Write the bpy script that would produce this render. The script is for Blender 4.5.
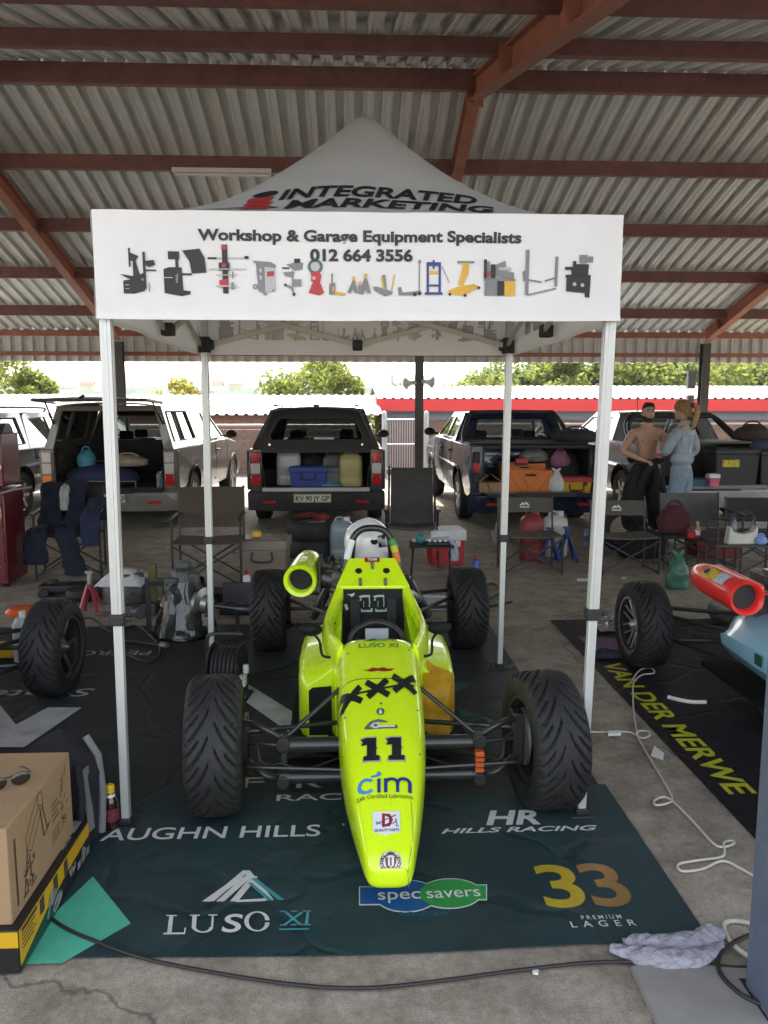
import bpy, bmesh, math, random
import numpy as np
from mathutils import Vector, Matrix, Euler
from mathutils.bvhtree import BVHTree
from mathutils.geometry import tessellate_polygon
R = math.radians
for o in list(bpy.data.objects): bpy.data.objects.remove(o)
SC = bpy.context.scene
COL = SC.collection
random.seed(7)
# ------------------------------------------------------------------ camera, sky, sun, exposure
CAM_Z, PITCH, YAW, FPX = 1.62, R(7.6), R(2.4), 776.0
cd = bpy.data.cameras.new('camera'); cam = bpy.data.objects.new('camera', cd); COL.objects.link(cam)
cam.location = (0, 0, CAM_Z); cam.rotation_euler = (R(90)-PITCH, 0, -YAW)
cd.sensor_fit = 'VERTICAL'; cd.sensor_height = 36; cd.lens = FPX/1024*36; cd.clip_end = 3000; cd.clip_start = .05
SC.camera = cam
SUN_EL, SUN_AZ = R(49), R(-3)
w = bpy.data.worlds.new('World'); SC.world = w; w.use_nodes = True
nt = w.node_tree; sky = nt.nodes.new('ShaderNodeTexSky'); sky.sky_type = 'NISHITA'; sky.sun_disc = False
sky.sun_elevation = SUN_EL; sky.sun_rotation = SUN_AZ; sky.air_density = 1.0; sky.dust_density = 2.5; sky.ozone_density = 1.0
bgn = nt.nodes['Background']; bgn.inputs['Strength'].default_value = .15
hs = nt.nodes.new('ShaderNodeHueSaturation'); hs.inputs['Saturation'].default_value = .55; nt.links.new(sky.outputs[0], hs.inputs['Color'])
wm = nt.nodes.new('ShaderNodeMix'); wm.data_type = 'RGBA'; wm.blend_type = 'MULTIPLY'; wm.inputs[0].default_value = 1; wm.inputs[7].default_value = (1.06, 1, .93, 1); nt.links.new(hs.outputs[0], wm.inputs[6]); nt.links.new(wm.outputs[2], bgn.inputs[0])
sd = bpy.data.lights.new('sun', 'SUN'); sd.energy = 2.2; sd.angle = R(.5); sd.color = (1, .95, .86)
sun = bpy.data.objects.new('sun', sd); COL.objects.link(sun)
sv = Vector((math.sin(SUN_AZ)*math.cos(SUN_EL), math.cos(SUN_AZ)*math.cos(SUN_EL), math.sin(SUN_EL)))
sun.rotation_euler = sv.to_track_quat('Z', 'Y').to_euler(); sun.location = sv*50
vs = SC.view_settings; vs.view_transform = 'Standard'; vs.look = 'None'; vs.gamma = 1; vs.exposure = 2.35; vs.use_curve_mapping = False
SC.cycles.max_bounces = 8; SC.cycles.diffuse_bounces = 5; SC.cycles.glossy_bounces = 4; SC.cycles.transparent_max_bounces = 16
SC.cycles.use_denoising = True; SC.cycles.sample_clamp_indirect = 6
# ------------------------------------------------------------------ placing: a pixel of the photo to a point at a known depth or height
_d = Vector((math.sin(YAW)*math.cos(PITCH), math.cos(YAW)*math.cos(PITCH), -math.sin(PITCH)))
_r = Vector((math.cos(YAW), -math.sin(YAW), 0)); _u = _r.cross(_d)
def _ray(x, y): return _d+_r*((x-384)/FPX)+_u*((512-y)/FPX)
def at(x, y, Y): v = _ray(x, y); return Vector((0, 0, CAM_Z))+v*(Y/v.y)
def gz(x, y, z=0): v = _ray(x, y); return Vector((0, 0, CAM_Z))+v*((z-CAM_Z)/v.z)
# ------------------------------------------------------------------ materials
MATS = {}
def mat(name, col, rough=.6, metal=0, var=.12, scale=6, bump=0, bscale=40, coat=0, trans=0, alpha=1, spec=.5, stretch=None, dirt=None, dscale=3, damt=.5):
    if name in MATS: return MATS[name]
    m = bpy.data.materials.new(name); m.use_nodes = True; n = m.node_tree.nodes; l = m.node_tree.links
    b = n['Principled BSDF']; col = tuple(col)
    tc = n.new('ShaderNodeTexCoord'); out = tc.outputs['Object']
    if stretch:
        mp = n.new('ShaderNodeMapping'); mp.inputs['Scale'].default_value = stretch; l.new(out, mp.inputs[0]); out = mp.outputs[0]
    nz = n.new('ShaderNodeTexNoise'); nz.inputs['Scale'].default_value = scale; nz.inputs['Detail'].default_value = 6; nz.inputs['Roughness'].default_value = .65
    l.new(out, nz.inputs['Vector'])
    cr = n.new('ShaderNodeValToRGB'); e = cr.color_ramp.elements
    e[0].position = .3; e[1].position = .7
    e[0].color = tuple(c*(1-var) for c in col)+(1,); e[1].color = tuple(min(1, c*(1+var)) for c in col)+(1,)
    l.new(nz.outputs['Fac'], cr.inputs[0]); cout = cr.outputs[0]
    if dirt:
        n2 = n.new('ShaderNodeTexNoise'); n2.inputs['Scale'].default_value = dscale; n2.inputs['Detail'].default_value = 8; n2.inputs['Roughness'].default_value = .7
        l.new(out, n2.inputs['Vector'])
        r2 = n.new('ShaderNodeValToRGB'); r2.color_ramp.elements[0].position = .52; r2.color_ramp.elements[1].position = .72
        r2.color_ramp.elements[1].color = (damt, damt, damt, 1); l.new(n2.outputs['Fac'], r2.inputs[0])
        mx = n.new('ShaderNodeMix'); mx.data_type = 'RGBA'; l.new(r2.outputs[0], mx.inputs[0]); l.new(cout, mx.inputs[6]); mx.inputs[7].default_value = tuple(dirt)+(1,); cout = mx.outputs[2]
    l.new(cout, b.inputs['Base Color'])
    mr = n.new('ShaderNodeMapRange'); mr.inputs[3].default_value = max(.02, rough-.08); mr.inputs[4].default_value = min(1, rough+.1)
    l.new(nz.outputs['Fac'], mr.inputs[0]); l.new(mr.outputs[0], b.inputs['Roughness'])
    b.inputs['Metallic'].default_value = metal; b.inputs['Coat Weight'].default_value = coat; b.inputs['Coat Roughness'].default_value = .06
    b.inputs['Transmission Weight'].default_value = trans; b.inputs['Alpha'].default_value = alpha; b.inputs['Specular IOR Level'].default_value = spec
    if bump:
        n3 = n.new('ShaderNodeTexNoise'); n3.inputs['Scale'].default_value = bscale; n3.inputs['Detail'].default_value = 5; l.new(out, n3.inputs['Vector'])
        bp = n.new('ShaderNodeBump'); bp.inputs['Strength'].default_value = bump; bp.inputs['Distance'].default_value = .02
        l.new(n3.outputs['Fac'], bp.inputs['Height']); l.new(bp.outputs[0], b.inputs['Normal'])
    MATS[name] = m; return m
def crease(m, sc=1.7, amt=.5):
    n = m.node_tree.nodes; l = m.node_tree.links; b = n['Principled BSDF']; tc = n.new('ShaderNodeTexCoord'); nz = n.new('ShaderNodeTexNoise'); nz.inputs['Scale'].default_value = 1.3; nz.inputs['Detail'].default_value = 4
    l.new(tc.outputs['Object'], nz.inputs['Vector']); ad = n.new('ShaderNodeMixRGB'); ad.blend_type = 'ADD'; ad.inputs[0].default_value = .7; l.new(tc.outputs['Object'], ad.inputs[1]); l.new(nz.outputs['Color'], ad.inputs[2])
    vo = n.new('ShaderNodeTexVoronoi'); vo.feature = 'DISTANCE_TO_EDGE'; vo.inputs['Scale'].default_value = sc; l.new(ad.outputs[0], vo.inputs['Vector'])
    mr = n.new('ShaderNodeMapRange'); mr.inputs[2].default_value = .05; l.new(vo.outputs['Distance'], mr.inputs[0])
    bp = n.new('ShaderNodeBump'); bp.inputs['Strength'].default_value = amt; bp.inputs['Distance'].default_value = .012; l.new(mr.outputs[0], bp.inputs['Height'])
    old = b.inputs['Normal'].links
    if old: l.new(old[0].from_socket, bp.inputs['Normal'])
    l.new(bp.outputs[0], b.inputs['Normal']); return m
def glass(name, tint=(.75, .8, .8), amt=.75):
    if name in MATS: return MATS[name]
    m = bpy.data.materials.new(name); m.use_nodes = True; n = m.node_tree.nodes; l = m.node_tree.links
    n.remove(n['Principled BSDF']); t = n.new('ShaderNodeBsdfTransparent'); t.inputs[0].default_value = tuple(c*amt for c in tint)+(1,)
    g = n.new('ShaderNodeBsdfGlossy'); g.inputs['Roughness'].default_value = .03
    fr = n.new('ShaderNodeFresnel'); fr.inputs[0].default_value = 1.5
    mx = n.new('ShaderNodeMixShader'); l.new(fr.outputs[0], mx.inputs[0]); l.new(t.outputs[0], mx.inputs[1]); l.new(g.outputs[0], mx.inputs[2])
    l.new(mx.outputs[0], n['Material Output'].inputs[0]); MATS[name] = m; return m
def translucent(name, col, var=.3, scale=1.5, amt=.5, rough=.7, bump=0, bscale=30):
    if name in MATS: return MATS[name]
    m = mat(name, col, rough, var=var, scale=scale, bump=bump, bscale=bscale); n = m.node_tree.nodes; l = m.node_tree.links
    b = n['Principled BSDF']; t = n.new('ShaderNodeBsdfTranslucent'); mx = n.new('ShaderNodeMixShader'); mx.inputs[0].default_value = amt
    src = b.inputs['Base Color'].links[0].from_socket; l.new(src, t.inputs[0])
    l.new(b.outputs[0], mx.inputs[1]); l.new(t.outputs[0], mx.inputs[2]); l.new(mx.outputs[0], n['Material Output'].inputs[0]); return m
# ------------------------------------------------------------------ mesh builder
class MB:
    def __init__(s): s.v = []; s.f = []; s.m = []; s.mi = 0; s.M = None
    def add(s, vs, fs):
        b = len(s.v)
        s.v += [(s.M @ Vector(p))[:] if s.M else tuple(p) for p in vs]
        s.f += [[b+i for i in f] for f in fs]; s.m += [s.mi]*len(fs); return s
    def mat(s, i): s.mi = i; return s
    def box(s, c, d, rot=None):
        x, y, z = (k/2 for k in d); vs = [Vector((i*x, j*y, k*z)) for k in (-1, 1) for j in (-1, 1) for i in (-1, 1)]
        if rot is not None:
            m = Euler(rot).to_matrix() if not isinstance(rot, Matrix) else rot
            vs = [m @ p for p in vs]
        c = Vector(c)
        return s.add([p+c for p in vs], [(0, 2, 3, 1), (4, 5, 7, 6), (0, 1, 5, 4), (2, 6, 7, 3), (0, 4, 6, 2), (1, 3, 7, 5)])
    def bar(s, a, b, w, h, up=(0, 0, 1)):
        a = Vector(a); b = Vector(b); d = b-a; L = d.length; d.normalize(); x = d.cross(Vector(up))
        if x.length < 1e-4: x = Vector((1, 0, 0))
        x.normalize(); z = x.cross(d)
        return s.box((a+b)/2, (w, L, h), Matrix((x, d, z)).transposed())
    def ring(s, c, x, y, rx, ry, n): return [Vector(c)+x*(rx*math.cos(2*math.pi*i/n))+y*(ry*math.sin(2*math.pi*i/n)) for i in range(n)]
    def loft(s, rings, c0=True, c1=True, closed=True):
        n = len(rings[0]); vs = [p for r in rings for p in r]; fs = []
        for k in range(len(rings)-1):
            for i in range(n if closed else n-1):
                j = (i+1) % n; fs.append((k*n+i, k*n+j, (k+1)*n+j, (k+1)*n+i))
        if c0: fs.append(tuple(range(n))[::-1])
        if c1: fs.append(tuple((len(rings)-1)*n+i for i in range(n)))
        return s.add(vs, fs)
    def cyl(s, a, b, r, r2=None, n=16, cap=True):
        a = Vector(a); b = Vector(b); d = (b-a).normalized(); x = d.orthogonal().normalized(); y = d.cross(x); r2 = r if r2 is None else r2
        return s.loft([s.ring(a, x, y, r, r, n), s.ring(b, x, y, r2, r2, n)], cap, cap)
    def tube(s, pts, r, n=8, closed=False, cap=True):
        pts = [Vector(p) for p in pts]; N = len(pts); rs = r if isinstance(r, (list, tuple)) else [r]*N; rings = []; x = None
        for i, p in enumerate(pts):
            a = pts[(i-1) % N] if closed or i else p; b = pts[(i+1) % N] if closed or i < N-1 else p
            d = (b-a).normalized()
            x = d.orthogonal() if x is None else x-d*x.dot(d)
            if x.length < 1e-5: x = d.orthogonal()
            x.normalize(); rings.append(s.ring(p, x, d.cross(x), rs[i], rs[i], n))
        if closed: rings.append(rings[0]); cap = False
        return s.loft(rings, cap, cap)
    def lathe(s, prof, o=(0, 0, 0), ax=(0, 0, 1), n=24, cap=True, a0=0, a1=None):
        d = Vector(ax).normalized(); x = Vector((1, 0, 0)) if abs(d.x) < .9 else Vector((0, 1, 0)); x = (x-d*x.dot(d)).normalized(); y = d.cross(x); o = Vector(o)
        return s.loft([s.ring(o+d*h, x, y, max(r, 1e-4), max(r, 1e-4), n) for r, h in prof], cap, cap)
    def sph(s, c, r, nu=16, nv=10, rot=None):
        r = (r, r, r) if isinstance(r, (int, float)) else r; c = Vector(c); m = Euler(rot).to_matrix() if rot else None; rings = []
        for k in range(nv+1):
            t = math.pi*k/nv; st = max(math.sin(t), 1e-3)
            rg = [Vector((r[0]*st*math.cos(2*math.pi*i/nu), r[1]*st*math.sin(2*math.pi*i/nu), -r[2]*math.cos(t))) for i in range(nu)]
            rings.append([(m @ p if m else p)+c for p in rg])
        return s.loft(rings)
    def plate(s, loops, th, fn):
        """polygon (first loop) with holes, thickness th; fn(u,v,w) -> point"""
        ls = [[Vector((u, v, 0)) for u, v in L] for L in loops]; flat = [p for L in ls for p in L]; n = len(flat)
        tr = tessellate_polygon(ls); vs = [fn(p.x, p.y, 0) for p in flat]+[fn(p.x, p.y, th) for p in flat]
        fs = [tuple(t) for t in tr]+[tuple(i+n for i in t[::-1]) for t in tr]; b = 0
        for L in ls:
            k = len(L)
            for i in range(k): j = (i+1) % k; fs.append((b+i, b+j, b+j+n, b+i+n))
            b += k
        return s.add(vs, fs)
    def sheet(s, nu, nv, fn):
        vs = [fn(i/nu, j/nv) for j in range(nv+1) for i in range(nu+1)]
        return s.add(vs, [(j*(nu+1)+i, j*(nu+1)+i+1, (j+1)*(nu+1)+i+1, (j+1)*(nu+1)+i) for j in range(nv) for i in range(nu)])
    def flat(s, poly, fn):
        ls = [[Vector((u, v, 0)) for u, v in poly]]
        return s.add([fn(u, v) for u, v in poly], [tuple(t) for t in tessellate_polygon(ls)])
    def map(s, fn): s.v = [tuple(fn(*p)) for p in s.v]; return s
    def build(s, name, mats, parent=None, label=None, bevel=0, seg=2, sub=0, solid=0, angle=38, fix=True):
        me = bpy.data.meshes.new(name); me.from_pydata(s.v, [], s.f)
        for m in (mats if isinstance(mats, (list, tuple)) else [mats]): me.materials.append(m)
        if len(me.materials) > 1: me.polygons.foreach_set('material_index', s.m)
        if fix:
            bm = bmesh.new(); bm.from_mesh(me); bmesh.ops.recalc_face_normals(bm, faces=bm.faces); bm.to_mesh(me); bm.free()
        me.polygons.foreach_set('use_smooth', [True]*len(me.polygons)); me.set_sharp_from_angle(angle=R(angle)); me.update()
        o = bpy.data.objects.new(name, me); COL.objects.link(o)
        if parent: o.parent = parent
        if label: o['label'] = label
        if solid: md = o.modifiers.new('solid', 'SOLIDIFY'); md.thickness = solid; md.offset = 0; o.modifiers.new('edges', 'EDGE_SPLIT').split_angle = R(60)
        if bevel: md = o.modifiers.new('bevel', 'BEVEL'); md.width = bevel; md.segments = seg; md.limit_method = 'ANGLE'; md.angle_limit = R(40); md.harden_normals = False
        if sub: md = o.modifiers.new('subd', 'SUBSURF'); md.levels = sub; md.render_levels = sub
        return o
def thing(name, label, cat, loc=(0, 0, 0), rz=0, group=None):
    o = bpy.data.objects.new(name, None); COL.objects.link(o); o.location = loc; o.rotation_euler = (0, 0, rz); o.empty_display_size = .1
    return tag(o, label, cat, group)
def tag(o, label, cat, group=None):
    o['label'] = label; o['category'] = cat
    if group: o['group'] = group
    return o
def struct(o): o['kind'] = 'structure'; return o
def dup(root, loc, rz, label, group=None):
    r = root.copy(); COL.objects.link(r); r.location = loc; r.rotation_euler = (0, 0, rz); r['label'] = label
    if group: r['group'] = group
    for ch in list(root.children):
        c = ch.copy(); COL.objects.link(c); c.parent = r
        for g in ch.children: d = g.copy(); COL.objects.link(d); d.parent = c
    return r
# ------------------------------------------------------------------ lettering
_tc = {}
def letters(txt, size=1, bold=0, shear=0, sx=1, space=1, align='CENTER', cut=0):
    """triangulated flat lettering in the xy plane, size = cap height"""
    key = (txt, round(bold, 4), shear, space, align)
    if key not in _tc:
        c = bpy.data.curves.new('t', 'FONT'); c.body = txt; c.align_x = align; c.align_y = 'BOTTOM_BASELINE'; c.offset = bold; c.shear = shear; c.space_character = space; c.resolution_u = 5; c.size = 1/.73
        o = bpy.data.objects.new('t', c); COL.objects.link(o); dg = bpy.context.evaluated_depsgraph_get(); dg.update()
        me = bpy.data.meshes.new_from_object(o.evaluated_get(dg)); bm = bmesh.new(); bm.from_mesh(me); bmesh.ops.triangulate(bm, faces=bm.faces)
        bm.verts.ensure_lookup_table(); x0 = min(v.co.x for v in bm.verts) if align == 'LEFT' else 0
        _tc[key] = ([(v.co.x-x0, v.co.y) for v in bm.verts], [[v.index for v in f.verts] for f in bm.faces])
        bm.free(); bpy.data.objects.remove(o); bpy.data.curves.remove(c); bpy.data.meshes.remove(me)
    v, f = _tc[key]; v = [(x*size*sx, y*size) for x, y in v]
    if cut:
        bm = bmesh.new(); bv = [bm.verts.new((x, y, 0)) for x, y in v]
        for t in f:
            try: bm.faces.new([bv[i] for i in t])
            except ValueError: pass
        for _ in range(4):
            es = [e for e in bm.edges if e.calc_length() > cut]
            if not es: break
            bmesh.ops.subdivide_edges(bm, edges=es, cuts=1); bmesh.ops.triangulate(bm, faces=bm.faces)
        bm.verts.index_update(); v = [(q.co.x, q.co.y) for q in bm.verts]; f = [[q.index for q in t.verts] for t in bm.faces]; bm.free()
    return v, f
def ink(mb, txt, size, fn, **k):
    v, f = letters(txt, size, **k); mb.add([fn(x, y) for x, y in v], f); return mb
def cutpoly(poly, cut):
    bm = bmesh.new(); bv_ = [bm.verts.new((x, y, 0)) for x, y in poly]
    for t in tessellate_polygon([[Vector((x, y, 0)) for x, y in poly]]):
        try: bm.faces.new([bv_[i] for i in t])
        except ValueError: pass
    for _ in range(5):
        es = [e for e in bm.edges if e.calc_length() > cut]
        if not es: break
        bmesh.ops.subdivide_edges(bm, edges=es, cuts=1); bmesh.ops.triangulate(bm, faces=bm.faces)
    bm.verts.index_update(); v = [(q.co.x, q.co.y) for q in bm.verts]; f = [[q.index for q in t.verts] for t in bm.faces]; bm.free(); return v, f
def rectp(x0, y0, x1, y1): return [(x0, y0), (x1, y0), (x1, y1), (x0, y1)]
def circ(cx, cy, rx, ry=None, n=24, a0=0, a1=2*math.pi): ry = ry or rx; return [(cx+rx*math.cos(a0+(a1-a0)*i/n), cy+ry*math.sin(a0+(a1-a0)*i/n)) for i in range(n+(0 if a1-a0 > 6.28 else 1))]
def arc(pts, n=8):
    """Catmull-Rom through points"""
    P = [Vector(p) for p in pts]; P = [P[0]*2-P[1]]+P+[P[-1]*2-P[-2]]; out = []
    for i in range(1, len(P)-2):
        a, b, c, d = P[i-1:i+3]
        for k in range(n):
            t = k/n; out.append(.5*((2*b)+(c-a)*t+(2*a-5*b+4*c-d)*t*t+(3*b-a-3*c+d)*t**3))
    out.append(P[-2]); return out
# ------------------------------------------------------------------ shared materials
black = mat('black plastic', (.018, .018, .019), .5, var=.2)
blackmetal = mat('black painted steel', (.02, .02, .021), .35, .0, var=.25, coat=.3)
rubber = mat('tyre rubber', (.013, .013, .0135), .66, var=.3, scale=14, bump=.15, bscale=120, dirt=(.038, .035, .03), dscale=7, damt=.45)
steel = mat('worn steel', (.42, .42, .41), .42, .9, var=.2, scale=20)
alu = mat('brushed aluminium', (.72, .72, .70), .42, .55, var=.06, stretch=(20, 20, 1))
chrome = mat('bright metal', (.7, .7, .7), .15, 1, var=.05)
white = mat('white plastic', (.72, .72, .70), .45, var=.05)
lime = mat('fluorescent lime paint', (.67, .93, .010), .27, var=.03, coat=.6, scale=3)
dkprint = mat('black ink', (.012, .012, .014), .5, var=.1)
whprint = mat('white print', (.62, .62, .6), .55, var=.1, scale=15)
redm = mat('red plastic', (.45, .018, .02), .4, var=.15)
# ================================================================== the setting
def ground_mat():
    m = mat('concrete floor', (.35, .312, .262), .85, var=.22, scale=3.2, bump=.22, bscale=150, dirt=(.095, .082, .07), dscale=1.6, damt=.85)
    n = m.node_tree.nodes; l = m.node_tree.links; b = n['Principled BSDF']; src = b.inputs['Base Color'].links[0].from_socket
    tc = n.new('ShaderNodeTexCoord')
    def noise(sc, lo, hi, c0, c1, det=4):
        t = n.new('ShaderNodeTexNoise'); t.inputs['Scale'].default_value = sc; t.inputs['Detail'].default_value = det; t.inputs['Roughness'].default_value = .7; l.new(tc.outputs['Object'], t.inputs['Vector'])
        r = n.new('ShaderNodeValToRGB'); r.color_ramp.elements[0].position = lo; r.color_ramp.elements[1].position = hi; r.color_ramp.elements[0].color = (*c0, 1); r.color_ramp.elements[1].color = (*c1, 1); l.new(t.outputs['Fac'], r.inputs[0]); return r.outputs[0]
    def mul(a, b, f=1):
        q = n.new('ShaderNodeMix'); q.data_type = 'RGBA'; q.blend_type = 'MULTIPLY'; q.inputs[0].default_value = f; l.new(a, q.inputs[6]); l.new(b, q.inputs[7]); return q
    x = mul(src, noise(260, .38, .62, (.72, .72, .72), (1.25, 1.23, 1.2), 2)); x = mul(x.outputs[2], noise(38, .35, .68, (.80, .79, .77), (1.14, 1.13, 1.12), 6)); x = mul(x.outputs[2], noise(5.5, .36, .6, (.68, .66, .63), (1.1, 1.1, 1.08), 9))
    wn = n.new('ShaderNodeTexNoise'); wn.inputs['Scale'].default_value = 1.1; wn.inputs['Detail'].default_value = 7; l.new(tc.outputs['Object'], wn.inputs['Vector'])
    ad = n.new('ShaderNodeMixRGB'); ad.blend_type = 'ADD'; ad.inputs[0].default_value = .9; l.new(tc.outputs['Object'], ad.inputs[1]); l.new(wn.outputs['Color'], ad.inputs[2])
    ck = n.new('ShaderNodeTexVoronoi'); ck.feature = 'DISTANCE_TO_EDGE'; ck.inputs['Scale'].default_value = .42; l.new(ad.outputs[0], ck.inputs['Vector'])
    rk = n.new('ShaderNodeValToRGB'); rk.color_ramp.elements[0].color = (.3, .28, .25, 1); rk.color_ramp.elements[1].position = .0035; l.new(ck.outputs['Distance'], rk.inputs[0])
    mx = mul(x.outputs[2], rk.outputs[0], .8)
    # old oil spots
    sp = n.new('ShaderNodeTexVoronoi'); sp.inputs['Scale'].default_value = 2.1; l.new(tc.outputs['Object'], sp.inputs['Vector'])
    r3 = n.new('ShaderNodeValToRGB'); r3.color_ramp.elements[0].position = .04; r3.color_ramp.elements[0].color = (.35, .34, .32, 1); r3.color_ramp.elements[1].position = .16; l.new(sp.outputs['Distance'], r3.inputs[0])
    m2 = n.new('ShaderNodeMix'); m2.data_type = 'RGBA'; m2.blend_type = 'MULTIPLY'; m2.inputs[0].default_value = .8; l.new(mx.outputs[2], m2.inputs[6]); l.new(r3.outputs[0], m2.inputs[7])
    l.new(m2.outputs[2], b.inputs['Base Color']); return m
def gh(x, y):
    if y < 19: return 0
    return -1.8*min(1, (y-19)/5) - .012*max(0, min(y, 400)-24)
ys = [-60, -20, -8, 0, 2, 4, 8, 12, 16, 19, 20, 21, 22, 24, 30, 40, 60, 90, 140, 220, 400]
xs = [-300, -120, -60, -30, -16, -8, -4, 0, 4, 8, 16, 30, 60, 120, 300]
mb = MB(); mb.add([(x, y, gh(x, y)) for y in ys for x in xs], [(j*len(xs)+i, j*len(xs)+i+1, (j+1)*len(xs)+i+1, (j+1)*len(xs)+i) for j in range(len(ys)-1) for i in range(len(xs)-1)])
gcount = (len(xs)-1)
mb.m = [1 if ys[k//gcount] >= 24 else (2 if ys[k//gcount] >= 16 else 0) for k in range(len(mb.f))]
struct(mb.build('ground', [ground_mat(), mat('dry grass field', (.16, .17, .06), .95, var=.4, scale=.3), mat('dark low-bounce yard', (.12, .112, .10), .9, var=.2, scale=2)]))  # rear yard darkened so less light bounces into the shed
slab = MB(); slab.box((1.42, 1.38, .006), (1.28, 1.26, .02), (0, 0, R(-2)))
struct(slab.build('concrete_slab', mat('pale slab concrete', (.25, .24, .225), .8, var=.15, scale=5, bump=.12, bscale=160), bevel=.006))
# distant hills and town
def hill(name, y, x0, x1, h, col, seed, n=90, base=-9):
    rnd = random.Random(seed); ph = [rnd.uniform(0, 6) for _ in range(6)]; mb = MB(); rows = []
    for dy, k in ((0, 0), (30, .7), (90, 1), (220, .4)):
        rows.append([(x0+(x1-x0)*i/n, y+dy, base+(h-base)*k*(.92+.08*math.sin(i*.05+ph[0])*math.sin(i*.17+ph[1]))+.35*k*math.sin(i*.9+ph[2])+.3*k*math.sin(i*2.1+ph[3])) for i in range(n+1)])
    mb.loft(rows, False, False, False); return struct(mb.build(name, mat(name+' cover', col, .95, var=.4, scale=.05)))
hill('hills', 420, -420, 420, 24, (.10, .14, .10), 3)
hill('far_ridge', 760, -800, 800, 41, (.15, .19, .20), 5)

# ---- the open shed: gable roof of corrugated sheet on red oxide steel
shed = thing('open_shed', 'open-sided paddock shed with corrugated sheet roof on red oxide steel beams', 'shed', (0, 8.3, 0))
RX0, RX1, RY, SL, RZ = -14.0, 17.5, 8.3, .296, 5.0
def fall(y): return SL*(y-RY) if y > RY else .268*(RY-y)
galv = mat('galvanised sheet', (.64, .66, .65), .5, .15, var=.10, scale=9, stretch=(1, .15, 1), dirt=(.44, .41, .34), dscale=1.3, damt=.35)
oxide = mat('red oxide paint', (.19, .085, .075), .55, var=.25, scale=5, dirt=(.12, .05, .04), dscale=4)
oxide2 = mat('orange red primer', (.33, .12, .075), .55, var=.2, scale=5)
def ribs(pitch=.205):
    out = []; x = RX0
    while x < RX1: out += [(x, 0), (x+.025, 0), (x+.028, .007), (x+.05, .007), (x+.053, 0), (x+.110, 0), (x+.115, .075), (x+.200, .075)]; x += pitch
    return out
def corr(fn, rb): m = MB(); vs = [fn(x, t) for t in (0, 1) for x in rb]; n = len(rb); m.add(vs, [(i, i+1, n+i+1, n+i) for i in range(n-1)]); return m
L = Vector((0, -8.3, 0))
def sheet_part(y0, y1, lab):
    def f(p, t): y = y0+(y1-y0)*t; return Vector((p[0], y-8.3, RZ-fall(y)+p[1]))
    return corr(f, ribs()).build('roof_sheet', galv, shed, lab, angle=20, fix=False)
sheet_part(RY+.04, 14.95, 'corrugated sheets of the rear roof slope')
sheet_part(RY-.04, 1.35, 'corrugated sheets of the front roof slope')
mb = MB(); mb.box((1.75, 0, RZ+.03), (RX1-RX0, .5, .012)); mb.build('ridge_cap', galv, shed)
for y in (1.75, 3.3, 4.9, 6.5, 8.2, 9.72, 11.1, 12.46, 13.82):
    z = RZ-fall(y); mb = MB(); sgn = 1 if y > RY else -1; big = .03 if abs(y-RY) < .5 else (-.04 if y < RY else 0)
    W = RX1-RX0; cx = (RX0+RX1)/2
    mb.box((cx, y-8.3, z-.085-big/2), (W, .008, .15+big)); mb.box((cx, y-8.3+.032, z-.164-big), (W, .07, .008)); mb.box((cx, y-8.3+.032, z-.006), (W, .07, .008))
    mb.build('purlin', oxide, shed)
COLX = (-9.75, -4.23, 1.27, 6.67, 12.2)
for x in COLX:
    mb = MB()
    for ye in (14.62, 1.95):
        a = Vector((x, ye-8.3, RZ-fall(ye)-.18)); b = Vector((x, 0, RZ-.18))
        up = Vector((0, SL if ye > RY else -.268, 1)).normalized()
        mb.bar(a, b, .012, .19, up); off = up*.10
        mb.bar(a+off, b+off, .13, .012, up); mb.bar(a-off, b-off, .13, .012, up)
        for k in (.1, .4, .7):
            p = a.lerp(b, k); mb.bar(p+up*.11-Vector((.06, 0, 0)), p-up*.11-Vector((.06, 0, 0)), .1, .008, (0, 1, 0))
    mb.box((x, 0, RZ-.18), (.17, .02, .34)); mb.box((x, 0, RZ-.18), (.02, .3, .3))
    mb.build('rafter', oxide2, shed, bevel=.003)
    for ye, mt in ((14.62, mat('dark column paint', (.085, .08, .072), .5, var=.2)), (1.87, mat('blue grey column paint', (.11, .135, .19), .45, var=.12, scale=4, dirt=(.2, .2, .2), dscale=9))):
        xx = x if ye > 5 else x-.095
        h = RZ-fall(ye)-.30; mb = MB(); mb.box((xx, ye-8.3, h/2), (.006, .14, h)); mb.box((xx, ye-8.3-.07, h/2), (.15, .008, h)); mb.box((xx, ye-8.3+.07, h/2), (.15, .008, h))
        if ye < 5: mb.box((xx-.075, ye-8.3, h/2), (.006, .13, h))
        mb.box((xx, ye-8.3, .008), (.17, .19, .016)); mb.build('column', mt, shed)
rb = ribs(); mb = corr(lambda p, t: Vector((p[0], 14.93-8.3+p[1], 3.12-.62*t)), rb); mb.build('fascia_sheet', galv, shed, 'vertical corrugated sheets closing the rear eave', fix=False)
mb = MB(); mb.box((1.75, 14.86-8.3, 2.63), (RX1-RX0, .06, .07)); mb.box((1.75, 14.86-8.3, 3.0), (RX1-RX0, .06, .1)); mb.build('eave_rail', oxide2, shed)
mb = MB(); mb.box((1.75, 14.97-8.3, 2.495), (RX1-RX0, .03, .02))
mb.build('fascia_edge', mat('pale fascia strip', (.5, .42, .3), .7), shed)  # pale strip along the bottom of the fascia sheets
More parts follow.
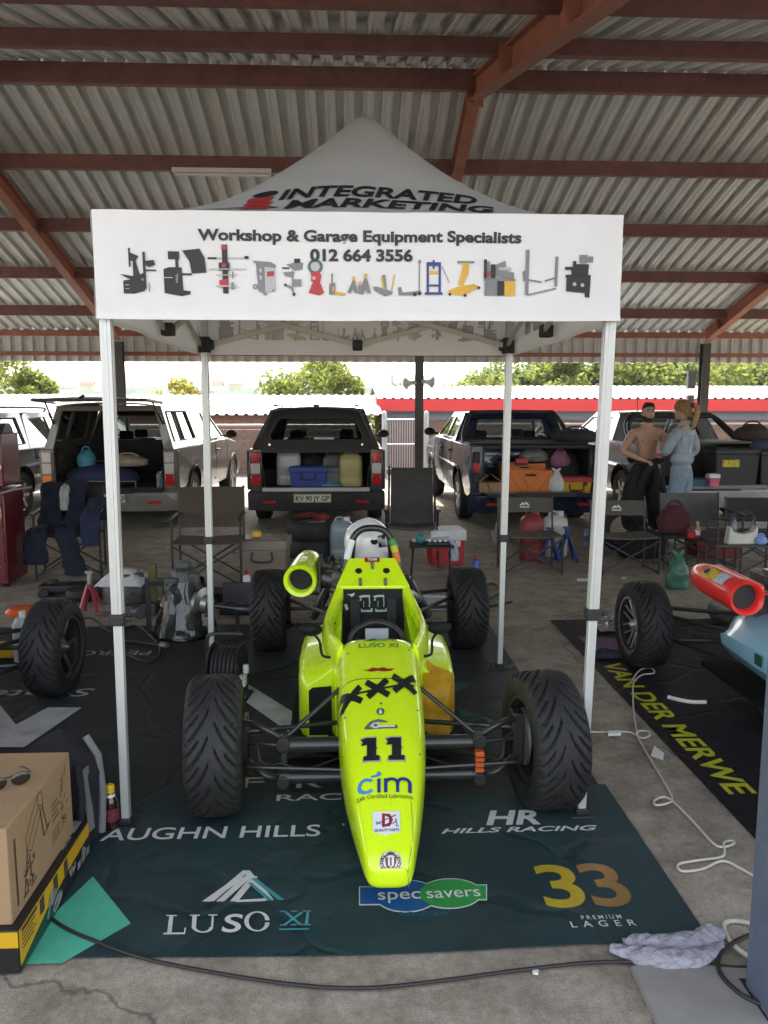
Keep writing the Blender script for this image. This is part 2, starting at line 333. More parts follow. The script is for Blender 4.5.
# gable end rails far left and right
for x in (RX0, RX1): pass
t = thing('ceiling_light', 'long fluorescent batten light fixed under the roof purlin above the tent', 'ceiling light', at(222, 174, 9.6))
mb = MB(); mb.box((0, 0, .035), (1.15, .08, .05)); mb.build('housing', white, t, bevel=.006)
mb = MB(); mb.cyl((-.55, 0, -.01), (.55, 0, -.01), .018); mb.build('tube', white, t)
# horn speakers on the middle column, junction boxes
def horn(x, y, dx, lab):
    p = at(x, y, 14.45); t = thing('horn_speaker', lab, 'loudspeaker', p, group='horn speakers on the shed column')
    d = Vector((dx, -.5, -.15)).normalized(); mb = MB(); mb.lathe([(.03, -.10), (.04, -.04), (.025, -.03), (.035, .01), (.06, .06), (.105, .11), (.10, .105), (.04, .04)], (0, 0, 0), d, 20)
    mb.build('horn', mat('pale grey enamel', (.55, .56, .55), .5), t); mb = MB(); mb.box((-dx*.07, .08, .02), (.16, .03, .03)); mb.build('bracket', blackmetal, t)
horn(411, 383, -1, 'pale horn loudspeaker pointing left, on the middle rear column')
horn(427, 382, 1, 'pale horn loudspeaker pointing right, on the middle rear column')
mb = MB(); mb.box((0, 0, 0), (.14, .1, .32)); mb.box((0, 0, -.4), (.12, .1, .24)); o = mb.build('switch_box', mat('grey enamel', (.15, .15, .16), .5), bevel=.01); o.location = at(691, 380, 14.5); tag(o, 'small grey electrical boxes fixed to the right rear column', 'electrical box')

# ---- buildings and walls behind
def brick_mat(name='red brick wall', c1=(.26, .13, .095), c2=(.19, .095, .075)):
    if name in MATS: return MATS[name]
    m = mat(name, c1, .9, var=.1); n = m.node_tree.nodes; l = m.node_tree.links; tc = n.new('ShaderNodeTexCoord'); mp = n.new('ShaderNodeMapping'); mp.inputs['Rotation'].default_value = (R(90), 0, 0)
    l.new(tc.outputs['Object'], mp.inputs[0]); b = n.new('ShaderNodeTexBrick'); b.inputs['Scale'].default_value = 4.5; b.inputs['Color1'].default_value = c1+(1,); b.inputs['Color2'].default_value = c2+(1,); b.inputs['Mortar'].default_value = (.3, .27, .23, 1); b.inputs['Mortar Size'].default_value = .012
    l.new(mp.outputs[0], b.inputs['Vector']); l.new(b.outputs[0], n['Principled BSDF'].inputs['Base Color']); return m
wsheet = mat('white roof sheet', (.31, .305, .285), .45, .0, var=.12, scale=1.2)
def shedroof(name, lab, x0, x1, y0, y1, ze, zr, wallmats, fascia=None):
    t = thing(name, lab, 'building', ((x0+x1)/2, y0, gh(0, y0))); g = gh(0, y0); L = x1-x0
    mb = MB(); mb.box((0, .1, (ze-g)/2), (L-.6, .2, ze-g)); mb.box((0, y1-y0, (ze-g)/2), (L-.6, .2, ze-g)); mb.build('wall', wallmats[0], t)
    if len(wallmats) > 1:
        mb = MB(); mb.box((0, -.02, ze-g-.36), (L-.5, .06, .72)); mb.build('upper_wall', wallmats[1], t)
    rb = []; x = -L/2
    while x < L/2: rb += [(x, 0), (x+.16, 0), (x+.19, .05), (x+.26, .05)]; x += .3
    ym = (y1-y0)/2
    mb = MB(); vs = [(px, yy, zz-g+dz) for yy, zz in ((-.5, ze), (ym, zr), (y1-y0+.5, ze)) for px, dz in rb]; n = len(rb)
    mb.add(vs, [(k*n+i, k*n+i+1, (k+1)*n+i+1, (k+1)*n+i) for k in (0, 1) for i in range(n-1)]); mb.build('roof', wsheet, t, fix=False)
    if fascia:
        mb = MB(); mb.box((0, -.5, ze-g-.22), (L, .05, .40)); mb.box((-L/2, ym, ze-g-.1), (.06, y1-y0, .3)); mb.build('fascia', fascia, t)
    return t
bl = shedroof('brick_building', 'low brick building with a long white corrugated roof behind the silver pickup', -26, .9, 25, 36, 1.42, 2.12, [brick_mat()])
grey_wall = mat('grey painted wall', (.22, .245, .29), .8, var=.08)
br = shedroof('red_fascia_building', 'long grey-walled building with bright red fascia and white roof', .9, 34, 27, 40, 1.95, 2.55, [brick_mat(), grey_wall], mat('red painted fascia', (.62, .03, .03), .45, var=.06))
mb = MB(); mb.box((0, 0, 0), (5.2, .04, .34)); sg = mb.build('name_board', white); sg.location = at(620, 428, 26.6); tag(sg, 'long white name board on the grey building behind the pickups', 'sign')
mb = MB(); ink(mb, 'WORK  2 2 5', .17, lambda x, y: (x-1.4, -.024, y-.08), bold=.02); mb.build('lettering', mat('blue print', (.03, .05, .2), .5), sg)
t = thing('brick_wall', 'low boundary brick wall with a grey rail on top behind the pickups', 'wall', (-3, 19.6, 0))
mb = MB(); mb.box((-8, 0, .55), (23.2, .22, 1.1)); mb.build('wall', brick_mat('old brick wall', (.25, .14, .10), (.17, .10, .08)), t)
mb = MB(); mb.cyl((-19, 0, 1.2), (3.5, 0, 1.2), .03)
for k in range(12): mb.cyl((-18.9+2*k, 0, 1.1), (-18.9+2*k, 0, 1.2), .02)
mb.build('rail', steel, t)
t = thing('brick_wall', 'reddish brick boundary wall right of the metal gate', 'wall', (14, 19.6, 0))
mb = MB(); mb.box((3, 0, .6), (29.0, .22, 1.2)); mb.build('wall', brick_mat('old brick wall'), t)
mb = MB(); mb.box((3, 0, 1.225), (29.0, .26, .05)); mb.build('coping', mat('coping concrete', (.3, .29, .27), .8), t)
# gate between the walls
t = thing('metal_gate', 'galvanised metal gate with upright bars and round posts behind the dark pickup', 'gate', (1.6, 18.9, 0))
gm = mat('galvanised tube', (.45, .47, .48), .45, .4)
mb = MB()
for z in (.15, .75, 1.35): mb.cyl((-.75, 0, z), (-.02, 0, z), .02)
for k in range(12): mb.cyl((-.72+.06*k, 0, .15), (-.72+.06*k, 0, 1.35), .01, n=6)
mb.build('gate_leaf', gm, t)
for x in (-.8, 0.02, .22):
    mb = MB(); mb.cyl((x, 0, 0), (x, 0, 1.5), .06); mb.sph((x, 0, 1.5), .06); mb.build('post', gm, t)
# lamp mast and far sheds
t = thing('light_mast', 'thin light mast standing far behind the brick building', 'mast', (2.6*1.2, 60, gh(0, 60)))
mb = MB(); mb.cyl((0, 0, 0), (0, 0, 7.4), .09, .06); mb.build('pole', steel, t); mb = MB(); mb.box((0, 0, 7.4), (.9, .15, .1)); mb.build('lamp_head', steel, t)
rnd = random.Random(11)
hl = ['tiny white house with grey roof far on the hillside', 'tiny cream house with red roof far on the hillside', 'tiny pale house half hidden by bushes on the far hillside', 'long white shed far away on the left horizon', 'small grey house far off beneath the ridge', 'pale double storey house far off above the silver pickup', 'small red roofed house farthest left on the hill', 'flat roofed white house on the far slope', 'cream shed on the far slope']
for i, lb in enumerate(hl):
    px = [70, 88, 104, 205, 218, 236, 58, 388, 452][i]; yy = 330+rnd.uniform(-40, 60); p = at(px, 388+rnd.uniform(-3, 4), yy)
    t = thing('distant_house', lb, 'house', (p.x, p.y, p.z-1.8), rnd.uniform(-.5, .5), 'houses on the far hillside')
    L_, W_, H_ = rnd.uniform(3.5, 6.5), 4, rnd.uniform(1.6, 2.4); mb = MB(); mb.box((0, 0, H_/2), (L_, W_, H_)); mb.build('wall', [white, mat('cream wall', (.6, .55, .42), .8)][i % 2], t)
    mb = MB(); mb.plate([[(-W_/2-.4, H_), (W_/2+.4, H_), (0, H_+1.6)]], L_+.6, lambda u, v, q: (q-L_/2-.3, u, v)); mb.build('roof', [mat('slate roof', (.18, .18, .19), .8), mat('clay roof', (.22, .13, .10), .8), wsheet][i % 3], t)

# ---- trees
def tree(p, h, rad, seed, lab, col, trunk=.12, n=2600, leaf=.12, squash=.8, low=.25):
    rnd = np.random.default_rng(seed); rr = random.Random(seed); t = thing('tree', lab, 'tree', p, group='trees behind the shed')
    mb = MB(); mb.tube([(0, 0, -.3), (rr.uniform(-.1, .1), 0, h*.3), (rr.uniform(-.2, .2), rr.uniform(-.2, .2), h*.7)], [trunk, trunk*.75, trunk*.3], 8)
    cl = []
    for k in range(13):
        a = rr.uniform(0, 6.28); q = rr.uniform(.25, .95); z = h*(low+.12+(1-low-.2)*rr.random()); w = math.sin(min(1, (1.05-(z/h))/(1-low)*1.5)*1.57)
        c = Vector((math.cos(a)*rad*q*w, math.sin(a)*rad*q*w, z)); cl.append((c, rad*rr.uniform(.22, .42)))
        mb.tube([(0, 0, h*rr.uniform(.15, .4)), c*.55+Vector((0, 0, .12*h)), c], [trunk*.4, trunk*.25, trunk*.08], 5)
    mb.build('trunk', mat('bark', (.12, .09, .065), .95, var=.3, bump=.4), t)
    k = n; ci = rnd.integers(0, len(cl), k); cc = np.array([c[:] for c, _ in cl])[ci]; cr = np.array([r for _, r in cl])[ci]
    v = rnd.normal(size=(k, 3)); v /= np.linalg.norm(v, axis=1)[:, None]; pos = cc+v*(cr*rnd.uniform(.35, 1.12, k)**.7)[:, None]*np.array([1, 1, squash])
    u1 = rnd.normal(size=(k, 3)); u1 /= np.linalg.norm(u1, axis=1)[:, None]; u2 = np.cross(u1, rnd.normal(size=(k, 3))); u2 /= np.linalg.norm(u2, axis=1)[:, None]
    s = leaf*rnd.uniform(.6, 1.4, k)[:, None]; V = np.concatenate([pos-u1*s, pos+u2*s*.45, pos+u1*s, pos-u2*s*.45]); m2 = MB(); m2.v = [tuple(q) for q in V]
    m2.f = [[i, i+k, i+2*k, i+3*k] for i in range(k)]; m2.m = [0]*k
    m2.build('crown', translucent('foliage '+str(col), tuple(1.6*q for q in col), var=.35, scale=.9, amt=.66), t, fix=False); return t
def tpx(px, py_base, Y): p = at(px, py_base, Y); return (p.x, Y, gh(p.x, Y))
G1, G2, G3 = (.115, .135, .03), (.075, .105, .03), (.16, .15, .025)
def ptree(px, ytop, halfw, Y, seed, lab, col, **k):
    b = at(px, 400, Y); z0 = gh(b.x, Y); top = at(px, ytop, Y).z; tree((b.x, Y, z0), top-z0, halfw*Y/776*1.05, seed, lab, col, **k)
ptree(22, 360, 46, 42, 1, 'large yellow-green tree at the left edge behind the brick building', G1, n=5200, leaf=.16)
ptree(186, 378, 26, 40, 2, 'small yellowish tree behind the roof of the silver pickup', G3, n=1800, leaf=.14)
ptree(322, 360, 58, 40, 3, 'broad leafy tree above the dark canopied pickup', G1, n=6500, leaf=.15)
ptree(150, 388, 22, 48, 4, 'low shrubby tree just right of the silver pickup tent pole', G1, n=1200, leaf=.14)
names = ['first', 'second', 'third', 'fourth', 'fifth', 'sixth', 'seventh', 'eighth', 'ninth', 'tenth', 'eleventh']
for i, px in enumerate((475, 506, 535, 556, 580, 618, 640, 668, 690, 722, 752)):
    top = (372, 376, 364, 362, 364, 364, 362, 366, 362, 364, 362)[i]
    ptree(px, top-9, 58, 62+4*(i % 3), 20+i, '%s tree from the left in the tall green row behind the red fascia building' % names[i], (G1, G2, (.10, .135, .035))[i % 3], n=6000, leaf=.27, trunk=.16, low=.12)
for i, px in enumerate((400, 428, 452)):
    ptree(px, (385, 383, 384)[i], 20, 110, 40+i, ['round far tree left of the horn speakers column', 'far tree seen just beside the horn speakers', 'far tree between the horn speakers and the tree row'][i], G2, n=1000, leaf=.35, trunk=.2, low=.05)
ptree(790, 362, 40, 60, 51, 'tree at the right edge of the tall green row', G1, n=3000, leaf=.22)
mb = MB(); rn = np.random.default_rng(5)
for k in range(14000):
    x = rn.uniform(-150, 150); y = rn.uniform(95, 330); z = gh(x, y)+rn.uniform(0, 2.4)*(.5+.5*math.sin(x*.11+y*.07)); a = rn.normal(size=3); b = rn.normal(size=3); s = .4*(y/150)
    p = np.array((x, y, z)); mb.v += [tuple(p-a*s), tuple(p+b*s*.6), tuple(p+a*s), tuple(p-b*s*.6)]; q = 4*k; mb.f.append([q, q+1, q+2, q+3]); mb.m.append(0)
o = mb.build('distant_bush', translucent('bush green', (.09, .11, .035), amt=.4), fix=False); o['kind'] = 'stuff'; tag(o, 'mass of low green bush covering the land far behind the buildings', 'bushes')
# ================================================================== pop-up tent
TX0, TX1, TY0, TY1, ZB, ZV = -.893, .972, 2.86, 4.72, 1.935, 2.305
TCX, TCY, THX, THY = (TX0+TX1)/2, (TY0+TY1)/2, (TX1-TX0)/2, (TY1-TY0)/2
tent = thing('pop_up_tent', 'white printed pop-up gazebo with peaked roof standing over the lime race car', 'gazebo', (TCX, TCY, 0))
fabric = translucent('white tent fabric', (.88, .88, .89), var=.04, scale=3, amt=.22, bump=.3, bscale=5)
legm = mat('silver powder coated aluminium', (.56, .575, .565), .38, .35, var=.05, scale=4)
for sx in (-1, 1):
    for sy in (-1, 1):
        x, y = sx*(THX-.036), sy*(THY-.04); lx = x+sx*(-.012 if sx < 0 else -.02)*0
        mb = MB(); mb.box((x, y, (2.28+.83)/2), (.040, .040, 2.28-.83)); 
        for q in (-1, 1): mb.box((x+q*.0205, y, 1.555), (.003, .014, 1.45)); mb.box((x, y+q*.0205, 1.555), (.014, .003, 1.45))
        K_ = (lambda px, py, pz, fr=(sy < 0): (px+((-.022+.022*pz if sx > 0 else -.034+.006*pz) if fr else (-.012+.010*pz if sx > 0 else -.012+.006*pz)), py, pz)); mb.map(K_); leg = mb.build('leg', legm, tent, bevel=.004)
        mb = MB(); mb.box((x, y, .43), (.033, .033, .82)); mb.map(K_)
        mb.build('inner_leg', legm, leg, bevel=.004)
        mb = MB(); mb.box((x, y, .83), (.056, .056, .045)); mb.cyl((x+.03, y-.02, .835), (x+.055, y-.02, .835), .008); mb.map(K_); mb.build('clamp', black, leg, bevel=.005)
        mb = MB(); mb.box((x, y, .006), (.10, .085, .012)); mb.box((x, y, .022), (.052, .052, .024)); mb.map(K_); mb.build('foot', black, leg, bevel=.004)
        mb = MB(); mb.box((x, y, 1.99), (.066, .066, .09)); mb.box((x-sx*.04, y, 1.99), (.03, .022, .06)); mb.box((x, y-sy*.04, 1.99), (.022, .03, .06)); mb.build('slider', black, leg, bevel=.006)
def gpar(s, t=0): return (1-s)**(1.36+.42*t*t)*.69
mb = MB(); N = 28
def cano(u, v):
    x, y = 2*u-1, 2*v-1; s = max(abs(x), abs(y)); t = min(abs(x), abs(y))/max(s, 1e-4)
    s2 = math.sqrt(s*s+.0012) if s < .9 else s
    return (x*THX+.03*(1-min(1, s)), y*THY, ZV+gpar(min(1, s2), t)+.004*math.sin(9*x+5*y)*math.sin(math.pi*min(1, s)))
mb.sheet(2*N, 2*N, cano); mb.build('canopy', translucent('shade grey roof fabric', (.50, .50, .51), var=.06, scale=3, amt=.15, bump=.3, bscale=5), tent, angle=80)  # shade under the shed roof put into a greyer fabric colour
# peak rod bulge
INK = [dkprint, mat('red print', (.42, .03, .035), .5), mat('grey print', (.19, .19, .20), .5), mat('pale grey print', (.42, .42, .43), .5), mat('yellow print', (.62, .36, .03), .5), mat('blue print', (.05, .17, .42), .5), mat('green print', (.06, .14, .12), .5)]
def faint(c): return tuple(.42+.2*k for k in c)
INK2 = [mat('show-through '+str(i), c, .8) for i, c in enumerate(((.42, .41, .41), (.5, .36, .36), (.47, .46, .46), (.55, .55, .55), (.58, .52, .38), (.46, .5, .55), (.45, .48, .46)))]
K, RD, GR, PG, YE, BL, GN = range(7)
# printed equipment pictures, drawn in picture units (x, y) with y down
def P_(*a): return [(a[i], a[i+1]) for i in range(0, len(a), 2)]
def thick(x0, y0, x1, y1, w): 
    dx, dy = x1-x0, y1-y0; L_ = math.hypot(dx, dy); nx, ny = -dy/L_*w/2, dx/L_*w/2
    return P_(x0+nx, y0+ny, x1+nx, y1+ny, x1-nx, y1-ny, x0-nx, y0-ny)
def R_(x0, y0, x1, y1): return rectp(x0, y0, x1, y1)
ICONS = [
 ('tyre changer', [(K, P_(121, 282, 133, 280, 142, 282, 142, 292, 132, 295, 121, 295)), (K, R_(127, 249, 128.8, 268)), (K, P_(127, 253, 137, 257, 134, 262, 139, 282, 131, 282, 131, 262, 127, 262)), (K, R_(141, 253, 143.5, 290)), (K, P_(143, 262, 152, 261, 153, 266, 147, 268, 143, 266)), (K, R_(143, 270.5, 154, 272)), (K, P_(118, 275.5, 132, 277.5, 142, 274, 142, 279, 130, 282)), (PG, R_(123, 286, 127, 286.8)), (PG, R_(123, 290, 127, 290.6)), (GR, R_(146, 284, 147, 293))]),
 ('wheel balancer', [(K, P_(161, 270, 166, 268, 179, 268, 180, 291, 187, 292, 187, 295, 178, 297, 161, 294)), (K, R_(166, 252, 177, 260)), (K, R_(173, 259, 176, 269)), (K, P_(180, 251, 197, 249, 202, 258, 203.5, 273, 189, 274, 187, 262)), (K, R_(178, 274, 189, 276)), (PG, R_(161.5, 278, 170, 279)), (GR, P_(173, 276, 176, 274, 175, 284, 173, 284))]),
 ('alignment head', [(K, R_(219.5, 245, 225, 294)), (RD, R_(219, 245, 224, 250)), (K, R_(205, 257.5, 214, 259.5)), (PG, R_(214, 257.8, 245, 259.2)), (K, R_(242, 256.5, 246, 259.5)), (PG, R_(206, 269, 243, 270)), (K, R_(216, 263, 227, 271)), (RD, R_(219, 264, 223, 268)), (RD, P_(216, 281, 224, 279, 225, 288, 217, 288)), (PG, R_(213, 275, 234, 276)), (GR, R_(229, 272, 230.5, 279)), (PG, R_(213, 286, 234, 287.5)), (GR, R_(228, 283, 231, 290))]),
 ('aircon service unit', [(GR, P_(250, 261, 268, 262, 273, 265, 272, 268, 262, 267, 251, 263)), (GR, P_(253, 264, 262, 267, 262, 295, 255, 291)), (PG, P_(261.5, 267, 272, 268, 272, 290, 262, 294)), (RD, P_(264, 272, 271, 271, 271, 276, 264, 277)), (GR, circ(252, 287, 2.6)), (PG, circ(252, 287, 1.2)), (PG, R_(256.5, 269, 259, 273)), (PG, R_(256.5, 276, 259, 280)), (GR, circ(262, 294.5, 1.5)), (GR, circ(270, 291, 1.3))]),
 ('light tester', [(GR, P_(283, 264, 291, 262, 300, 262, 299, 269, 291, 270)), (K, R_(291, 258, 297, 262.5)), (K, R_(279, 267, 286, 268.6)), (GR, P_(280, 272, 291, 271, 290, 277, 282, 276)), (GR, R_(288.5, 270, 290, 290)), (GR, R_(290, 279, 298, 286)), (GR, P_(282, 284, 290, 287, 291, 294, 289.5, 294, 287.5, 288.5, 282, 286)), (K, circ(282, 285, 1.4)), (K, circ(290.5, 294.5, 1.6))]),
 ('red jack stand and hose ring', [(GN, circ(312, 266, 7.6, 7.6)), (PG, circ(312, 266, 4.6, 4.6)), (RD, P_(310, 280, 316, 280, 320.5, 292, 316, 295, 305, 292.5)), (RD, P_(307, 272, 311, 271, 316, 271, 318, 275, 317, 281, 307.5, 281, 308, 276)), (PG, R_(309, 276, 312, 279))]),
 ('bottle jack', [(GR, R_(328, 273, 329.6, 283)), (GR, P_(326, 283, 332, 282, 332, 294, 325.5, 294)), (YE, R_(329, 286, 331, 291)), (YE, P_(332, 291, 343, 293, 341, 295, 331, 294))]),
 ('pair of axle stands', [(YE, R_(349, 276, 352, 281)), (GR, P_(349.5, 280, 352, 280, 354.5, 293, 351, 292, 350, 288, 347, 293, 344, 292)), (YE, R_(361, 273, 364, 279)), (GR, P_(361, 278, 364, 278, 368, 293, 364, 293, 362.5, 287, 360, 294, 356, 294)), (YE, P_(355, 282, 358.5, 281, 358, 286, 355.6, 286)), (GR, R_(355, 285, 360, 293))]),
 ('workshop crane ram', [(GR, P_(370, 286, 374, 286, 390, 291, 389, 294, 382, 296, 371, 290)), (GR, P_(379, 274, 382.5, 274, 384, 291, 380.5, 291)), (YE, P_(378, 276, 379.6, 275, 382, 289, 380.3, 289)), (YE, P_(391, 273.5, 392.3, 274, 389.5, 290, 388, 290))]),
 ('trolley jack', [(GR, P_(395, 287, 398, 286, 400, 292, 410, 291, 418, 290, 418, 294, 412, 295, 396, 295)), (GR, R_(416, 261, 417.2, 293)), (GR, R_(415.6, 259, 418.4, 262)), (K, circ(412, 294, 2)), (K, circ(417, 293, 1.8))]),
 ('hydraulic press', [(BL, R_(424, 262, 426.4, 294)), (BL, R_(436, 262, 438.4, 294)), (BL, R_(424, 261, 438.4, 265)), (BL, R_(424, 284, 438, 286)), (BL, R_(430, 259, 432, 268)), (YE, R_(426, 270, 436, 273)), (BL, R_(422, 292, 440, 294.5)), (GR, thick(439, 265, 447, 282, .8))]),
 ('yellow gearbox lift', [(YE, P_(446, 290, 456, 286, 472, 283, 478, 286, 470, 291, 462, 295, 447, 294)), (YE, P_(456, 284, 459, 272, 461, 263, 467, 263, 466, 273, 461, 285)), (GR, R_(455, 260, 472, 262)), (YE, R_(460, 262, 466, 264)), (K, circ(447.5, 294, 1.5)), (K, circ(463, 295, 1.6)), (K, circ(477, 287, 1.5))]),
 ('brake lathe bench', [(GR, R_(482, 277, 515, 279.5)), (GR, R_(483, 279, 496, 295)), (K, R_(496, 280, 503, 295)), (YE, R_(503.5, 280, 514.5, 295)), (K, R_(482, 258, 485, 277)), (GR, R_(485, 260, 488, 277)), (K, R_(489, 263, 494, 277)), (RD, R_(485, 270, 489, 275)), (GR, P_(495, 263, 504, 259, 505, 270, 513, 271, 513, 277, 495, 276)), (PG, R_(497, 266, 510, 269))]),
 ('two post lift', [(GR, R_(525, 247.5, 528.6, 294)), (GR, R_(555, 254.5, 558, 285)), (GR, thick(527, 294, 557, 287, 1.6)), (GR, thick(528, 278, 542, 280.5, 1.6)), (GR, thick(545, 279.5, 556, 276, 1.6)), (GR, P_(522, 270, 525, 268, 525, 279, 523, 280))]),
 ('disc skimming machine', [(K, R_(566, 273, 592, 276)), (K, P_(567, 276, 592, 276, 591, 297, 586, 296, 586, 292, 567, 290)), (K, P_(571, 266, 577, 262, 590, 262, 589, 274, 572, 274)), (K, R_(565, 265, 572, 268)), (GR, R_(580, 252.5, 588, 261)), (GR, R_(588.6, 254, 594, 260)), (K, R_(573, 259, 576.5, 266)), (PG, circ(575, 283, 2)), (PG, circ(583, 284, 2))]),
]
def val_print(parent, fn, inks, off, icons=True, txt=True):
    """fn(u, v, off): u 0..1 left to right, v 0..1 bottom to top of the valance"""
    U = lambda x: (x-93)/531.; V = lambda x, y: (321+x*.0-y)/110.
    if icons:
        for nm, shapes in ICONS:
            mb = MB()
            for k, (c, pl) in enumerate(shapes): mb.mat(c).flat(pl, lambda x, y, k=k: fn(U(x), V(x, y), off+.0006*k))
            mb.build('printed_picture', inks, parent, 'small printed picture of a '+nm, fix=False)
    if txt:
        for s, y, h, x0, x1, b in (('Workshop & Garage Equipment Specialists', 240.5, 11.2, 196, 520, .05), ('012 664 3556', 260, 11.8, 307, 410, .055)):
            v, _ = letters(s, 1, bold=b, align='LEFT'); wd = max(p[0] for p in v)
            mb = MB(); ink(mb, s, 1, lambda a, c: fn(U(x0+a/wd*(x1-x0)), V(0, y-c*h), off), bold=b, align='LEFT', cut=0); mb.build('lettering', inks[0], parent, fix=False)
def wav(u, v, k): return (1-v)*.007*math.sin(u*17+k)+.008*math.sin(u*7+2*k)*(1-v)+.0025*math.sin(u*43+v*9+k)+.002*math.sin(u*31+v*4)
def vfront(u, v, off=0): return Vector((-THX-.004+u*(2*THX+.008), -THY-.012+wav(u, v, 0)-off, ZB+v*(ZV-ZB)-.004*math.sin(u*3.1)*(1-v)))
def vback(u, v, off=0): return Vector((-THX+u*2*THX, THY+.012+wav(u, v, 2)-off, ZB+v*(ZV-ZB)))
def vside(sx): return lambda u, v, off=0: Vector((sx*(THX+.01)+wav(u, v, 4+sx)-sx*off, THY*(2*u-1)*-sx, ZB+v*(ZV-ZB)))
def valance(fn, lab):
    mb = MB(); mb.sheet(40, 8, fn); o = mb.build('valance', fabric, tent, lab, angle=80)
    mb = MB(); mb.sheet(40, 1, lambda u, v: fn(u, .0+v*.05, .0025)); mb.build('hem', fabric, o, angle=80)
    return o
vo = valance(vfront, 'front valance printed with workshop equipment pictures'); val_print(vo, vfront, INK, .004)
vo = valance(vback, 'rear valance with its print showing through in reverse'); val_print(vo, lambda u, v, o_: vback(1-u, v, o_), INK2, .004)
for sx in (-1, 1):
    f = vside(sx); vo = valance(f, 'left side valance' if sx < 0 else 'right side valance')
    mb = MB(); v, _ = letters('INTEGRATED', 1, bold=.03); ink(mb, 'INTEGRATED', .30, lambda a, c: f(.55-a*.08*1.3, .45+c*.75, .004), bold=.03); mb.mat(1).flat(circ(0, 0, .1), lambda a, c: f(.80+a*.3, .55+c*1.3, .004))
    for q in (.2, .32): mb.mat(2).flat(rectp(q-.04, .25, q+.04, .75), lambda a, c: f(a, c, .004))
    mb.build('lettering', INK2, vo, fix=False)
# canopy lettering: dropped onto the front slope
bv = BVHTree.FromPolygons([Vector(p) for p in [cano(i/56, j/56) for j in range(57) for i in range(57)]], [(j*57+i, j*57+i+1, (j+1)*57+i+1, (j+1)*57+i) for j in range(56) for i in range(56)])
def drop(bvh, x, y, up=.003, d=Vector((0, 0, -1)), z=3.5):
    h = bvh.ray_cast(Vector((x, y, z)), d)
    if h[0] is None: return None
    n = h[1] if h[1].z > 0 else -h[1]; return h[0]+n*up
def cproj(X, Y): return drop(bv, X-TCX, Y-TCY, .004) or Vector((X-TCX, Y-TCY, ZV))
mb = MB()
for s, y, x0, x1, h in (('INTEGRATED', 3.115, -.275, .50, .10), ('MARKETING', 2.99, -.245, .55, .105)):
    v, _ = letters(s, 1, bold=.045, shear=.25, align='LEFT'); wd = max(p[0] for p in v)
    ink(mb, s, 1, lambda a, c: cproj(x0+a/wd*(x1-x0), y+c*h), bold=.045, shear=.25, align='LEFT', cut=.5)
mb.build('lettering', dkprint, tent, 'dark company lettering on the front roof slope', fix=False)
mb = MB(); mb.flat(circ(-.33, 3.20, .05, .03), lambda x, y: cproj(x, y)); mb.mat(1)
for q in (0, .06, .12): mb.flat(P_(-.41+q*.1, 3.0+q, -.31, 2.99+q, -.29, 3.04+q, -.39, 3.05+q), lambda x, y: cproj(x, y))
mb.mat(0); mb.flat(circ(-.40, 3.08, .17, .035)+circ(-.40, 3.085, .155, .025)[::-1][:0], lambda x, y: cproj(x, y)) if 0 else None
for a in range(20):
    t0, t1 = [2*math.pi*(.1+.75*(a+q)/20) for q in (0, 1)]
    mb.flat([(-.40+.17*math.cos(t0), 2.98+.06*math.sin(t0)), (-.40+.17*math.cos(t1), 2.98+.06*math.sin(t1)), (-.40+.155*math.cos(t1), 2.98+.045*math.sin(t1)), (-.40+.155*math.cos(t0), 2.98+.045*math.sin(t0))], lambda x, y: cproj(x, y))
mb.build('emblem', [dkprint, INK[1]], tent, fix=False)
# scissor bars
beige = mat('pale truss bar', (.55, .52, .44), .45, .2, var=.06)
def scissor(a, b, ax):
    for p, q in ((0, .5), (.5, 1)):
        for z0, z1 in ((1.99, 2.22), (2.22, 1.99)):
            A = Vector(a).lerp(Vector(b), p); B = Vector(a).lerp(Vector(b), q); o = .014 if z0 < z1 else -.014
            off = Vector((0, o, 0)) if ax else Vector((o, 0, 0)); mb = MB(); mb.bar((A.x+off.x, A.y+off.y, z0), (B.x+off.x, B.y+off.y, z1), .014, .028); mb.build('truss_bar', beige, tent)
    M_ = (Vector(a)+Vector(b))/2
    for z in (1.99, 2.22): mb = MB(); mb.box((M_.x, M_.y, z), (.06, .06, .06)); mb.build('truss_joint', black, tent, bevel=.008)
i_ = .06
scissor((-THX+i_, THY-.03, 0), (THX-i_, THY-.03, 0), 1); scissor((-THX+i_, -THY+.03, 0), (THX-i_, -THY+.03, 0), 1)
scissor((-THX+.03, -THY+i_, 0), (-THX+.03, THY-i_, 0), 0); scissor((THX-.03, -THY+i_, 0), (THX-.03, THY-i_, 0), 0)
mb = MB(); mb.cyl((0, 0, 2.3), (0, 0, 2.9), .018); mb.lathe([(.05, 2.88), (.05, 2.91), (.02, 2.925)]); mb.build('centre_pole', legm, tent)
# peg label with holes on right rear leg is left plain

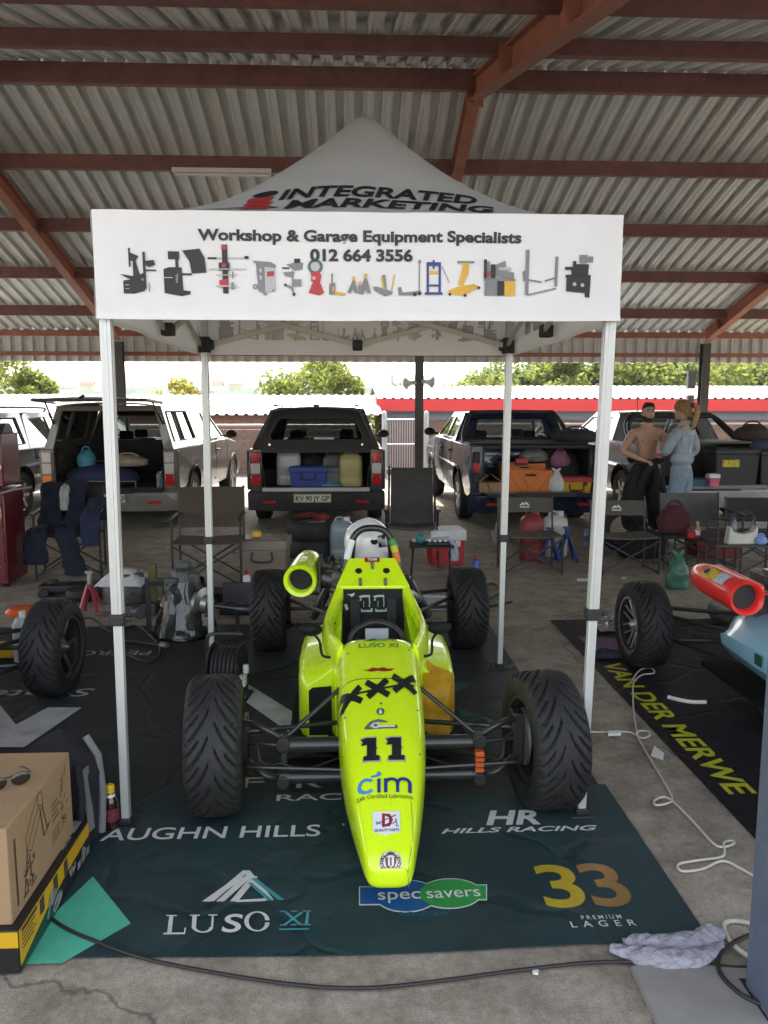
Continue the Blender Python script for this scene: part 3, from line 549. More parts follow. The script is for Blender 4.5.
# ================================================================== mats on the floor
vinyl = mat('dark teal vinyl', (.021, .045, .050), .55, spec=.3, var=.35, scale=1.5, bump=.25, bscale=7, dirt=(.055, .062, .06), dscale=4, damt=.7); crease(vinyl)
vinyl2 = mat('charcoal vinyl', (.030, .034, .036), .55, spec=.25, var=.3, scale=1.8, bump=.25, bscale=7, dirt=(.055, .053, .05), dscale=3.3, damt=.7); crease(vinyl2)
teal = mat('mint green print', (.085, .47, .33), .5, var=.12, scale=9)
tealdim = mat('dark green print', (.02, .10, .075), .5, var=.2)
gold = mat('gold print', (.46, .34, .03), .42, var=.3, scale=3, stretch=(1, 1, 1))
gold2 = mat('bronze print', (.30, .17, .06), .42, var=.3, scale=5)
greyw = mat('worn white print', (.46, .47, .46), .55, var=.2, scale=8, dirt=(.12, .12, .12), dscale=6)
def und(x, y): return .0035*math.sin(3.1*x+1.3*y)*math.sin(2.3*y-x)+.0025*math.sin(9*x+2*y)*max(0, math.sin(1.7*y))
def matplane(name, lab, x0, x1, y0, y1, m, zz, skew=0):
    def f(u, v):
        x = x0+u*(x1-x0)+(skew*(v-.5) if u > .9 else 0); y = y0+v*(y1-y0)+(.012*math.sin(u*14) if v in (0, 1) else 0); return (x, y, zz+max(0, und(x, y)))
    mb = MB(); mb.sheet(70, 24, f); o = mb.build(name, m, None, angle=80); o.modifiers.new('t', 'SOLIDIFY').thickness = .0018; o.modifiers['t'].offset = -1; o.modifiers.new('edges', 'EDGE_SPLIT').split_angle = R(60)
    return tag(o, lab, 'mat')
MZ = .006
m1 = matplane('floor_mat', 'dark teal vinyl sponsor mat under the nose of the lime race car', -3.6, 1.09, 2.13, 3.12, vinyl, MZ)
m2 = matplane('floor_mat', 'charcoal vinyl sponsor mat under the middle of the lime race car', -3.6, 1.06, 3.12, 4.42, vinyl2, MZ)
m3 = matplane('floor_mat', 'charcoal vinyl mat under the rear wheels of the lime race car', -3.6, 1.03, 4.42, 5.72, vinyl2, MZ)
def mprint(parent, fnlist, mats, lab=None):
    mb = MB()
    for k, (mi, kind, data) in enumerate(fnlist):
        mb.mat(mi); F = lambda x, y: (x, y, MZ+max(0, und(x, y))+.003+k*.0003)
        if kind == 'poly': mb.flat(data, F)
        else:
            s, (ax, ay), (bx, by), h, kw = data; v, _ = letters(s, 1, align='LEFT', **kw); wd = max(p[0] for p in v); A = Vector((ax, ay)); B = Vector((bx, by)); d = (B-A).normalized(); n = Vector((-d.y, d.x)); Lg = (B-A).length
            ink(mb, s, 1, lambda a, c: F(*(A+d*(a/wd*Lg)+n*(c*h))), align='LEFT', cut=.4, **kw)
    return mb.build('lettering', mats, parent, lab, fix=False)
def g2(x, y): p = gz(x, y); return (p.x, p.y)
def gp(*a): return [g2(a[i], a[i+1]) for i in range(0, len(a), 2)]
def hh(x, y0, y1): return abs(g2(x, y1)[1]-g2(x, y0)[1])
def T(s, x0, y0, x1, y1, ytop, **k): return ('text', (s, g2(x0, y0), g2(x1, y1), hh((x0+x1)/2, (y0+y1)/2, ytop), k))
def MP(parent, items, mats, lab=None): return mprint(parent, [(mi,)+it for mi, it in items], mats, lab)
PL = lambda *a: ('poly', gp(*a))
MP(m1, [(0, T('VAUGHN HILLS', 78, 844, 320, 838, 829, bold=.012))], [whprint])
# serif LUSO: letter strokes with slab serifs
def oval(cx, cy, rx, ry, tx, ty, a0=0, a1=2*math.pi, n=26):
    o = []
    for i in range(n):
        a, b = a0+(a1-a0)*i/n, a0+(a1-a0)*(i+1)/n; o.append((0, PL(cx+rx*math.cos(a), cy+ry*math.sin(a), cx+rx*math.cos(b), cy+ry*math.sin(b), cx+(rx-tx)*math.cos(b), cy+(ry-ty)*math.sin(b), cx+(rx-tx)*math.cos(a), cy+(ry-ty)*math.sin(a))))
    return o
lu = [(0, PL(169.5, 918, 173.5, 918, 171.5, 937, 167, 937)), (0, PL(166.5, 917.6, 177, 917.6, 177, 918.8, 166.5, 918.8)), (0, PL(163.5, 935.6, 184, 935.2, 184.5, 930.5, 186.2, 930.5, 185, 937, 163.5, 937.2))]
lu += [(0, PL(192.5, 918, 197, 918, 196, 931, 191.8, 931)), (0, PL(190, 917.6, 200, 917.5, 200, 918.8, 190, 918.8)), (0, PL(212, 918, 214, 918, 213.2, 931, 211, 931)), (0, PL(208.5, 917.5, 217.5, 917.4, 217.5, 918.6, 208.5, 918.7))]+oval(202.5, 930.5, 10.8, 6, 4, 1.4, 0, math.pi, 12)
lu += [(0, T('S', 221, 936.2, 240, 936, 917.6, bold=.02))]+oval(257, 926.8, 12.6, 9.6, 4.4, 1.3)
lu += [(1, T('XI', 282, 932, 308, 931.5, 918, bold=.002)), (1, PL(279, 935.5, 309, 935, 309, 936.3, 279, 936.8))]
for x0, x1 in ((280, 287), (291, 297), (303, 311)): lu += [(1, PL(x0, 917.5, x1, 917.5, x1, 918.6, x0, 918.6)), (1, PL(x0, 931.2, x1, 931.2, x1, 932.4, x0, 932.4))]
MP(m1, lu, [whprint, mat('teal print', (.06, .30, .34), .5)], 'serif sponsor lettering in white and teal')
MP(m1, [(0, PL(202+14*k, 904, 210+14*k, 904, 243+7*k+1, 881-3*k+2*k, 240+6*k, 877-1*k+k*1.5)) for k in range(3)]+[(0, PL(243, 873, 250, 873, 214, 904, 206, 904)), (0, PL(243, 873, 250, 873, 274, 903, 266, 903)), (0, PL(236, 903, 268, 901, 266, 904, 236, 905)), (1, PL(251, 881, 256, 881, 285, 903, 278, 903)), (1, PL(247, 885, 252, 886, 273, 903, 267, 903))], [whprint, mat('teal print', (.06, .30, .34), .5)], 'triangular striped emblem')
bl_, gn_ = mat('royal blue print', (.012, .085, .26), .4), mat('bright green print', (.03, .26, .06), .4)
def gell(cx, cy, rx, ry): return ('poly', [g2(*p) for p in circ(cx, cy, rx, ry, 36)])
MP(m1, [(2, gell(406.5, 899, 31.5, 16.5)), (2, PL(359, 889, 382, 889, 382, 908, 359, 908)), (2, gell(450, 897, 32, 15.5)), (2, PL(470, 888, 487, 888, 487, 904, 470, 904)),
        (0, gell(406.5, 899, 30.5, 15.5)), (0, PL(360, 890, 384, 890, 384, 907, 360, 907)), (1, gell(450, 897, 31, 14.5)), (1, PL(468, 889, 486, 889, 486, 903, 468, 903)),
        (2, T('spec', 378, 903, 421, 902, 891, bold=.006)), (2, T('savers', 427, 902, 481, 900, 890, bold=.006))], [bl_, gn_, whprint], 'blue and green oval shop emblem')
MP(m1, [(0, T('RIDGEVIEW', 400, 919, 450, 918, 914, bold=.01))], [mat('deep teal print', (.015, .11, .17), .5)])
MP(m1, [(0, T('3', 547, 910, 590, 909, 866, bold=.025)), (1, T('3', 596, 909, 637, 907, 864, bold=.025))], [gold, gold2], 'large gold number')
MP(m1, [(0, T('PREMIUM', 582, 923, 622, 921.5, 918, bold=.004, space=1.5)), (0, T('LAGER', 572, 931, 637, 928.5, 923.5, bold=.012, space=1.9))], [whprint])
MP(m1, [(0, T('HILLS RACING', 441, 836, 599, 832, 829, bold=.03, shear=.35))]+[(0, T('HR', 486, 827, 541, 826, 812, bold=.045, shear=.3))], [whprint], 'white racing team lettering and emblem')
MP(m1, [(0, PL(93, 879, 131, 926, 62, 966, 21, 967, 50, 920))], [teal], 'mint green printed block')
MP(m2, [(0, T('RACING', 276, 803, 402, 800, 795, bold=.012))], [whprint])
MP(m2, [(0, T('F', 240, 790, 264, 789, 779, bold=.012)), (0, T('R', 296, 790, 322, 789, 779, bold=.012))], [greyw])
MP(m2, [(0, PL(245, 684, 292, 713, 292, 736, 245, 703)), (0, PL(48, 709, 82, 709, 24, 749, -25, 749)), (0, PL(-20, 704, -2, 704, 22, 734, 8, 742, -20, 742))], [greyw], 'large pale printed bars')
MP(m2, [(0, T('Strate', 96, 690, -8, 692, 699, bold=.01, shear=.15))], [greyw])
MP(m3, [(0, T('PETRO', 152, 652, 80, 653, 657, bold=-.005))], [greyw])
MP(m2, [(0, PL(449, 684, 475, 684, 452, 696)), (0, PL(459, 711, 480, 718, 461, 719))], [tealdim], 'dark green printed triangles')
def lp(cx, cy, rx, ry, w):
    o = []
    for i in range(24):
        a, b = 2*math.pi*i/24, 2*math.pi*(i+1)/24; o.append((0, PL(cx+rx*math.cos(a), cy+ry*math.sin(a), cx+rx*math.cos(b), cy+ry*math.sin(b), cx+(rx-w)*math.cos(b), cy+(ry-w*.4)*math.sin(b), cx+(rx-w)*math.cos(a), cy+(ry-w*.4)*math.sin(a))))
    return o
MP(m2, lp(480, 726, 12, 5.5, 3.5)+[(0, PL(459, 735, 463, 722, 466, 722, 462, 735))], [tealdim])
# neighbour's mat with the big yellow name
vinyl3 = mat('black purple vinyl', (.012, .010, .014), .6, spec=.25, var=.3, scale=2, bump=.3, bscale=8, dirt=(.06, .055, .05), dscale=5, damt=.4); crease(vinyl3)
m4 = matplane('floor_mat', 'black sponsor mat with big yellow name under the blue race car', 1.52, 4.6, 2.55, 5.75, vinyl3, MZ)
yel = mat('acid yellow print', (.50, .52, .02), .45, var=.15, scale=9, dirt=(.2, .2, .06), dscale=12, damt=.5)
def along(s, ya, yb, xb, h): return ('text', (s, (xb, ya), (xb, yb), h, dict(bold=.03)))
MP(m4, [(0, along('VAN DER MERWE', 4.72, 3.02, 1.585, .125))], [yel], 'big yellow name lettering')
MP(m4, [(0, along('JAN', 5.55, 5.08, 1.585, .10))], [mat('dull yellow print', (.25, .25, .05), .5, var=.3)]) if 0 else None
MP(m4, [(0, ('poly', [(2.12, 3.72), (2.42, 3.62), (2.5, 3.85), (2.2, 3.95)]))], [mat('purple print', (.05, .045, .16), .5)])
MP(m4, [(0, ('poly', [(1.62, 5.0), (1.95, 4.98), (1.9, 5.25), (1.6, 5.3)]))], [mat('violet print', (.13, .05, .16), .5)])
MP(m4, [(0, ('poly', [(2.2+.1*k, 4.25), (2.24+.1*k, 4.25), (2.34+.1*k, 4.45), (2.28+.1*k, 4.45)])) for k in range(4)], [mat('dull green print', (.02, .07, .05), .5)])
# ================================================================== wheels
def tyre_mesh(Rr, W, nt=400, nw=46, depth=.011, per=17, shoulder=.03, rim=.168):
    """grooved racing tyre about the x axis"""
    prof = []; hw = W/2
    for i in range(nw+1):
        w_ = -1+2*i/nw; x = w_*hw; u = abs(w_); r = Rr-.012*u**2-.020*max(0, (u-.78)/.22)**2.0; prof.append((x, r, w_))
    th = np.arange(nt)*2*np.pi/nt; vs = []; fs = []
    rows = []
    side = [(-hw*1.0-.004, Rr-.055), (-hw*1.02-.004, Rr-.085), (-hw*.93, rim+.008), (-hw*.88, rim)]
    for x, r in side[::-1]: rows.append((x, np.full(nt, r)))
    for x, r, w_ in prof:
        u = abs(w_); s = 1 if w_ > 0 else -1; ph = th*per/(2*np.pi)+(0.25 if s > 0 else -.25)
        g = np.zeros(nt)
        if u > .07:
            c = 1.75*(max(u, .07)-.07)**.62; d = np.abs((ph-c+.5) % 1-.5); g = np.maximum(g, np.clip((.095-d)/.03, 0, 1)*min(1, (u-.07)/.05)*(1 if u < .93 else max(0, (1-u)/.07)))
        if u > .42:
            c = .5+1.75*(u-.07)**.62-.06; d = np.abs((ph-c+.5) % 1-.5); g = np.maximum(g, np.clip((.075-d)/.03, 0, 1)*min(1, (u-.42)/.05)*(1 if u < .93 else max(0, (1-u)/.07)))
        rows.append((x, r-depth*g))
    for x, r in side: rows.append((-x, np.full(nt, r)))
    for x, r in rows: vs += [(x, float(rr*math.cos(t)), float(rr*math.sin(t))) for rr, t in zip(r, th)]
    m = len(rows)
    for k in range(m-1):
        for i in range(nt): j = (i+1) % nt; fs.append((k*nt+i, k*nt+j, (k+1)*nt+j, (k+1)*nt+i))
    mb = MB(); mb.add(vs, fs); return mb
_wc = {}; cdark = mat('matt black rim back', (.012, .012, .012), .8)  # cdark: plain matt black for the disc behind the spokes
def wheel(parent, name, loc, rz, Rr, W, rimmat, style=0, out=1, spoke=8):
    """out = +1 when the outer face looks to +x"""
    key = (Rr, W); rim = .168
    hub = MB(); xo = out*W*.30
    hub.lathe([(.062, 0), (.06, out*W*.22), (.035, xo), (.02, xo+out*.02), (.012, xo+out*.03)], (0, 0, 0), (1, 0, 0), 20)
    for k in range(spoke):
        a = 2*math.pi*k/spoke; d = Vector((0, math.cos(a), math.sin(a))); t = Vector((0, -math.sin(a), math.cos(a)))
        for q in ((-1, 1) if style else (0,)):
            A = Vector((xo*.75, 0, 0))+d*.05; B = Vector((xo*1.15, 0, 0))+d*.158+t*(q*.045)
            hub.bar(A, B, .011 if style else .022, .014, (1, 0, 0))
    h = hub.build('wheel', rimmat, parent, bevel=.003); h.location = loc; h.rotation_euler = (0, 0, rz)
    rb = MB(); rb.lathe([(rim-.004, -W*.46), (rim+.010, -W*.47), (rim+.010, -W*.44), (rim-.014, -W*.36), (rim-.022, 0), (rim-.014, W*.36), (rim+.010, W*.44), (rim+.010, W*.47), (rim-.004, W*.46)], (0, 0, 0), (1, 0, 0), 48, cap=False)
    rb.mat(1).lathe([(.0, -out*W*.12), (rim-.024, -out*W*.14)], (0, 0, 0), (1, 0, 0), 40, cap=False); rb.mat(2).lathe([(rim+.010, out*W*.445), (rim+.011, out*W*.475), (rim-.006, out*W*.465)], (0, 0, 0), (1, 0, 0), 48, cap=False); rb.build('rim', [blackmetal, cdark, rimmat], h)
    if key not in _wc: o = tyre_mesh(Rr, W).build('tyre', rubber, h, angle=50); _wc[key] = o
    else: o = _wc[key].copy(); COL.objects.link(o); o.parent = h; o.name = 'tyre'
    o.location = (0, 0, 0); o.rotation_euler = (rz*5+loc[0], 0, 0)
    return h
rimdark = mat('gunmetal rim', (.14, .14, .145), .32, .7, var=.2)
rimsilver = mat('bronze silver rim', (.50, .49, .47), .3, .75, var=.15)
# ================================================================== the lime single-seater
AX, AY = .115, 3.05
car = thing('race_car', 'fluorescent lime open-wheel race car number 11 parked under the white gazebo', 'race car', (AX, AY, 0))
def sect(y, w, zt, zb, e=4.4, n=36, xc=0):
    out = []; zc = zb+(zt-zb)*.45
    for i in range(n):
        a = 2*math.pi*i/n; c, s = math.cos(a), math.sin(a); h = zt-zc if s > 0 else zc-zb
        ww = w*(1 if s > 0 else 1-.12*abs(s)); out.append((xc+ww*math.copysign(abs(c)**(2/e), c), y, zc+h*math.copysign(abs(s)**(2/e), s)))
    return out
NST = [(-.755, .030, .150, .115), (-.751, .058, .166, .100), (-.738, .072, .184, .092), (-.70, .084, .208, .088), (-.63, .099, .25, .085), (-.50, .125, .315, .085), (-.36, .148, .378, .09), (-.2, .167, .435, .095), (0, .178, .492, .10), (.18, .185, .535, .10), (.34, .192, .572, .10), (.375, .192, .578, .105), (.385, .186, .572, .11)]
def dens(st, n=4):
    P = [Vector(s) for s in st]; return None
mb = MB(); mb.loft([sect(*s) for s in NST]); nose = mb.build('nose', lime, car, 'pointed lime nose cone covered in sponsor stickers', angle=60)
nbv = BVHTree.FromPolygons([Vector(v) for v in mb.v], mb.f)
seam = MB(); seam.tube([p for p in sect(.055, .1765, .508, .1)][1:18], .0022, 6); seam.build('panel_gap', mat('dark lime seam', (.12, .18, .01), .6), nose)
# --- stickers: measured on the photo, laid onto the nose surface
def ny(px_y):
    """car-local y of the nose crest seen at image row px_y"""
    lo, hi = -.75, .38
    def row(y):
        h = nbv.ray_cast(Vector((0, y, 2)), Vector((0, 0, -1)))[0]; P = Vector((AX, AY+y, h.z))-Vector((0, 0, CAM_Z)); return 512-FPX*P.dot(_u)/P.dot(_d)
    for _ in range(30):
        m = (lo+hi)/2
        if row(m) > px_y: lo = m
        else: hi = m
    return (lo+hi)/2
def nx(px_x, y):
    h = nbv.ray_cast(Vector((0, y, 2)), Vector((0, 0, -1)))[0]; v = _ray(px_x, 0); # depth at this row
    P = Vector((AX, AY+y, h.z))-Vector((0, 0, CAM_Z)); dep = P.dot(_d); cx = 384+FPX*P.dot(_r)/dep; return (px_x-cx)*dep/FPX
def ndrop(x, y, up=.0022):
    p = drop(nbv, x, y, up, z=1.5); return p if p else Vector((x, y, .1))
def npt(px, py, up=.0022): y = ny(py); return ndrop(nx(px, y), y, up)
def sticker(items, mats, lab, name='sticker'):
    mb = MB()
    for k, (mi, kind, data) in enumerate(items):
        mb.mat(mi); up = .0018+.0006*k
        if kind == 'poly':
            v, f = cutpoly(data, 3.5); mb.add([npt(x, y, up) for x, y in v], f)
        else:
            s, x0, x1, yb, yt, kw = data; v, _ = letters(s, 1, align='LEFT', **kw); wd = max(p[0] for p in v)
            ink(mb, s, 1, lambda a, c: npt(x0+a/wd*(x1-x0), yb-(yb-yt)*c, up), align='LEFT', cut=.3, **kw)
    return mb.build(name, mats, nose, lab, fix=False)
red_i, blue_i, navy_i = mat('dark red ink', (.28, .01, .015), .5), mat('sky blue ink', (.05, .26, .62), .5), mat('navy ink', (.012, .03, .22), .5)
olive_i = mat('olive ink', (.10, .16, .015), .5); white_i = mat('white sticker', (.72, .72, .72), .4); green_i = mat('dark green ink', (.015, .13, .10), .5)
def rin(cx, cy, r0, r1, ar=1, n=28): return circ(cx, cy, r1, r1*ar, n)
sticker([(0, 'text', ('LUSO XI', 359, 398, 647.5, 643, dict(bold=.01)))]+[(0, 'poly', P_(366+2.5*k, 640.5, 369+2.5*k, 640.5, 377+k, 635-.2*k, 375.4+k, 634.6)) for k in range(4)]+[(0, 'poly', P_(377, 634.4, 379, 634.4, 388, 640, 385, 640))], [green_i], 'small serif sponsor name with a triangular emblem')
sticker([(0, 'poly', P_(362.5, 669.5, 368, 669.7, 373, 667.7, 378, 668.6, 383, 667.5, 388, 669, 395, 668.5, 391, 671, 384, 671.8, 378, 671, 371, 671.8))], [red_i], 'dark red moustache sticker')
xs_ = []
for cx, cy, s in ((351, 694, 11), (377.5, 688.5, 11.5), (404, 683, 11.5)):
    for dx0, dy0, dx1, dy1 in ((-1, -.55, 1, .62), (-.85, .78, .85, -.72)): xs_.append((0, 'poly', thick(cx+dx0*s, cy+dy0*s, cx+dx1*s, cy+dy1*s, 6.2)))
xs_ += [(0, 'poly', thick(344, 696, 414, 683.5, 2)), (0, 'poly', P_(341, 702, 348, 690, 346, 701))]
sticker(xs_, [dkprint], 'row of three rough black crosses')
sticker([(0, 'poly', circ(381, 703.8, 1.3, 1)), (1, 'poly', circ(380.5, 712, 5, 4.6)), (0, 'poly', circ(380.5, 712, 4, 3.6)), (2, 'poly', P_(380.5, 709, 382.6, 713.2, 380.5, 715, 378.4, 713.2))], [green_i, lime, white_i], 'tiny round green drop sticker')
sticker([(0, 'poly', P_(364, 728, 370, 721.5, 378, 719, 386, 721, 388, 723, 383, 722.5, 377, 722, 371, 724.5, 369, 727, 397, 725, 398, 728.5, 366, 729.3)), (1, 'poly', circ(375.5, 725.5, 4, 3)), (0, 'poly', circ(375.5, 725.5, 2, 1.6)), (1, 'poly', P_(379, 726, 395, 725.8, 395, 727.5, 379, 727.8))], [mat('grey ink', (.12, .13, .14), .5), white_i], 'small grey turbo workshop sticker')
def one(x): return P_(x, 739.5, x+6, 738, x+15.5, 738, x+15.5, 747, x+16.5, 748, x+15.5, 749.5, x+15.5, 755.5, x+19, 755.5, x+19, 760.5, x+3, 760.5, x+3, 756, x+6.5, 755.5, x+6.5, 745, x+1, 745.6, x+2.5, 742)
def grow(p, k): cx = sum(q[0] for q in p)/len(p); cy = sum(q[1] for q in p)/len(p); return [(cx+(a-cx)*k, cy+(b-cy)*k) for a, b in p]
sticker([(0, 'poly', grow(one(360.5), 1.13)), (0, 'poly', grow(one(385.5), 1.13)), (1, 'poly', one(360.5)), (1, 'poly', one(385.5))], [mat('silver outline ink', (.36, .38, .34), .5), dkprint], 'large rough black number')
def arcp(cx, cy, r0, r1, a0, a1, ky=1, n=14):
    A = [(cx+r1*math.cos(a0+(a1-a0)*i/n), cy-r1*ky*math.sin(a0+(a1-a0)*i/n)) for i in range(n+1)]; B = [(cx+r0*math.cos(a0+(a1-a0)*i/n), cy-r0*ky*math.sin(a0+(a1-a0)*i/n)) for i in range(n+1)]; return A+B[::-1]
sticker([(0, 'poly', arcp(366.5, 785.5, 5.4, 9, .75, 5.6, .86)), (0, 'poly', thick(371, 777, 379, 775.5, 2)), (0, 'poly', circ(379, 774, 2.3, 2)), (1, 'poly', R_(377.2, 779, 380.6, 793)), (1, 'poly', R_(384, 779, 387.4, 793)), (1, 'poly', R_(396, 783, 399.2, 793)), (1, 'poly', R_(408, 783, 411.4, 793)), (1, 'poly', arcp(391.6, 785, 4.4, 7.6, .0, 3.14, .85)), (1, 'poly', arcp(403.6, 785, 4.4, 7.8, .0, 3.14, .85)), (2, 'text', ('Lab Certified Lubricants', 358, 412, 799, 795, dict(bold=.02)))], [blue_i, navy_i, olive_i], 'blue lubricant sponsor sticker')
sticker([(0, 'poly', P_(372.5, 811.5, 400, 811.5, 400.5, 832, 386, 835.5, 373, 832)), (1, 'poly', P_(382, 813.5, 390, 814.5, 393, 820, 390, 826.5, 382, 827.5)), (0, 'poly', P_(385, 816, 389, 818, 389, 823, 385, 825)), (2, 'poly', thick(376, 824.5, 396, 815.5, .9)), (2, 'poly', arcp(386, 820.5, 9.6, 10.6, 3.4, 6.6, .45)), (2, 'text', ('QUALITY PARTS', 374.5, 399, 832, 829.2, dict(bold=.02))), (2, 'text', ('L', 396, 398.5, 827, 822, dict(bold=.02)))], [white_i, red_i, navy_i], 'white shield sticker with a red letter')
brn = mat('brown ink', (.12, .075, .04), .5)
sticker([(0, 'poly', circ(390.5, 862.5, 11.6, 11.4)), (1, 'poly', circ(390.5, 862.5, 10.8, 10.6)), (0, 'poly', circ(390.5, 862.5, 7.2, 7)), (1, 'poly', P_(386, 857, 388, 858.5, 388, 865, 391, 868, 394, 865, 394, 858, 396, 856.5, 396.5, 862, 394, 868.5, 390.5, 870, 386.5, 867.5, 385, 861)), (1, 'poly', R_(390, 858, 391.6, 866))]+[(0, 'text', ('CERTIFIED'[i], 390.5+9*math.sin(a)-1.2, 390.5+9*math.sin(a)+1.2, 862.5+9*math.cos(a)+1.3, 862.5+9*math.cos(a)-1.3, dict(bold=.02))) for i, a in enumerate(np.linspace(-1.7, 1.7, 9))]+[(0, 'text', (c, 390.5+9*math.sin(a)-1.2, 390.5+9*math.sin(a)+1.2, 862.5-9*math.cos(a)+1.3, 862.5-9*math.cos(a)-1.3, dict(bold=.02))) for c, a in zip('ZIP TIE', np.linspace(-1, 1, 7)) if c != ' '], [white_i, brn], 'round brown and white badge near the nose tip')
mb = MB()
for x, y in ((345, 710), (418, 705), (343, 752), (420, 748), (348, 650), (409, 647)): p = npt(x, y, 0); mb.sph(p, (.006, .006, .003), 10, 5)
mb.build('fastener', mat('dull zinc', (.3, .3, .28), .4, .7), nose)
# scratches and wear on the nose
sc = MB()
for a, b in (((411, 800), (413.5, 838)), ((408, 868), (411.5, 845)), ((372, 880), (403, 878)), ((404.5, 879), (409, 870))): sc.tube([npt(a[0]+(b[0]-a[0])*t, a[1]+(b[1]-a[1])*t, .0005) for t in (0, .33, .66, 1)], .0011, 5)
sc.build('scratch', mat('scratch grey', (.16, .18, .06), .8), nose)
# --- tub sides
for sx in (-1, 1):
    mb = MB(); rings = []
    for y, hw, zt in ((.34, .180, .565), (.42, .205, .572), (.55, .240, .562), (.75, .262, .556), (.95, .258, .562), (1.08, .235, .60), (1.2, .198, .672), (1.30, .160, .74), (1.36, .146, .765)):
        th = .045 if y > .5 else .02+.025*(y-.34)/.16
        pts = [(hw+.012, .10), (hw+.016, zt*.6), (hw+.004, zt-.035), (hw-.010, zt-.006), (hw-.024, zt), (hw-th, zt-.012), (hw-th-.004, zt-.05), (hw-th-.01, .12)]
        rings.append([(sx*x, y, z) for x, z in pts])
    mb.loft(rings); mb.build('cockpit_side', lime, car, angle=60)
    # name script on the side
mb = MB(); mb.plate([[(-.205, 1.155), (.205, 1.155), (.135, 1.315), (-.135, 1.315)]+[]], .02, lambda u, v, q: (u*1.0, v, .645+(v-1.155)*.80-q)); hr = mb.build('headrest', lime, car, bevel=.006)
mb = MB()
for x in (-.078, .078): mb.cyl((x, 1.236, .716), (x, 1.244, .705), .019)
hr_s = mb.build('lamp_hole', dkprint, hr); mb = MB()
for x, y in ((0, 1.27), (-.07, 1.178), (.07, 1.178)): mb.cyl((x, y, .745-(1.27-y)*.8), (x, y-.006, .752-(1.27-y)*.8), .009); mb.box((x, y-.01, .74-(1.27-y)*.8), (.016, .05, .006), (R(39), 0, 0))
mb.build('fastener', steel, hr)
mb = MB(); mb.flat(rectp(-.042, 1.285, .042, 1.312), lambda x, y: (x, y, .651+(y-1.155)*.8)); ink(mb.mat(1), 'TEAM', .016, lambda x, y: (x, 1.291+y, .653+(1.291+y-1.155)*.8), bold=.03); mb.build('sticker', [red_i, white_i], hr, 'small dark red sticker', fix=False)
# seat back, cockpit inside, steering wheel
cblack = mat('carbon black', (.009, .009, .010), .65, var=.3, spec=.25)
mb = MB(); mb.plate([[(-.215, .2), (.215, .2), (.205, .64), (-.205, .64)]], .02, lambda u, v, q: (u, 1.06+.22*v+q-.04, v)); sb = mb.build('seat_back', cblack, car, bevel=.004)
mb = MB()
for q, k, mi in ((.002, 1.22, 0), (.003, .92, 1)):
    for x0 in (0, 24):
        mb.mat(mi).flat([((x-22)*.0033, .515+(760-y)*.0033) for x, y in grow(one(x0+0.), k)], lambda x, y: (x, 1.06+.22*y-.04-q, y))
mb.build('lettering', [mat('pale green outline', (.30, .42, .30), .5), cblack], sb, 'number outlined in pale green', fix=False)
mb = MB(); mb.flat(P_(-.145, .60, -.125, .595, -.12, .585, -.105, .595, -.10, .61, -.12, .602), lambda x, y: (x, 1.06+.22*y-.043, y)); mb.flat(P_(-.16, .545, -.145, .55, -.135, .52, -.15, .515), lambda x, y: (x, 1.06+.22*y-.043, y)); mb.build('belt_tag', greyw, sb)
mb = MB(); mb.box((0, .72, .115), (.46, .8, .03)); mb.build('floor_tray', cblack, car)
for sx in (-1, 1): mb = MB(); mb.box((sx*.1, 1.06, .44), (.05, .02, .3), (R(-14), 0, 0)); mb.build('belt', mat('belt webbing', (.02, .02, .024), .9), car)
st = MB(); c0 = Vector((0, .52, .56)); st.tube([c0+Vector((.13*math.cos(a)*(1 if abs(math.sin(a)) < .8 else .9), .035*math.sin(a), .10*math.sin(a)-.05)) for a in np.linspace(0, 2*math.pi, 24, endpoint=False)], .013, 8, closed=True); st.box((0, .52, .51), (.2, .02, .05)); stw = st.build('steering_wheel', black, car)
mb = MB(); mb.box((0, .50, .565), (.11, .02, .055), (R(-20), 0, 0)); mb.build('dash_display', mat('grey lcd', (.22, .25, .26), .3), stw, bevel=.004)
# roll hoop with tape bands
hoop = arc([(-.152, 1.33, .70), (-.135, 1.345, .80), (-.105, 1.36, .885), (-.06, 1.365, .928), (0, 1.366, .938), (.06, 1.365, .928), (.105, 1.36, .885), (.135, 1.345, .80), (.152, 1.33, .70)], 5)
mb = MB(); mb.tube(hoop, .020, 12); hp = mb.build('roll_hoop', blackmetal, car)
n_ = len(hoop)
for a, b, m in ((3, 9, white_i), (n_-8, n_-6, mat('yellow tape', (.5, .5, .02), .5)), (n_-10, n_-8, mat('green tape', (.03, .28, .05), .5)), (n_-6, n_-3, mat('orange tape', (.65, .16, .01), .5))): mb = MB(); mb.tube(hoop[a:b+1], .0215, 12); mb.build('tape_band', m, hp)
mb = MB()
for sx in (-1, 1): mb.tube([(sx*.1, 1.37, .88), (sx*.14, 1.75, .5)], .014)
mb.build('hoop_brace', blackmetal, car)
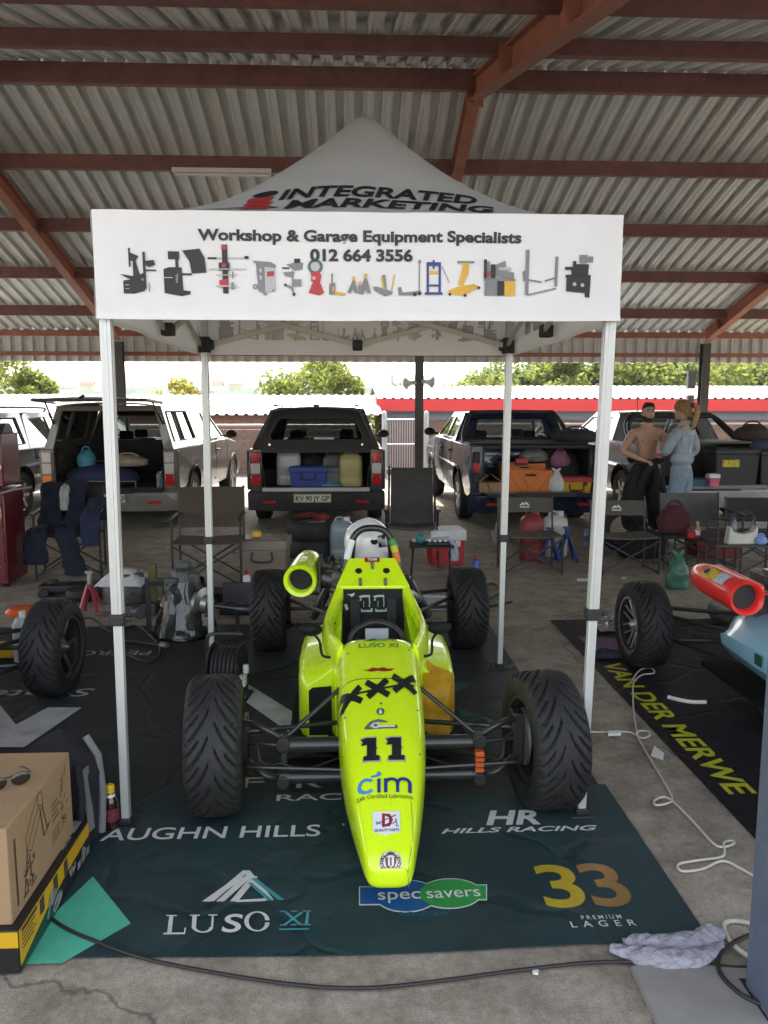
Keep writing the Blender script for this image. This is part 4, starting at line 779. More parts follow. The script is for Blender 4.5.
# engine, airbox, gearbox behind
engm = mat('oily engine alloy', (.13, .125, .12), .45, .6, var=.35, scale=15, bump=.4, bscale=30)
mb = MB(); mb.box((0, 1.62, .40), (.34, .46, .42)); mb.box((.02, 1.6, .63), (.2, .42, .07)); mb.box((-.2, 1.58, .52), (.1, .36, .12)); mb.cyl((0, 1.85, .33), (0, 2.25, .3), .14, .1); mb.box((0, 1.4, .40), (.3, .04, .5))
eng = mb.build('engine', engm, car, bevel=.012)
mb = MB(); mb.cyl((0, 1.5, .66), (0, 1.75, .66), .05); mb.box((0.02, 1.52, .685), (.22, .24, .05)); mb.build('cam_cover', black, eng, bevel=.01)
mb = MB()
for y in (1.5, 1.64): mb.cyl((-.22, y, .6), (-.30, y, .62), .04); mb.box((-.2, y, .62), (.07, .09, .1)); mb.cyl((-.2, y, .67), (-.2, y, .71), .02)
mb.tube([(-.16, 1.45, .66), (-.25, 1.42, .68), (-.3, 1.5, .65)], .006); mb.build('carburettor', engm, eng, bevel=.006)
mb = MB(); rq_ = random.Random(12)
for k in range(10):
    a = Vector((rq_.uniform(-.30, -.12), rq_.uniform(1.42, 1.72), rq_.uniform(.5, .68))); b = a+Vector((rq_.uniform(-.06, .12), rq_.uniform(-.12, .12), rq_.uniform(-.1, .1))); m__ = (a+b)/2+Vector((0, 0, rq_.uniform(.0, .07))); mb.tube(arc([a, m__, b], 4), rq_.uniform(.004, .010), 6)
mb.build('hoses', black, eng)
for k in range(14):
    mb = MB(); p = Vector((rq_.uniform(-.27, -.10), rq_.uniform(1.44, 1.7), rq_.uniform(.56, .70))); mb.cyl(p, p+Vector((rq_.uniform(-.02, .02), rq_.uniform(-.02, .02), .03)), rq_.uniform(.008, .018), n=10); mb.build('fitting', (chrome, steel, blackmetal)[k % 3], eng)
mb = MB(); mb.tube(arc([(.14, 1.5, .55), (.24, 1.55, .50), (.30, 1.75, .42), (.28, 2.1, .40), (.22, 2.4, .42)], 5), .028, 12); mb.build('exhaust_pipe', steel, eng)
mb = MB(); mb.box((.02, 1.40, .52), (.42, .03, .22)); mb.build('bulkhead_plate', cblack, eng)
ab = MB(); ax_ = Vector((-.035, -.30, -.042)); c = Vector((-.395, 1.55, .655)); d = ax_.normalized()
ab.lathe([(.02, -.20), (.06, -.185), (.082, -.14), (.090, -.05), (.096, .15), (.098, .19), (.095, .197), (.085, .195), (.073, .185), (.068, .16), (.066, -.12)], c, d, 32); air = ab.build('airbox', lime, car, 'lime tube shaped air intake')
mb = MB(); mb.lathe([(.069, .15), (.03, .149), (.001, .1485)], c, d, 24); mb.build('intake_core', dkprint, air)
mb = MB(); mb.box((-.305, 1.55, .64), (.012, .30, .17)); 
for k in range(7): mb.cyl((-.31, 1.42+.043*k, .725), (-.29, 1.42+.043*k, .725), .006)
mb.build('filter_plate', blackmetal, air)
mb = MB()
for q in (0, .045, .075): a = c+d*(.10-q)+Vector((.0, 0, .089)); mb.box(a, (.035, .022, .012), (R(-6), R(0), R(12)))
mb.build('sticker', white_i, air)
# side pods
for sx in (-1, 1):
    mb = MB(); rings = []
    for y, xo, zt, zi in ((.40, .325, .375, .40), (.43, .352, .392, .415), (.52, .372, .408, .43), (.75, .385, .42, .46), (1.0, .385, .42, .47), (1.2, .36, .40, .45), (1.36, .30, .36, .40), (1.45, .25, .30, .33)):
        pts = [(.17, .09), (xo-.02, .09), (xo, .11), (xo, zt-.06), (xo-.012, zt-.02), (xo-.04, zt), (.26, (zt+zi)/2+.005), (.215, zi+.03), (.17, zi+.06)]
        rings.append([(sx*x, y, z) for x, z in pts])
    mb.loft(rings, True, True); pod = mb.build('side_pod', lime, car, bevel=.004, angle=50)
    mb = MB(); mb.plate([[(.205, .115), (.318, .115), (.318, .33), (.300, .345), (.205, .352)]], .02, lambda u, v, q: (sx*u, .399-q*.1, v)); mb.build('radiator_intake', cblack, pod)
    mb = MB(); mb.bar((sx*.20, .36, .1), (sx*.37, .40, .1), .1, .008); mb.box((sx*.31, .72, .078), (.22, .92, .012)); mb.build('under_tray', cblack, pod)
    if sx > 0:
        tm = mat('orange duct tape', (.56, .29, .012), .5, var=.22, scale=14, bump=.35, bscale=16, dirt=(.28, .1, .01), dscale=9)
        mb = MB(); rows = []
        for y, e in ((.395, .004), (.42, .005), (.46, .005)):
            xo = np.interp(y, [.40, .43, .52, .75], [.325, .352, .372, .385]); zt = np.interp(y, [.40, .43, .52, .75], [.375, .392, .408, .42]); zi = zt+.025
            rows.append([(x+e, y, z) for x, z in ((xo-.01, .10), (xo, .13), (xo+.002, .2), (xo+.001, .27), (xo, zt-.06))]+[(xo-.012+e, y, zt-.02+e), (xo-.04, y, zt+e), (.27, y, (zt+zi)/2+.006+e), (.235, y, zi+.02+e)])
        mb.loft(rows, False, False, False); mb.build('tape_patch', tm, pod, 'orange brown tape wrapped over the right pod corner', solid=.003)
        mb = MB()
        zz = np.random.RandomState(2)
        mb.sheet(10, 14, lambda u, v: (.212+u*.122+.004*math.sin(9*v), .391-.004*math.sin(14*v)-.006*abs(math.sin(17*v+u)), .108+v*.305)); mb.build('tape_flap', tm, pod, solid=.003)
    # mirrors
    mb = MB(); mb.sph((sx*.325, .73, .525), (.062, .03, .033), 16, 10, (0, 0, sx*R(8))); mi = mb.build('mirror', cblack, car); mb = MB(); mb.tube(arc([(sx*.20, .43, .475), (sx*.255, .47, .475), (sx*.275, .62, .495), (sx*.31, .71, .51)], 4), .0065, 8); mb.build('stalk', cblack, mi); mb = MB(); mb.box((sx*.196, .425, .475), (.018, .03, .03)); mb.build('stalk_clip', cblack, mi)
# side script
mb = MB(); 
for sx, s in ((-1, 'Vaughn'), (1, 'Vaughn')): ink(mb, s, .04, lambda a, c: (sx*(.277-.1*c), .72+a*.9*(-sx), .37+c*1.6), shear=.3, bold=.005)
mb.build('lettering', dkprint, car, fix=False)
# --- suspension
susp = blackmetal
for sx in (-1, 1):
    for z, y, r, n0 in ((.276, -.06, .030, .165), (.149, -.08, .026, .15)):
        mb = MB(); mb.cyl((sx*n0, y, z), (sx*.385, y, z), r, n=18); mb.cyl((sx*.372, y, z), (sx*.405, y, z), r*1.25, n=18)
        mb.build('wishbone_tube', susp, car)
    mb = MB(); mb.box((sx*.392, -.075, .212), (.024, .03, .19)); mb.cyl((sx*.395, -.1, .29), (sx*.395, -.04, .29), .028); mb.cyl((sx*.395, -.12, .14), (sx*.395, -.04, .14), .026); mb.build('link_plate', susp, car, bevel=.003)
    mb = MB(); mb.tube([(sx*.16, .12, .45), (sx*.39, -.05, .30)], .0095); mb.sph((sx*.39, -.05, .30), .016, 10, 6); mb.build('push_rod', susp, car)
    mb = MB(); mb.tube([(sx*.40, -.05, .27), (sx*.58, -.02, .275)], .009); mb.build('hub_link', susp, car)
    for a, b, r in (((.16, .2, .26), (.56, .02, .3), .011), ((.16, .25, .13), (.56, .02, .15), .011), ((.16, -.13, .20), (.54, -.09, .20), .008)): mb = MB(); mb.tube([(sx*a[0], a[1], a[2]), (sx*b[0], b[1], b[2])], r); mb.build('track_rod', susp, car)
    mb = MB(); mb.tube(arc([(sx*.40, -.06, .30), (sx*.46, -.07, .345), (sx*.53, -.04, .36), (sx*.57, 0, .34)], 4), .014); mb.tube(arc([(sx*.40, -.07, .14), (sx*.46, -.10, .165), (sx*.53, -.06, .20), (sx*.57, 0, .19)], 4), .014); mb.box((sx*.565, 0, .27), (.045, .07, .22)); mb.build('upright', susp, car, bevel=.004)
    mb = MB(); mb.cyl((sx*.59, 0, .27), (sx*.60, 0, .27), .115, n=28); mb.build('brake_disc', steel, car)
    mb = MB(); mb.tube(arc([(sx*.42, -.08, .2), (sx*.48, -.12, .235), (sx*.5, -.08, .29), (sx*.55, -.02, .31)], 4), .006); mb.tube(arc([(sx*.17, -.02, .2), (sx*.3, -.1, .195), (sx*.42, -.08, .21)], 4), .0045); mb.build('brake_hose', black, car)
    mb = MB(); mb.cyl((sx*.37, 1.78, .30), (sx*.24, 1.72, .55), .032, n=14); mb.cyl((sx*.26, 1.73, .51), (sx*.225, 1.715, .58), .022); mb.build('damper', susp, car)
    for a, b in (((.16, 1.75, .45), (.56, 2.08, .40)), ((.2, 1.4, .40), (.56, 2.04, .36)), ((.14, 1.9, .22), (.56, 2.1, .16)), ((.22, 1.5, .20), (.56, 2.05, .2)), ((.1, 2.05, .29), (.56, 2.08, .28))): mb = MB(); mb.tube([(sx*a[0], a[1], a[2]), (sx*b[0], b[1], b[2])], .0125); mb.build('rear_wishbone', susp, car)
    mb = MB(); mb.box((sx*.555, 2.08, .28), (.05, .08, .26)); mb.build('rear_upright', susp, car, bevel=.006)
    wheel(car, 'w', (sx*.668, -.04, .277), R(6), .277, .210, rimdark, 1, sx, 6)
    wheel(car, 'w', (sx*.665, 2.08, .275), 0, .275, .225, rimdark, 1, sx, 6)
mb = MB(); mb.box((.392, -.105, .215), (.036, .035, .085)); 
for k in (-.022, 0, .022): mb.mat(1).box((.392, -.105, .215+k), (.039, .038, .006))
mb.build('orange_clamp', [mat('orange anodised', (.65, .12, .02), .35, .2), black], car, 'bright orange clamp on the right link plate', bevel=.002)
mb = MB(); mb.tube(arc([(-.2, .9, .5), (-.28, 1.05, .55), (-.24, 1.2, .62), (-.2, 1.1, .56)], 5), .004); mb.build('wire', dkprint, car)
# dirt patch on the front left tyre is in the rubber material
# helmet on the engine cover behind the hoop
hl_ = thing('helmet', 'white full-face helmet resting behind the roll hoop of the lime car', 'helmet', (AX-.015, AY+1.60, .692), R(97)); hl_.scale = (.97, .97, .97)
mb = MB(); rings = []
for k in range(13):
    t = k/12; z = .285*t; a = math.sin(math.pi*min(1, .30+.70*t) )**.6 if t > .3 else .80+.18*(t/.3)
    a = [.80, .86, .91, .95, .98, 1, 1, .98, .93, .84, .70, .48, .05][k]; f = [.22, .235, .24, .235, .22, .2, .185, .175, .165, .15, .125, .085, .01][k]
    rg = []
    for i in range(28):
        q = 2*math.pi*i/28; x = .132*a*math.cos(q); s = math.sin(q); y = -(f*.78)*(-s) if s < 0 else .155*a*s
        rg.append((x, y, z))
    rings.append(rg)
mb.loft(rings); shell = mb.build('shell', mat('glossy white shell', (.78, .78, .77), .25, var=.02, coat=.8), hl_, sub=1, angle=70)
hb = BVHTree.FromPolygons([Vector(v) for v in mb.v], mb.f)
def hdrop(a, z, up): 
    d = Vector((math.sin(a), -math.cos(a), 0)); h = hb.ray_cast(Vector((0, 0, z))+d*.5, -d); return h[0]+d*up if h[0] else Vector((0, 0, z))+d*.15
mb = MB(); mb.sheet(24, 6, lambda u, v: hdrop((u-.5)*2.5, .118+.085*v*(1-.5*abs(u-.5)), .007)); mb.build('visor', mat('dark visor', (.01, .01, .012), .08, coat=1), shell, angle=70)
mb = MB(); mb.tube([hdrop((u-.5)*2.5, .118, .008) for u in np.linspace(0, 1, 20)], .004); mb.tube([hdrop((u-.5)*2.5, .118+.085*(1-.5*abs(u-.5)), .008) for u in np.linspace(0, 1, 20)], .0035); mb.tube([hdrop((u-.5)*6.2, .02, .002) for u in np.linspace(0, 1, 30)], .006)
for sx in (-1, 1): p = hdrop(sx*1.45, .15, .0); mb.cyl(p, p*1.04, .022)
mb.build('trim', black, shell)
# ================================================================== boxes and bags at the left
kraft = mat('kraft cardboard', (.33, .215, .115), .85, var=.08, scale=5, bump=.1, bscale=60)
kraft2 = mat('kraft tape', (.30, .19, .10), .35, var=.1)
inkb = mat('faded black ink', (.05, .04, .03), .8, var=.2)
b1 = thing('carton', 'tall brown cardboard carton with line drawings, stacked on the black and yellow box', 'box', (-1.25, 2.355, .142))
mb = MB(); mb.box((0, 0, .148), (.53, .50, .296)); mb.build('body', kraft, b1, bevel=.004)
mb = MB(); mb.box((-.02, 0, .2975), (.055, .5, .002)); mb.box((-.02, -.2515, .25), (.055, .002, .09)); mb.build('tape', kraft2, b1)
mb = MB(); mb.box((-.05, 0, .2968), (.004, .5, .002)); mb.build('flap_gap', inkb, b1)
FX = lambda y, z: (.2662, y, z)
def line(mb, pts, w_, fn, closed=False):
    P = pts+[pts[0]] if closed else pts
    for a, b in zip(P, P[1:]): mb.flat(thick(a[0], a[1], b[0], b[1], w_), fn)
mb = MB()
line(mb, P_(-.13, .155, -.03, .245, .005, .235, -.095, .14), .003, FX, True); line(mb, P_(-.13, .155, -.13, .20, -.03, .285, -.03, .245), .003, FX); line(mb, P_(-.03, .285, .0, .28, .005, .235), .003, FX)
for (a, b) in (((-.125, .15), (-.16, .03)), ((-.115, .14), (-.10, .035)), ((.0, .23), (.03, .14)), ((-.02, .235), (-.0, .13)), ((-.16, .09), (-.09, .10)), ((-.17, .03), (-.13, .03)), ((-.11, .03), (-.07, .04)), ((.0, .13), (.05, .15))): line(mb, [a, b], .006, FX)
rj = random.Random(4)
for k in range(16): a = (-.15+rj.random()*.07, .04+rj.random()*.1); line(mb, [a, (a[0]+rj.uniform(-.02, .02), a[1]+rj.uniform(-.03, .03))], .004, FX)
for k in range(18): a = (.15+rj.random()*.05, .08+rj.random()*.16); line(mb, [a, (a[0]+rj.uniform(-.02, .02), a[1]+rj.uniform(-.04, .04))], .004, FX)
for k in range(4): line(mb, P_(.07, .19-.018*k, .07+.05+.012*(k % 2), .195-.018*k), .0045, FX)
for k in range(4): line(mb, P_(.06, .10-.012*k, .13, .105-.012*k), .003, FX)
line(mb, P_(-.205, .03, -.205, .24), .011, lambda y, z: FX(y, z) if int(z*130) % 4 else FX(y, z))
mb.build('printed_drawing', inkb, b1, 'black line drawing of a folding bench', fix=False)
b2 = thing('tool_box_carton', 'long low black and yellow printed box on the mint print, under the brown carton', 'box', (-1.23, 2.38, .007))
blk = mat('black printed card', (.015, .015, .016), .4, var=.15); yl = mat('amber printed card', (.62, .36, .012), .4, var=.06); gnp = mat('green printed card', (.012, .06, .04), .4)
mb = MB(); mb.box((0, 0, .067), (.54, .60, .134)); mb.build('body', blk, b2, bevel=.003)
SX = lambda y, z: (.2716, y, z); TX = lambda x, y: (x, y, .1352); NY = lambda x, z: (x, -.3016, z)
mb = MB(); mb.flat(P_(-.297, .02, -.297, .131, .297, .131, .297, .082, .10, .075, -.1, .06), SX); mb.flat(P_(-.27, .082, .27, .082, .27, .131, -.27, .131), NY); mb.build('yellow_panel', yl, b2, fix=False)
mb = MB(); mb.flat(P_(-.297, .004, -.297, .018, -.1, .057, .02, .064, -.02, .004), lambda y, z: (.2722, y, z)); mb.build('green_panel', gnp, b2, fix=False)
mb = MB()
for y0, z0, s in ((-.10, .05, .045), (-.03, .035, .03), (.12, .05, .03), (.22, .05, .025)):
    for k in range(7): a = (y0+rj.uniform(-s, s), z0+rj.uniform(-s, s)*.6); mb.flat(thick(a[0], a[1], a[0]+rj.uniform(.01, s), a[1]+rj.uniform(.005, s*.7), .012), lambda y, z: (.2726+.0003*k, y, max(.006, min(.13, z))))
for k in range(3): mb.flat(P_(.17+.045*k, .02, .20+.045*k, .02, .205+.045*k, .045, .175+.045*k, .045), SX)
for k in range(3): mb.flat(P_(.02-.0*k, .05+.11*k, .15, .05+.11*k, .15, .13+.11*k, .02, .13+.11*k), lambda x, y: (.13+x*.8, y-.05, .1352)) if k else None
mb.build('printed_photo', mat('grey printed photo', (.26, .27, .26), .5, var=.5, scale=40), b2, fix=False)
mb = MB()
for k in range(4): mb.flat(rectp(-.28, .062+.013*k, -.20+.015*(k % 2), .067+.013*k), lambda y, z: (.2724, y, z))
mb.flat(rectp(-.28, .113, -.17, .126), lambda y, z: (.2724, y, z))
for y0 in (-.15, -.04, .05): mb.flat(rectp(y0, .075, y0+.035, .125), lambda y, z: (.2724, y, z))
mb.build('printed_text', inkb, b2, fix=False)
mb = MB()
for k in range(6): mb.flat(rectp(.17+.02*(k % 2), -.27+.03*k, .20+.02*(k % 2)+.02, -.255+.03*k), TX)
for k in range(5): mb.flat(rectp(.10+.02*k, .015, .112+.02*k, .05), NY)
mb.build('printed_label', whprint, b2, fix=False)
sg_ = thing('sunglasses', 'dark sunglasses lying on top of the brown cardboard carton', 'sunglasses', (-1.075, 2.34, .443), R(35))
gl_ = mat('smoked lens', (.02, .014, .012), .1, coat=.5)
for sx in (-1, 1): mb = MB(); mb.sph((sx*.034, 0, .022), (.029, .005, .022), 16, 8); mb.build('lens', gl_, sg_)
mb = MB(); mb.tube([(-.062, 0, .036), (0, .002, .034), (.062, 0, .036)], .0025)
for sx in (-1, 1): mb.tube([(sx*.064, 0, .034), (sx*.066, .07, .02), (sx*.06, .13, .004)], .0022)
mb.build('frame', black, sg_)
# backpack
bp_ = thing('backpack', 'black backpack with grey side strap standing behind the cardboard carton', 'backpack', (-1.115, 2.86, .006), R(-8))
bm_ = mat('black nylon', (.009, .009, .011), .85, var=.3, bump=.3, bscale=50); bg_ = mat('grey nylon', (.16, .16, .165), .8, var=.2)
def sbox(w, d, z0, z1, xc=0, yc=0, e=3, n=24, tap=.8, lean=0, rows=9):
    out = []
    for k in range(rows):
        t = k/(rows-1); q = math.sin(math.pi*min(1, max(0, .5+(t-.62)/.76)) ) if t > .62 else (.94+.06*min(1, t/.3)); q = max(.02, q)
        out.append([(xc+w/2*q*math.copysign(abs(math.cos(a))**(2/e), math.cos(a)), yc+lean*t+d/2*q*math.copysign(abs(math.sin(a))**(2/e), math.sin(a)), z0+(z1-z0)*t) for a in np.linspace(0, 2*math.pi, n, endpoint=False)])
    return out
mb = MB(); mb.loft(sbox(.33, .24, 0, .41)); mb.build('body', bm_, bp_, angle=70)
mb = MB(); mb.loft(sbox(.26, .09, .03, .24, 0, -.12)); mb.build('front_pocket', bm_, bp_, angle=70)
mb = MB(); mb.tube([(.165, -.03, .02), (.172, -.02, .18), (.15, .0, .31), (.1, .01, .38)], .014); mb.build('grey_piping', bg_, bp_)
mb = MB(); mb.bar((.155, -.09, .06), (.14, -.085, .30), .006, .04, (0, 1, 0)); mb.build('side_panel', bg_, bp_)
mb = MB(); mb.tube(arc([(.12, -.1, .32), (.16, -.16, .2), (.13, -.14, .06)], 5), .014); mb.build('strap', bm_, bp_)
bo = thing('drink_bottle', 'dark drink bottle with yellow cap between the backpack and the left front tent leg', 'bottle', (-.935, 2.86, .006)); bo.scale = (.82, .82, .82)
mb = MB(); mb.lathe([(.03, 0), (.034, .01), (.034, .13), (.028, .155), (.016, .175), (.014, .185)], n=20); mb.build('body', mat('dark cola bottle', (.02, .008, .01), .15, coat=.6), bo); mb = MB(); mb.lathe([(.0355, .05), (.0355, .11)], n=20, cap=False); mb.build('label_band', mat('dull maroon label', (.14, .02, .03), .5, var=.5, scale=60), bo)
mb = MB(); mb.lathe([(.019, .183), (.02, .19), (.02, .215), (.014, .222)], n=18); mb.build('cap', mat('yellow cap', (.72, .50, .01), .4), bo); mb = MB(); mb.lathe([(.026, .155), (.018, .176)], n=18, cap=False); mb.build('neck', white, bo)

# ---- cords, rag and scraps on the floor
def cord(name, lab, px, r, m, z=None, cat='cable', n=7):
    z = r+.004 if z is None else z; pts = [gz(x, y, z) for x, y in px]; pts = arc(pts, n); mb = MB(); mb.tube(pts, r, 8)
    return tag(mb.build(name, m), lab, cat)
bc = mat('black cable', (.02, .02, .02), .55); wc = mat('white cord', (.55, .53, .47), .6, var=.15)
cord('power_cable', 'long thin black cable crossing the concrete in front of the dark teal mat', P_(36, 905, 62, 926, 95, 941, 140, 957, 200, 970, 290, 984, 360, 988, 430, 982, 520, 970, 600, 962, 680, 963, 730, 967, 770, 968), .0055, bc, .014)
cord('rubber_hose', 'short black hose curling beside the blue-grey column', P_(768, 930, 742, 938, 724, 950, 718, 962, 722, 976, 738, 992, 752, 1000, 772, 1008), .0065, bc, .022)
cord('loose_string', 'thin white string looping over the concrete between the two race cars', P_(560, 731, 598, 732, 628, 732, 642, 738, 650, 735, 646, 731, 637, 733, 645, 750, 660, 775, 672, 797, 668, 803, 656, 805, 655, 800, 668, 798, 690, 818, 712, 842, 722, 847, 733, 844, 733, 841, 724, 843, 723, 856, 700, 860, 679, 864, 682, 871, 702, 869, 722, 861, 740, 868, 770, 886), .0048, wc, .010)
cord('loose_string', 'short white string lying over the yellow name lettering', P_(637, 733, 634, 715, 633, 695, 634, 682, 642, 675, 654, 673, 651, 668, 640, 670, 632, 680), .0045, wc, .018)
cord('thick_white_cable', 'thicker white cable loop next to the blue-grey column', P_(775, 934, 752, 924, 733, 921, 724, 925, 728, 938, 742, 952, 775, 972), .007, wc, .012)
rg = thing('rag', 'crumpled lavender grey rag lying at the corner of the dark teal mat', 'rag', gz(665, 950))
o_ = gz(665, 950); mb = MB(); rr_ = random.Random(9)
for path, r0 in ((P_(610, 947, 628, 953, 650, 957, 680, 959, 705, 955, 722, 945), .030), (P_(624, 943, 640, 941, 660, 944, 690, 941, 712, 936, 720, 945), .028), (P_(690, 945, 705, 938, 712, 932, 703, 934), .03)):
    P = arc([gz(x, y, .022)-o_ for x, y in path], 9); rings = []
    for i, p in enumerate(P):
        a = P[min(i+1, len(P)-1)]-P[max(i-1, 0)]; a.z = 0; a.normalize(); b = Vector((-a.y, a.x, 0)); t = i/(len(P)-1); rad = r0*(.35+.65*math.sin(math.pi*min(.93, max(.07, t))))
        rings.append([p+b*(rad*1.25*math.cos(q)*(1+.28*math.sin(5*q+i*.7)+.15*rr_.uniform(-1, 1)))+Vector((0, 0, max(-.02, rad*.85*math.sin(q)*(1+.3*math.sin(4*q+i*.9)+.15*rr_.uniform(-1, 1))))) for q in np.linspace(0, 2*math.pi, 14, endpoint=False)])
    mb.loft(rings)
ro = mb.build('cloth', mat('lavender rag', (.34, .33, .38), .95, var=.3, scale=25, bump=.6, bscale=60), rg, sub=1, angle=80)
def scrap(name, lab, pts, z, m, cat, th=.004, rise=0):
    P = [gz(x, y, z) for x, y in pts]; mb = MB(); c = sum(P, Vector())/len(P)
    mb.plate([[(p.x-c.x, p.y-c.y) for p in P]], th, lambda u, v, q: (u, v, q-.001+rise*max(0, u))); o = mb.build(name, m); o.location = c; return tag(o, lab, cat)
scrap('paper_scrap', 'white triangular scrap on the concrete beside the yellow name mat', P_(651, 756, 654, 747, 664, 755, 663, 760), .006, white, 'scrap', .006, .2)
scrap('plug_adapter', 'flat white plug lying on the thin white cord', P_(608, 733, 621, 733, 621, 735.5, 608, 736), .014, white, 'plug', .014)
scrap('paper_scrap', 'tiny white paper bit on the concrete near the front edge of the mat', P_(532, 971, 539, 970, 538, 975, 533, 974), .008, white, 'scrap', .006)
scrap('paper_scrap', 'small pale scrap on the floor left of the neighbouring race wheel', P_(621, 577, 627, 577, 626, 579.5, 621, 579), .006, whprint, 'scrap', .004)
scrap('white_strip', 'white strip lying on the bare floor behind the right rear tent leg', P_(577, 578.5, 597, 578.5, 597, 581, 577, 581), .006, white, 'strip', .006)
cord('foam_tube', 'short bent white foam tube lying on the black mat', P_(668, 697, 680, 700, 693, 702, 706, 702), .011, white, .018, 'tube')
fo = MB(); fr_ = random.Random(3); fp = gz(612, 626)
fo.sheet(14, 10, lambda u, v: (.34*(u-.5)+fr_.uniform(-.012, .012), .42*(v-.5)+fr_.uniform(-.012, .012), .012+fr_.uniform(0, .055)*math.sin(math.pi*u)*math.sin(math.pi*v)))
o = fo.build('plastic_sheet', mat('crinkled clear plastic', (.30, .30, .31), .2, .2, var=.4, scale=30), None, angle=10); o.location = (fp.x+.02, fp.y, .008); tag(o, 'crinkled silvery plastic sheet on the floor behind the right front tent leg', 'plastic sheet')
fo = MB(); fo.sheet(10, 8, lambda u, v: (.22*(u-.5), .16*(v-.5), .01+fr_.uniform(0, .05)*math.sin(math.pi*u)*math.sin(math.pi*v)))
o = fo.build('blue_rag', mat('dark blue rag', (.03, .035, .07), .95, var=.4), None, angle=60); o.location = gz(607, 656, .007); tag(o, 'small dark bluish rag beside the crinkled plastic sheet', 'rag')
# reel behind the left front wheel
rl = thing('cable_reel', 'black cable reel with bent handle behind the left front wheel of the lime car', 'cable reel', (-.70, 4.22, 0), R(-8))
mb = MB(); mb.lathe([(.02, -.07), (.105, -.07)]+[(.105+.012*abs(math.sin(k*1.05)), -.07+.14*k/18) for k in range(19)]+[(.105, .07), (.02, .07)], (0, 0, .19), (1, 0, 0), 28); mb.build('cable_coil', mat('coiled black cable', (.018, .018, .018), .6), rl, angle=20)
for x in (-.085, .075): mb = MB(); mb.lathe([(.01, 0), (.13, 0), (.135, .005), (.13, .010), (.01, .010)], (x, 0, .19), (1, 0, 0), 32); mb.build('flange', black, rl)
mb = MB(); mb.tube(arc([(-.10, .05, .01), (-.105, .0, .2), (-.10, -.03, .35), (-.06, -.03, .385), (.10, -.03, .39)], 5), .011); mb.tube([(-.1, .1, .012), (-.1, -.12, .012)], .011); mb.tube([(.11, .1, .012), (.11, -.12, .012)], .011); mb.tube([(.11, 0, .012), (.105, 0, .2)], .011); mb.tube([(-.1, .1, .012), (.11, .1, .012)], .011); mb.build('stand', black, rl)
mb = MB(); mb.box((.10, -.05, .13), (.04, .05, .06)); mb.box((.115, -.03, .19), (.03, .03, .05)); mb.box((.10, -.10, .16), (.03, .03, .02)); mb.build('white_plug', white, rl, bevel=.006)
# gearbox on its bell housing
gr_ = thing('gearbox', 'greasy grey gearbox standing upright wrapped in clear plastic beside the left rear tent leg', 'gearbox', (-1.20, 5.50, 0), R(10))
gmt = mat('cast gearbox alloy', (.085, .09, .09), .4, .5, var=.3, scale=40, bump=.6, bscale=45)
mb = MB(); mb.lathe([(.0, .01), (.20, .01), (.215, .03), (.20, .06), (.165, .10), (.135, .17), (.12, .26), (.135, .30), (.125, .36), (.10, .42), (.09, .48), (.055, .50), (.05, .54), (.0, .545)], n=18)
for k in range(9): a = k*.7; mb.bar((.17*math.cos(a), .17*math.sin(a), .06), (.12*math.cos(a), .12*math.sin(a), .3), .02, .018, (math.cos(a), math.sin(a), 0))
mb.box((-.09, -.05, .36), (.09, .12, .16)); mb.box((.07, -.08, .42), (.08, .06, .1)); mb.build('casing', gmt, gr_, bevel=.006, angle=30)
mb = MB(); mb.lathe([(.11, 0), (.115, .03), (.07, .05), (.06, .09), (.03, .10)], (.10, -.07, .25), (.8, -.55, -.1), 20); mb.build('output_flange', steel, gr_)
mb = MB(); mb.cyl((.17, -.12, .24), (.40, -.18, .21), .022); mb.cyl((.36, -.17, .215), (.45, -.19, .21), .045); mb.box((.50, -.19, .20), (.10, .06, .10)); mb.bar((.52, -.19, .22), (.58, -.2, .30), .03, .03); mb.build('drive_shaft', blackmetal, gr_)
mb = MB(); mb.bar((-.26, .05, .02), (-.26, .05, .42), .035, .035); mb.bar((-.26, .05, .02), (.40, -.22, .02), .035, .035); mb.bar((.36, -.22, .02), (.36, -.22, .18), .03, .03); mb.bar((-.26, .05, .38), (-.05, .0, .38), .035, .035); mb.build('stand', blackmetal, gr_)
mb = MB(); rx = random.Random(5); mb.loft([[((.225-.09*t+.0*k+rx.uniform(-.006, .006))*math.cos(2*math.pi*k/20), (.225-.09*t+rx.uniform(-.006, .006))*math.sin(2*math.pi*k/20), .012+.4*t) for k in range(20)] for t in np.linspace(0, 1, 8)], False, False)
mb.build('plastic_wrap', glass('clear wrap', (.9, .92, .92), .86), gr_, angle=15)
# drum shaped engine part under a cloth, jack stand, trolley jack
cl_ = thing('engine_block', 'dark engine block on the floor with a white cloth on top, left of the gearbox', 'engine block', (-1.80, 6.10, 0))
mb = MB(); mb.lathe([(.0, .10), (.15, .10), (.165, .13), (.165, .26), (.14, .34), (.0, .36)], n=18); mb.box((.05, 0, .05), (.4, .2, .1)); mb.cyl((.1, -.1, .05), (.16, -.16, .05), .05); mb.cyl((.15, 0, .25), (.45, 0, .27), .02); mb.build('block', engm, cl_, bevel=.01)
mb = MB(); mb.bar((.22, 0, 0), (.22, 0, .40), .06, .05); mb.build('bracket', mat('olive paint', (.10, .10, .02), .6), cl_)
mb = MB(); q_ = random.Random(8)
mb.sheet(12, 10, lambda u, v: (.36*(u-.5), .34*(v-.5), .375-.22*max(abs(u-.5), abs(v-.5))**2*2+q_.uniform(-.012, .012)))
o = mb.build('white_cloth', mat('white cotton', (.55, .56, .58), .95, var=.1, bump=.3), None, sub=1, solid=.006, angle=80); o.location = (-1.80, 6.08, 0); tag(o, 'white cloth draped over the dark engine block', 'cloth')
